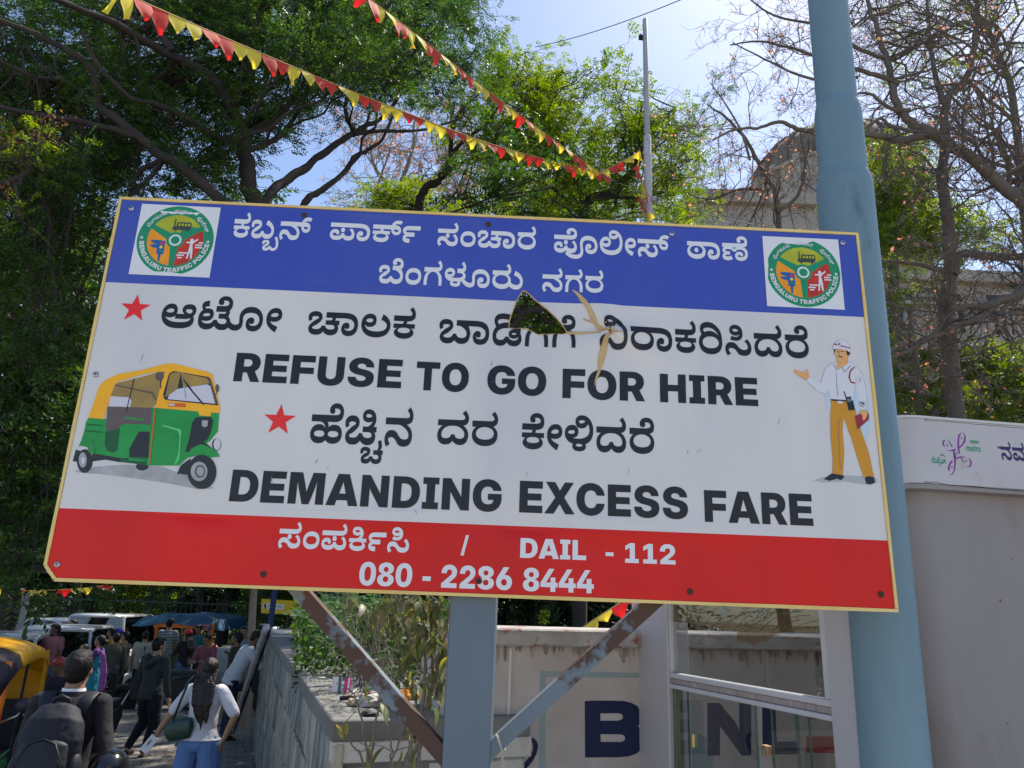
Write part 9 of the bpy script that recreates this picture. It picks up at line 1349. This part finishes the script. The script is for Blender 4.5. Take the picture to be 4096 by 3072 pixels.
mb = MB(); mb.box((0, 0, 0), (.7, .5, .8), bev=.02); o = mb.build('crate_pile', mat('dark_crate', (.03, .04, .035), .8)); p = ong(1000, 2850, .1); o.location = (p[0], p[1] + .6, p[2] + .4); tag(o, 'dark covered crate standing against the planter wall behind the parasol', 'crate')

# ------------------------------------------------------------------ people
_tex = {}
def cloud(sz):
    if sz not in _tex: t = bpy.data.textures.new('folds%g' % sz, 'CLOUDS'); t.noise_scale = sz; t.noise_depth = 2; _tex[sz] = t
    return _tex[sz]
def soft(mb, name, m, par, vox, disp=0.0, ds=.12, it=5):
    o = mb.build(name, m, par, smooth=True, rec=False); r = o.modifiers.new('r', 'REMESH'); r.mode = 'VOXEL'; r.voxel_size = vox; r.use_smooth_shade = True
    s = o.modifiers.new('s', 'SMOOTH'); s.iterations = it; s.factor = .5
    if disp:
        for k, z in ((1, ds), (.5, ds * .35)): d = o.modifiers.new('d', 'DISPLACE'); d.texture = cloud(z); d.strength = disp * k; d.mid_level = .5; d.texture_coords = 'GLOBAL'
    return o
X_ = (1, 0, 0)
def capsule(mb, a, b, r0, r1, n=12):
    a, b = np.array(a, float), np.array(b, float); d = unit(b - a); P = [a - d * r0 * .95, a - d * r0 * .7, a, a * .66 + b * .34, a * .33 + b * .67, b, b + d * r1 * .7, b + d * r1 * .95]
    mb.tube(P, [r0 * .3, r0 * .72, r0, r0 * .68 + r1 * .32 + .002, r0 * .32 + r1 * .68 + .002, r1, r1 * .72, r1 * .3], n)
SK = {k: mat('skin_' + k, c, .5, tuple(x * .85 for x in c), 12, .5) for k, c in dict(a=(.30, .16, .09), b=(.22, .11, .06), c=(.40, .23, .14), d=(.13, .065, .038)).items()}
m_hair = mat('black_hair', (.006, .005, .005), .5, (.016, .012, .010), 60, .8, bump=.006, bsc=120, stretch=(1, 1, .2), spec=.25); m_hairb = mat('long_dark_hair', (.008, .006, .005), .4, (.028, .017, .011), 55, .9, bump=.008, bsc=80, stretch=(1, 1, .05), spec=.35)
def fab(name, c, c2=None, **k): return mat(name, c, .85, c2 or tuple(x * .75 for x in c), 5, .6, bump=.0012, bsc=220, **k)
m_stripe = fab('striped_cloth', (.08, .10, .12)); nt = m_stripe.node_tree; N, L = nt.nodes, nt.links; b_n = [q for q in N if q.type == 'BSDF_PRINCIPLED'][0]; tc = N.new('ShaderNodeTexCoord'); wv = N.new('ShaderNodeTexWave'); wv.bands_direction = 'Z'; wv.inputs['Scale'].default_value = 9; cr_ = N.new('ShaderNodeValToRGB'); cr_.color_ramp.interpolation = 'CONSTANT'
cr_.color_ramp.elements[0].color = (.03, .045, .06, 1); cr_.color_ramp.elements[1].color = (.38, .40, .42, 1); cr_.color_ramp.elements[1].position = .62; L.new(tc.outputs['Object'], wv.inputs[0]); L.new(wv.outputs[1], cr_.inputs[0]); L.new(cr_.outputs[0], b_n.inputs['Base Color'])
def person(px, py, Y, h, rz, label, sk='a', top=None, bot=None, hair='short', pose=None, sleeve=.55, hem=.86, leg='slim', vox=.013, face=False, shoes=m_dark, hat=None, dx=0, fem=False, wr=.012):
    p = at(px, py, Y); x = p[0] + dx; g = gnd(Y) + .11; r = empty('person', (x, Y, g), R(rz), label, 'person'); pz_ = pose or {}; k = h / 1.74 if ('lean' in pz_ or hair is None) else min(1.12, max(.8, (p[2] - g) / 1.75)); r.scale = (k, k, k); q = dict(lean=0, la=((-.05, 0, -.28), (-.06, .05, -.52)), ra=((.05, 0, -.28), (.06, .05, -.52)), ll=((-.01, .02, -.43), (-.01, -.02, -.84)), rl=((.01, .02, -.43), (.01, -.02, -.84)), yaw=0, nod=0); q.update(pose or {})
    LM_ = Matrix.Translation((0, 0, .92)) @ Matrix.Rotation(-R(q['lean']), 4, 'X') @ Matrix.Translation((0, 0, -.92)); T = lambda *v: np.array(LM_ @ Vector(v))
    sw = .165 if fem else .19; hip = .10 if fem else .09
    S_ = {-1: T(-sw, 0, 1.40), 1: T(sw, 0, 1.40)}; H_ = {-1: np.array([-hip, 0, .92]), 1: np.array([hip, 0, .92])}; arm = {-1: q['la'], 1: q['ra']}; lg = {-1: q['ll'], 1: q['rl']}
    TR = [(.84, .06, .7), (.88, .15, .70), (.95, .165, .72), (1.04, .145 if not fem else .13, .70), (1.16, .15 if not fem else .135, .68), (1.28, .17 if not fem else .15, .66), (1.36, .175 if not fem else .155, .60), (1.42, .13, .58), (1.455, .07, .8)]
    def torso(mb, inf=0.0, z0=.84, flare=0.0):
        Z = [t for t in TR if t[0] > z0 - .001]; P = [T(0, 0, z0 - .001)] + [T(0, 0, t[0]) for t in Z] + ([] if inf else [T(0, 0, 1.53)]); rr = [Z[0][1] + inf + flare if inf else .05] + [t[1] + inf + (flare * max(0, 1.1 - t[0]) if inf else 0) for t in Z] + ([] if inf else [.055])
        if inf: rr[-1] = .085; rr[1] = max(rr[1], .165 + inf)
        mb.tube(P, rr, 20, flat=[.72] + [t[2] + (.08 if inf else 0) for t in Z] + ([] if inf else [1]), ref=X_)
    hc = T(0, .02, 1.60); HM = Matrix.Translation(Vector(hc)) @ Matrix.Rotation(R(q['yaw']), 4, 'Z') @ Matrix.Rotation(-R(q['nod'] + q['lean'] * .5), 4, 'X'); hp = lambda *v: HM @ Vector(v)
    b = MB(); torso(b); b.tube([T(0, 0, 1.40), np.array(hc) - [0, 0, .06]], .056, 12)
    R3 = HM.to_3x3().to_4x4(); b.ell(hp(0, 0, .02), (.076, .095, .100), 20, 14, M=R3); b.ell(hp(0, .028, -.055), (.056, .062, .062), 16, 10, M=R3); b.ell(hp(0, .10, -.018), (.013, .020, .022), 8, 8, M=R3); b.ell(hp(0, .088, -.060), (.026, .012, .010), 8, 8, M=R3); b.ell(hp(0, .08, .022), (.05, .018, .014), 10, 8, M=R3)
    for s in (-1, 1): b.ell(hp(s * .078, -.004, -.008), (.012, .022, .034), 8, 8, M=R3)
    E_ = {}; Wr = {}
    for s in (-1, 1):
        e, w = S_[s] + np.array(arm[s][0]), S_[s] + np.array(arm[s][1]); E_[s], Wr[s] = e, w; capsule(b, S_[s], e, .050, .040); capsule(b, e, w, .040, .026); d = unit(w - e); sd = unit(np.cross(d, [s * 1.0, 0.001, 0])) ; pn = np.cross(d, sd)
        pe = w + d * .085; b.tube([w, w + d * .03, w + d * .07, pe], [.026, .036, .040, .034], 12, flat=[.8, .5, .45, .42], ref=sd)
        for i, (o_, L_) in enumerate(((-.030, .068), (-.010, .078), (.010, .074), (.029, .058))): a0 = pe + sd * o_ - d * .01; m1 = a0 + d * L_ * .55 - pn * s * .006; capsule(b, a0, m1, .0100, .0092, 8); capsule(b, m1, m1 + unit(d - pn * s * .55) * L_ * .5, .0092, .0078, 8)
        t0 = w + d * .03 + sd * (-.03); t1 = t0 + unit(d * .7 - sd * .8) * .045; capsule(b, t0, t1, .012, .011, 8); capsule(b, t1, t1 + unit(d - sd * .2) * .032, .011, .009, 8)
        kn, an = H_[s] + np.array(lg[s][0]), H_[s] + np.array(lg[s][1]); capsule(b, H_[s], kn, .085, .055); capsule(b, kn, an, .055, .036); capsule(b, an + [0, -.03, -.035], an + [s * .02, .14, -.05], .036, .030)
    soft(b, 'body', SK[sk], r, vox)
    if face:
        for s in (-1, 1): e_ = MB(); e_.ell(hp(s * .032, .086, .002), (.014, .008, .007), 10, 8, M=R3); o = e_.build('eye', m_wprint, r, smooth=True); e_ = MB(); e_.ell(hp(s * .032, .0935, .002), (.0065, .003, .0065), 8, 6, M=R3); e_.build('iris', m_dark, o); e_ = MB(); e_.ell(hp(s * .034, .091, .026), (.020, .006, .005), 8, 6, M=R3); e_.build('eyebrow', m_hair, r)
        e_ = MB(); e_.ell(hp(0, .100, -.062), (.022, .005, .0045), 10, 6, M=R3); e_.build('mouth', mat('lips', (.20, .06, .05), .5), r)
        if face == 'beard': e_ = MB(); e_.ell(hp(0, .096, -.046), (.030, .008, .007), 10, 6, M=R3); e_.ell(hp(0, .05, -.098), (.045, .045, .028), 12, 8, M=R3); e_.build('beard', m_hair, r, smooth=True)
    hb = MB()
    if hair: hb.ell(hp(0, -.022, .032), (.086, .098, .102), 22, 14, M=R3)
    if hair == 'short': hb.ell(hp(0, -.045, -.02), (.072, .06, .07), 14, 10, M=R3); hb.ell(hp(0, .035, .095), (.062, .055, .036), 14, 10, M=R3)
    if hair == 'bun': hb.ell(hp(0, -.13, -.02), (.055, .045, .055), 14, 10, M=R3); hb.ell(hp(0, -.05, -.03), (.075, .06, .07), 14, 10, M=R3)
    if hair == 'long':
        hb.ell(hp(0, -.04, -.03), (.084, .07, .08), 16, 10, M=R3)
        for i in range(15):
            u = (i - 7) / 7; L_ = .56 - .10 * abs(u) + rng.uniform(-.07, .05); hb.tube([hp(u * .070, -.055 + .03 * abs(u), .0), T(u * .095, -.115 + .03 * abs(u), 1.46), T(u * .085 + .03, -.155, 1.28), T(u * .070 + .045 + rng.uniform(-.012, .012), -.155, 1.62 - L_ + .08), T(u * .055 + .055 + rng.uniform(-.02, .02), -.15, 1.62 - L_)], [.030, .030, .024, .016, .004], 8)
    if hair: soft(hb, 'hair', m_hairb if hair == 'long' else m_hair, r, vox * .8, .010, .03, 1)
    if hat:
        c = MB(); c.ell(hp(0, -.012, .05), (.094, .108, .088), 20, 12, M=R3); c.tube([hp(0, .06, .055), hp(0, .12, .045), hp(0, .175, .03)], [.085, .08, .05], 14, flat=.10, ref=R3 @ Vector(X_)); soft(c, 'cap', hat, r, .007, 0, .1, 2)
    if top is not None:
        c = MB(); torso(c, .020, hem, .02 if not fem else .035)
        for s in (-1, 1):
            a, e, w = S_[s], E_[s], Wr[s]; capsule(c, a + [-s * .03, 0, .0], a, .070, .066)
            if sleeve <= 1: capsule(c, a, a + (e - a) * sleeve, .066, .062 if sleeve < .9 else .054)
            else: capsule(c, a, e, .066, .054); capsule(c, e, e + (w - e) * (sleeve - 1), .054, .040)
        soft(c, 'shirt', top, r, vox * .9, wr, .11)
    if bot is not None:
        c = MB(); rr = dict(slim=(.100, .072, .056), wide=(.118, .110, .125), jogger=(.112, .088, .052))[leg]; c.tube([(0, 0, .82), (0, 0, .86), (0, 0, .95), (0, 0, 1.0)], [.13, .165, .172, .145], 18, flat=.75, ref=X_)
        if leg == 'skirt': pass
        for s in (-1, 1):
            kn, an = H_[s] + np.array(lg[s][0]), H_[s] + np.array(lg[s][1]); capsule(c, H_[s] + [0, 0, -.02], kn, rr[0], rr[1]); P = [kn, (kn + an) / 2, an + [0, 0, .02]]; c.tube(P, [rr[1], (rr[1] + rr[2]) / 2, rr[2]], 14)
        soft(c, 'trousers', bot, r, vox * .9, wr, .13)
    if shoes:
        for s in (-1, 1): an = H_[s] + np.array(lg[s][1]); c = MB(); capsule(c, an + [0, -.035, -.045], an + [s * .02, .15, -.058], .044, .038); c.build('shoe', shoes, r, smooth=True)
    return r
F = fab
def sing(*a, **k): return person(*a, **k)
# man with the backpack
m_suit = F('black_suiting', (.014, .012, .016), (.022, .018, .022)); BM = person(306, 2585, 5.03, 1.74, 6, 'man in black suit and white collar seen from behind, wearing a dark backpack', 'a', m_suit, m_suit, sleeve=1.95, hem=.72, vox=.010, pose=dict(ra=((.10, -.08, -.27), (.17, .06, -.44)), la=((-.05, -.02, -.27), (-.06, .05, -.52))), dx=.035)
mb = MB(); mb.tube([(0, -.0, 1.455), (0, -.0, 1.49)], [.078, .070], 20, flat=.92, ref=X_, caps=False); mb.build('collar', m_wprint, BM, smooth=True); mb = MB(); mb.tube([(0, -.004, 1.43), (0, -.004, 1.473)], [.096, .084], 20, flat=.9, ref=X_, caps=False); mb.build('jacket_collar', m_suit, BM, smooth=True)
m_bag = mat('backpack_cloth', (.009, .010, .018), .7, (.014, .016, .026), 6, .7, bump=.001, bsc=260); m_bag2 = mat('backpack_pocket', (.013, .014, .023), .6, (.008, .009, .014), 8, .7, bump=.001, bsc=260)
BP = empty('backpack', BM.location + Matrix.Rotation(R(6), 3, 'Z') @ Vector((.02, -.22, 1.06)), R(8), 'dark navy backpack with rounded pockets on the back of the suited man', 'backpack')
BP.scale = (1.02, .95, .92); mb = MB(); mb.tube([(0, .03, -.27), (0, .0, -.24), (0, -.02, -.1), (0, -.02, .08), (0, .0, .18), (0, .04, .25), (0, .06, .27)], [.10, .165, .175, .17, .155, .11, .05], 22, flat=.62, ref=X_); soft(mb, 'main_bag', m_bag, BP, .010, .012, .10)
mb = MB(); mb.tube([(0, -.10, -.25), (0, -.115, -.2), (0, -.125, -.06), (0, -.10, .06), (0, -.07, .11)], [.09, .135, .14, .125, .06], 20, flat=.42, ref=X_); soft(mb, 'front_pocket', m_bag2, BP, .009, .008, .08)
mb = MB(); mb.tube([(0, -.165, -.24), (0, -.175, -.2), (0, -.175, -.1), (0, -.16, -.05)], [.09, .11, .11, .08], 18, flat=.25, ref=X_); soft(mb, 'lower_pocket', m_bag, BP, .008, .006, .07)
mb = MB(); mb.tube([(-.125, -.145, -.2), (-.12, -.165, -.02), (-.07, -.145, .075), (0, -.13, .10), (.07, -.145, .075), (.12, -.165, -.02), (.125, -.145, -.2)], .0045, 6); mb.build('zip', m_trim, BP, smooth=True); mb = MB(); mb.tube([(-.05, .05, .25), (-.04, .03, .31), (0, .02, .33), (.04, .03, .31), (.05, .05, .25)], .011, 8); mb.build('grab_handle', m_bag2, BP, smooth=True)
for s in (-1, 1): mb = MB(); mb.tube([(s * .09, .07, .20), (s * .11, .10, .30), (s * .12, .17, .335), (s * .125, .27, .30), (s * .13, .33, .18)], .040, 12, flat=.25, ref=X_); mb.build('shoulder_strap', m_bag2, BP, smooth=True); mb = MB(); mb.ell((s * .15, -.03, -.12), (.045, .07, .13), 14, 10); mb.build('side_pocket', m_bag2, BP, smooth=True)
mb = MB(); mb.tube([(.13, -.02, -.2), (.17, .0, -.30), (.168, .0, -.62)], .004, 6); mb.build('hanging_strap', mat('strap_grey', (.3, .3, .3), .8), BP)
HL = empty('helmet', at(433, 3075, 4.95), R(200), 'shiny black motorcycle helmet with upside-down white lettering held low by the suited man', 'helmet'); m_hel = mat('gloss_black', (.008, .008, .010), .12, coat=.8); HL.scale = (.92, .92, .92)
mb = MB(); mb.ell((0, 0, 0), (.125, .150, .125), 28, 18); mb.ell((0, .03, -.06), (.110, .125, .09), 24, 14); soft(mb, 'shell', m_hel, HL, .008, 0, .1, 3)
def sph(u, v, w=0): a, e = u / .13, v / .13; return V(math.sin(a) * math.cos(e) * (.127 + w), -math.cos(a) * math.cos(e) * (.152 + w), math.sin(e) * (.127 + w)) * -1 * V(-1, -1, -1)
gl, Wt = text_glyphs('OR', 'm'); its = [([[(-.05 + (p[0] + x) * .000045, .035 + p[1] * .00004) for p in lp] for lp in ls], 0) for x, ls in gl]; P_ = []
o = decal('lettering', its, .002, m_wprint, HL, toworld=lambda u, v, w: (lambda q: V(-q[0], q[1], q[2]))(V(math.sin(u / .13) * math.cos(v / .13) * .131, -math.cos(u / .13) * math.cos(v / .13) * -.157, math.sin(v / .13) * .131)), grid=False); o.rotation_euler = (0, PI, 0)

# girl in the white shirt
GG = person(848, 2622, 7.25, 1.60, -4, 'young woman with long dark hair, white T-shirt and wide blue jeans', 'c', F('white_tee', (.66, .65, .68), (.58, .57, .60)), F('blue_jeans', (.10, .19, .42), (.15, .26, .50)), 'long', dict(la=((-.17, -.02, -.22), (-.33, .02, -.46)), ra=((.20, -.06, -.22), (.10, -.02, -.44)), ll=((-.05, .02, -.43), (-.10, -.02, -.84)), rl=((.05, .02, -.43), (.06, -.02, -.84))), sleeve=.88, hem=.93, leg='wide', vox=.009, fem=True, wr=.016)
mb = MB(); w = np.array([-.165 - .33, .02, .94]); mb.tube([w + [.0, 0, .035], w + [-.008, 0, .02]], .031, 14); mb.build('wrist_watch', m_trim, GG)
def attach(name, root, loc, label, cat): return empty(name, root.matrix_basis @ Vector(loc), root.rotation_euler.z, label, cat)
PH = attach('phone', GG, (-.53, -.02, .86), 'white smartphone held in the left hand of the girl in white', 'phone'); PH.rotation_euler = (0, R(35), .2); mb = MB(); mb.box((0, 0, 0), (.075, .009, .150), bev=.004); mb.build('case', m_wprint, PH); mb = MB(); mb.box((0, .0055, 0), (.068, .001, .142)); mb.build('screen', m_dark, PH)
m_gb = mat('green_leather', (.012, .045, .035), .35, (.02, .06, .045), 12, .6, bump=.002, bsc=60); SB = attach('shoulder_bag', GG, (-.16, -.15, 1.02), 'dark green shoulder bag with braided strap on the girl in white', 'bag')
mb = MB(); mb.tube([(-.125, 0, .0), (-.12, 0, .0), (-.06, 0, .015), (.03, 0, .015), (.10, 0, .01), (.115, 0, 0)], [.02, .07, .085, .09, .082, .02], 16, flat=.45, ref=(0, 0, 1)); o = soft(mb, 'bag_body', m_gb, SB, .007, .006, .05); o.rotation_euler = (0, R(-14), 0)
mb = MB(); mb.tube([(-.09, .02, .06), (-.02, -.02, .26), (.02, -.01, .41), (.03, .06, .445), (.03, .13, .43)], .011, 8); mb.build('strap', m_gb, SB, smooth=True)
# man in the hooded jacket
m_hood = F('charcoal_green_jacket', (.030, .038, .036), (.042, .052, .048)); HD = person(640, 2543, 10.7, 1.66, -14, 'man in dark hooded jacket and black joggers walking away, looking right', 'c', m_hood, F('black_joggers', (.012, .013, .020)), 'short', dict(yaw=-24, ra=((.06, -.02, -.28), (.10, .03, -.53)), la=((-.06, .04, -.27), (-.03, .20, -.44)), ll=((-.03, .10, -.42), (-.13, -.06, -.80)), rl=((.03, .03, -.43), (-.01, -.08, -.84))), sleeve=1.9, hem=.82, leg='jogger', vox=.010, wr=.018, shoes=m_trim)
mb = MB(); mb.tube([(-.10, -.06, 1.47), (-.085, -.14, 1.40), (0, -.18, 1.33), (.085, -.14, 1.40), (.10, -.06, 1.47)], [.035, .05, .062, .05, .035], 12); soft(mb, 'hood', m_hood, HD, .010, .012, .06)
# woman in the sari with a baby
m_sari = F('turquoise_silk', (.015, .19, .25), (.02, .28, .33)); m_pallu = F('violet_silk', (.30, .08, .32), (.42, .16, .40)); SR = person(407, 2545, 13.6, 1.50, 100, 'woman in turquoise and violet sari holding a baby, facing left', 'a', F('violet_blouse', (.10, .05, .22)), None, 'bun', dict(la=((-.05, .12, -.24), (.16, .26, -.22)), ra=((.06, .10, -.24), (-.05, .26, -.26))), sleeve=.7, hem=1.0, fem=True, face=True)
mb = MB(); mb.tube([(0, 0, .06), (0, 0, .3), (0, 0, .6), (0, 0, .9), (0, 0, 1.1), (0, .01, 1.30), (0, .01, 1.40)], [.27, .25, .22, .20, .175, .175, .14], 30, flat=.80, ref=X_); soft(mb, 'draped_skirt', m_sari, SR, .014, .030, .09)
mb = MB(); mb.tube([(.17, -.08, .92), (.14, .10, 1.05), (.02, .16, 1.18), (-.11, .13, 1.33), (-.15, .0, 1.45), (-.14, -.13, 1.32), (-.13, -.20, 1.0), (-.12, -.22, .55)], [.04, .06, .07, .06, .05, .06, .07, .08], 14, flat=.28, ref=(0, 0, 1)); soft(mb, 'draped_end', m_pallu, SR, .011, .016, .07)
BB = empty('person', SR.matrix_basis @ Vector((-.02, .30, 1.14)), R(150), 'baby in a black top held in the arms of the woman in the sari', 'person'); mb = MB(); mb.ell((0, 0, .24), (.065, .072, .075), 16, 12); mb.ell((0, .068, .225), (.010, .012, .010), 8, 6); mb.tube([(0, 0, .0), (0, 0, .08), (0, 0, .16), (0, 0, .19)], [.06, .075, .065, .03], 14)
for s in (-1, 1):
    capsule(mb, (s * .06, 0, .14), (s * .09, .06, .07), .024, .020); capsule(mb, (s * .09, .06, .07), (s * .07, .12, .05), .020, .015)
    for i in range(4): capsule(mb, (s * .07 + (i - 1.5) * .007, .125, .05), (s * .07 + (i - 1.5) * .008, .15, .04), .004, .0035, 6)
    capsule(mb, (s * .05, 0, .0), (s * .09, .10, -.05), .040, .030); capsule(mb, (s * .09, .10, -.05), (s * .09, .08, -.19), .030, .020); capsule(mb, (s * .09, .08, -.20), (s * .09, .14, -.22), .020, .015)
soft(mb, 'body', SK['a'], BB, .007); mb = MB(); mb.tube([(0, 0, .02), (0, 0, .08), (0, 0, .17)], [.078, .085, .06], 14); mb.build('top', m_suit, BB, smooth=True); mb = MB(); mb.ell((0, 0, -.01), (.082, .072, .055), 14, 10); mb.build('nappy', m_wprint, BB, smooth=True); mb = MB(); mb.ell((0, -.012, .258), (.068, .07, .066), 16, 10); mb.build('hair', m_hair, BB, smooth=True)
navy = F('navy_cloth2', (.018, .024, .05)); dk = F('dark_cloth', (.018, .018, .02)); jeans = F('faded_jeans', (.10, .15, .22))
person(228, 2492, 15.6, 1.63, 172, 'man in a dusty pink short-sleeved shirt standing by the white hatchback, facing us', 'd', F('dusty_pink', (.34, .13, .14), (.28, .10, .12)), jeans, pose=dict(yaw=-25), sleeve=.7, hem=.74, face='beard', wr=.02)
person(683, 2470, 18.2, 1.74, -6, 'tall man in a navy and white striped T-shirt and olive trousers seen from behind', 'a', m_stripe, F('olive_trousers', (.055, .075, .045)), pose=dict(la=((-.05, .1, -.26), (.05, .24, -.2)), ra=((.05, .1, -.26), (-.05, .24, -.2)), ll=((-.05, .02, -.43), (-.08, -.02, -.84)), rl=((.05, .02, -.43), (.08, -.02, -.84))), sleeve=.62, hem=.82)
person(757, 2512, 16.2, 1.60, 60, 'woman in a red cap, black jacket and wide pale jeans', 'c', dk, jeans, 'long', dict(la=((-.05, .12, -.24), (.06, .24, -.2)), ra=((.05, .1, -.26), (.0, .26, -.22))), sleeve=1.9, hem=.88, leg='wide', fem=True, hat=mat('red_cap', (.55, .03, .03), .7))
person(800, 2494, 18.0, 1.64, 170, 'smiling man in a teal shirt facing us beside the stall', 'b', F('teal_shirt', (.01, .11, .14), (.015, .08, .10)), dk, pose=dict(nod=22), sleeve=1.5, hem=.74, face='beard')
person(838, 2560, 14.6, 1.46, 175, 'woman in a mauve kurta looking down, behind the girl in white', 'b', F('mauve_kurta', (.22, .07, .09), (.17, .06, .075)), dk, 'bun', dict(nod=40, lean=8, la=((-.05, .1, -.26), (.06, .22, -.24)), ra=((.05, .1, -.26), (-.04, .22, -.26))), sleeve=.8, hem=.55, fem=True, face=True)
person(950, 2560, 12.2, 1.66, -62, 'man in a white shirt and navy trousers bending over beside the planter wall', 'b', F('white_shirt', (.62, .63, .66), (.55, .56, .60)), navy, pose=dict(lean=24, nod=25, la=((-.05, .14, -.22), (.02, .36, -.18)), ra=((.04, .12, -.24), (-.02, .34, -.22))), sleeve=1.92, hem=.78, wr=.02)
person(968, 2524, 13.6, 1.58, 95, 'bearded man in dark clothes facing left beside the wooden pole', 'b', F('dark_brown_shirt', (.04, .03, .025)), dk, face='beard', sleeve=.7, hem=.8, dx=-.05)
person(586, 2522, 16.4, 1.47, 4, 'man in a cream shirt seen from behind, left of the striped shirt', 'a', F('cream_shirt', (.42, .40, .32), (.36, .34, .27)), dk, pose=dict(nod=20), sleeve=.7, hem=.78)
person(506, 2538, 15.8, 1.50, 95, 'man in a black suit with white shirt, in profile behind the sari', 'a', dk, dk, sleeve=1.95, hem=.8, face=True)
person(480, 2520, 17.6, 1.60, 120, 'person in a blue lettered cap behind the suited man', 'b', F('amber_shirt', (.30, .16, .03)), dk, hat=mat('blue_cap', (.04, .03, .42), .7), sleeve=.7)
person(452, 2510, 17.2, 1.58, 100, 'balding man in a mustard shirt turned left', 'a', F('mustard_shirt', (.32, .18, .03)), dk, sleeve=.7, hem=.8, face='beard')
person(440, 2560, 14.9, 1.42, 30, 'person in a mottled brown jacket just behind the sari', 'b', F('mottled_jacket', (.09, .08, .06), (.04, .045, .035)), dk, sleeve=1.9, hem=.75, dx=.12)
for (x, y, Y, h, rz, c, lb) in ((300, 2475, 20, 1.66, 150, (.03, .03, .035), 'man in a charcoal shirt at the back near the parked cars'), (322, 2510, 18.5, 1.56, 120, (.07, .03, .02), 'man with folded arms in a dark rust shirt behind the backpack man'), (355, 2500, 19, 1.60, 20, (.04, .06, .10), 'man in a slate blue shirt left of the brown-shirted man'), (395, 2500, 18.8, 1.60, -20, (.06, .03, .025), 'man in a brown shirt in the dark part of the crowd'), (275, 2485, 19.5, 1.6, 200, (.02, .02, .025), 'dark figure between the pink shirt and the parked cars'), (455, 2478, 21, 1.66, 10, (.02, .025, .03), 'dark figure in front of the white van'), (700, 2500, 19.2, 1.6, 180, (.20, .18, .2), 'person in a grey top half hidden by the striped shirt'), (985, 2500, 15.6, 1.64, 160, (.16, .24, .3), 'person in a pale blue shirt behind the wooden pole'), (12, 2480, 21, 1.6, 190, (.08, .04, .03), 'man standing by the far notice panel at the left edge')):
    person(x, y, Y, h, rz, lb, 'b', F('cloth_%d' % x, c), dk, pose=dict(la=((-.05, .12, -.24), (.06, .24, -.2)), ra=((.05, .1, -.26), (.0, .26, -.22))), sleeve=.7, vox=.016)
rd_ = person(243, 2640, 9.2, 1.30, 175, 'rider in a dark jacket and red-black helmet behind the man with the backpack', 'b', F('rider_jacket', (.03, .025, .04)), dk, None, sleeve=1.9, hem=.8, hat=mat('helmet_red', (.40, .05, .03), .3), pose=dict(ll=((-.05, .38, -.05), (-.12, .30, -.45)), rl=((.05, .38, -.05), (.12, .30, -.45))))
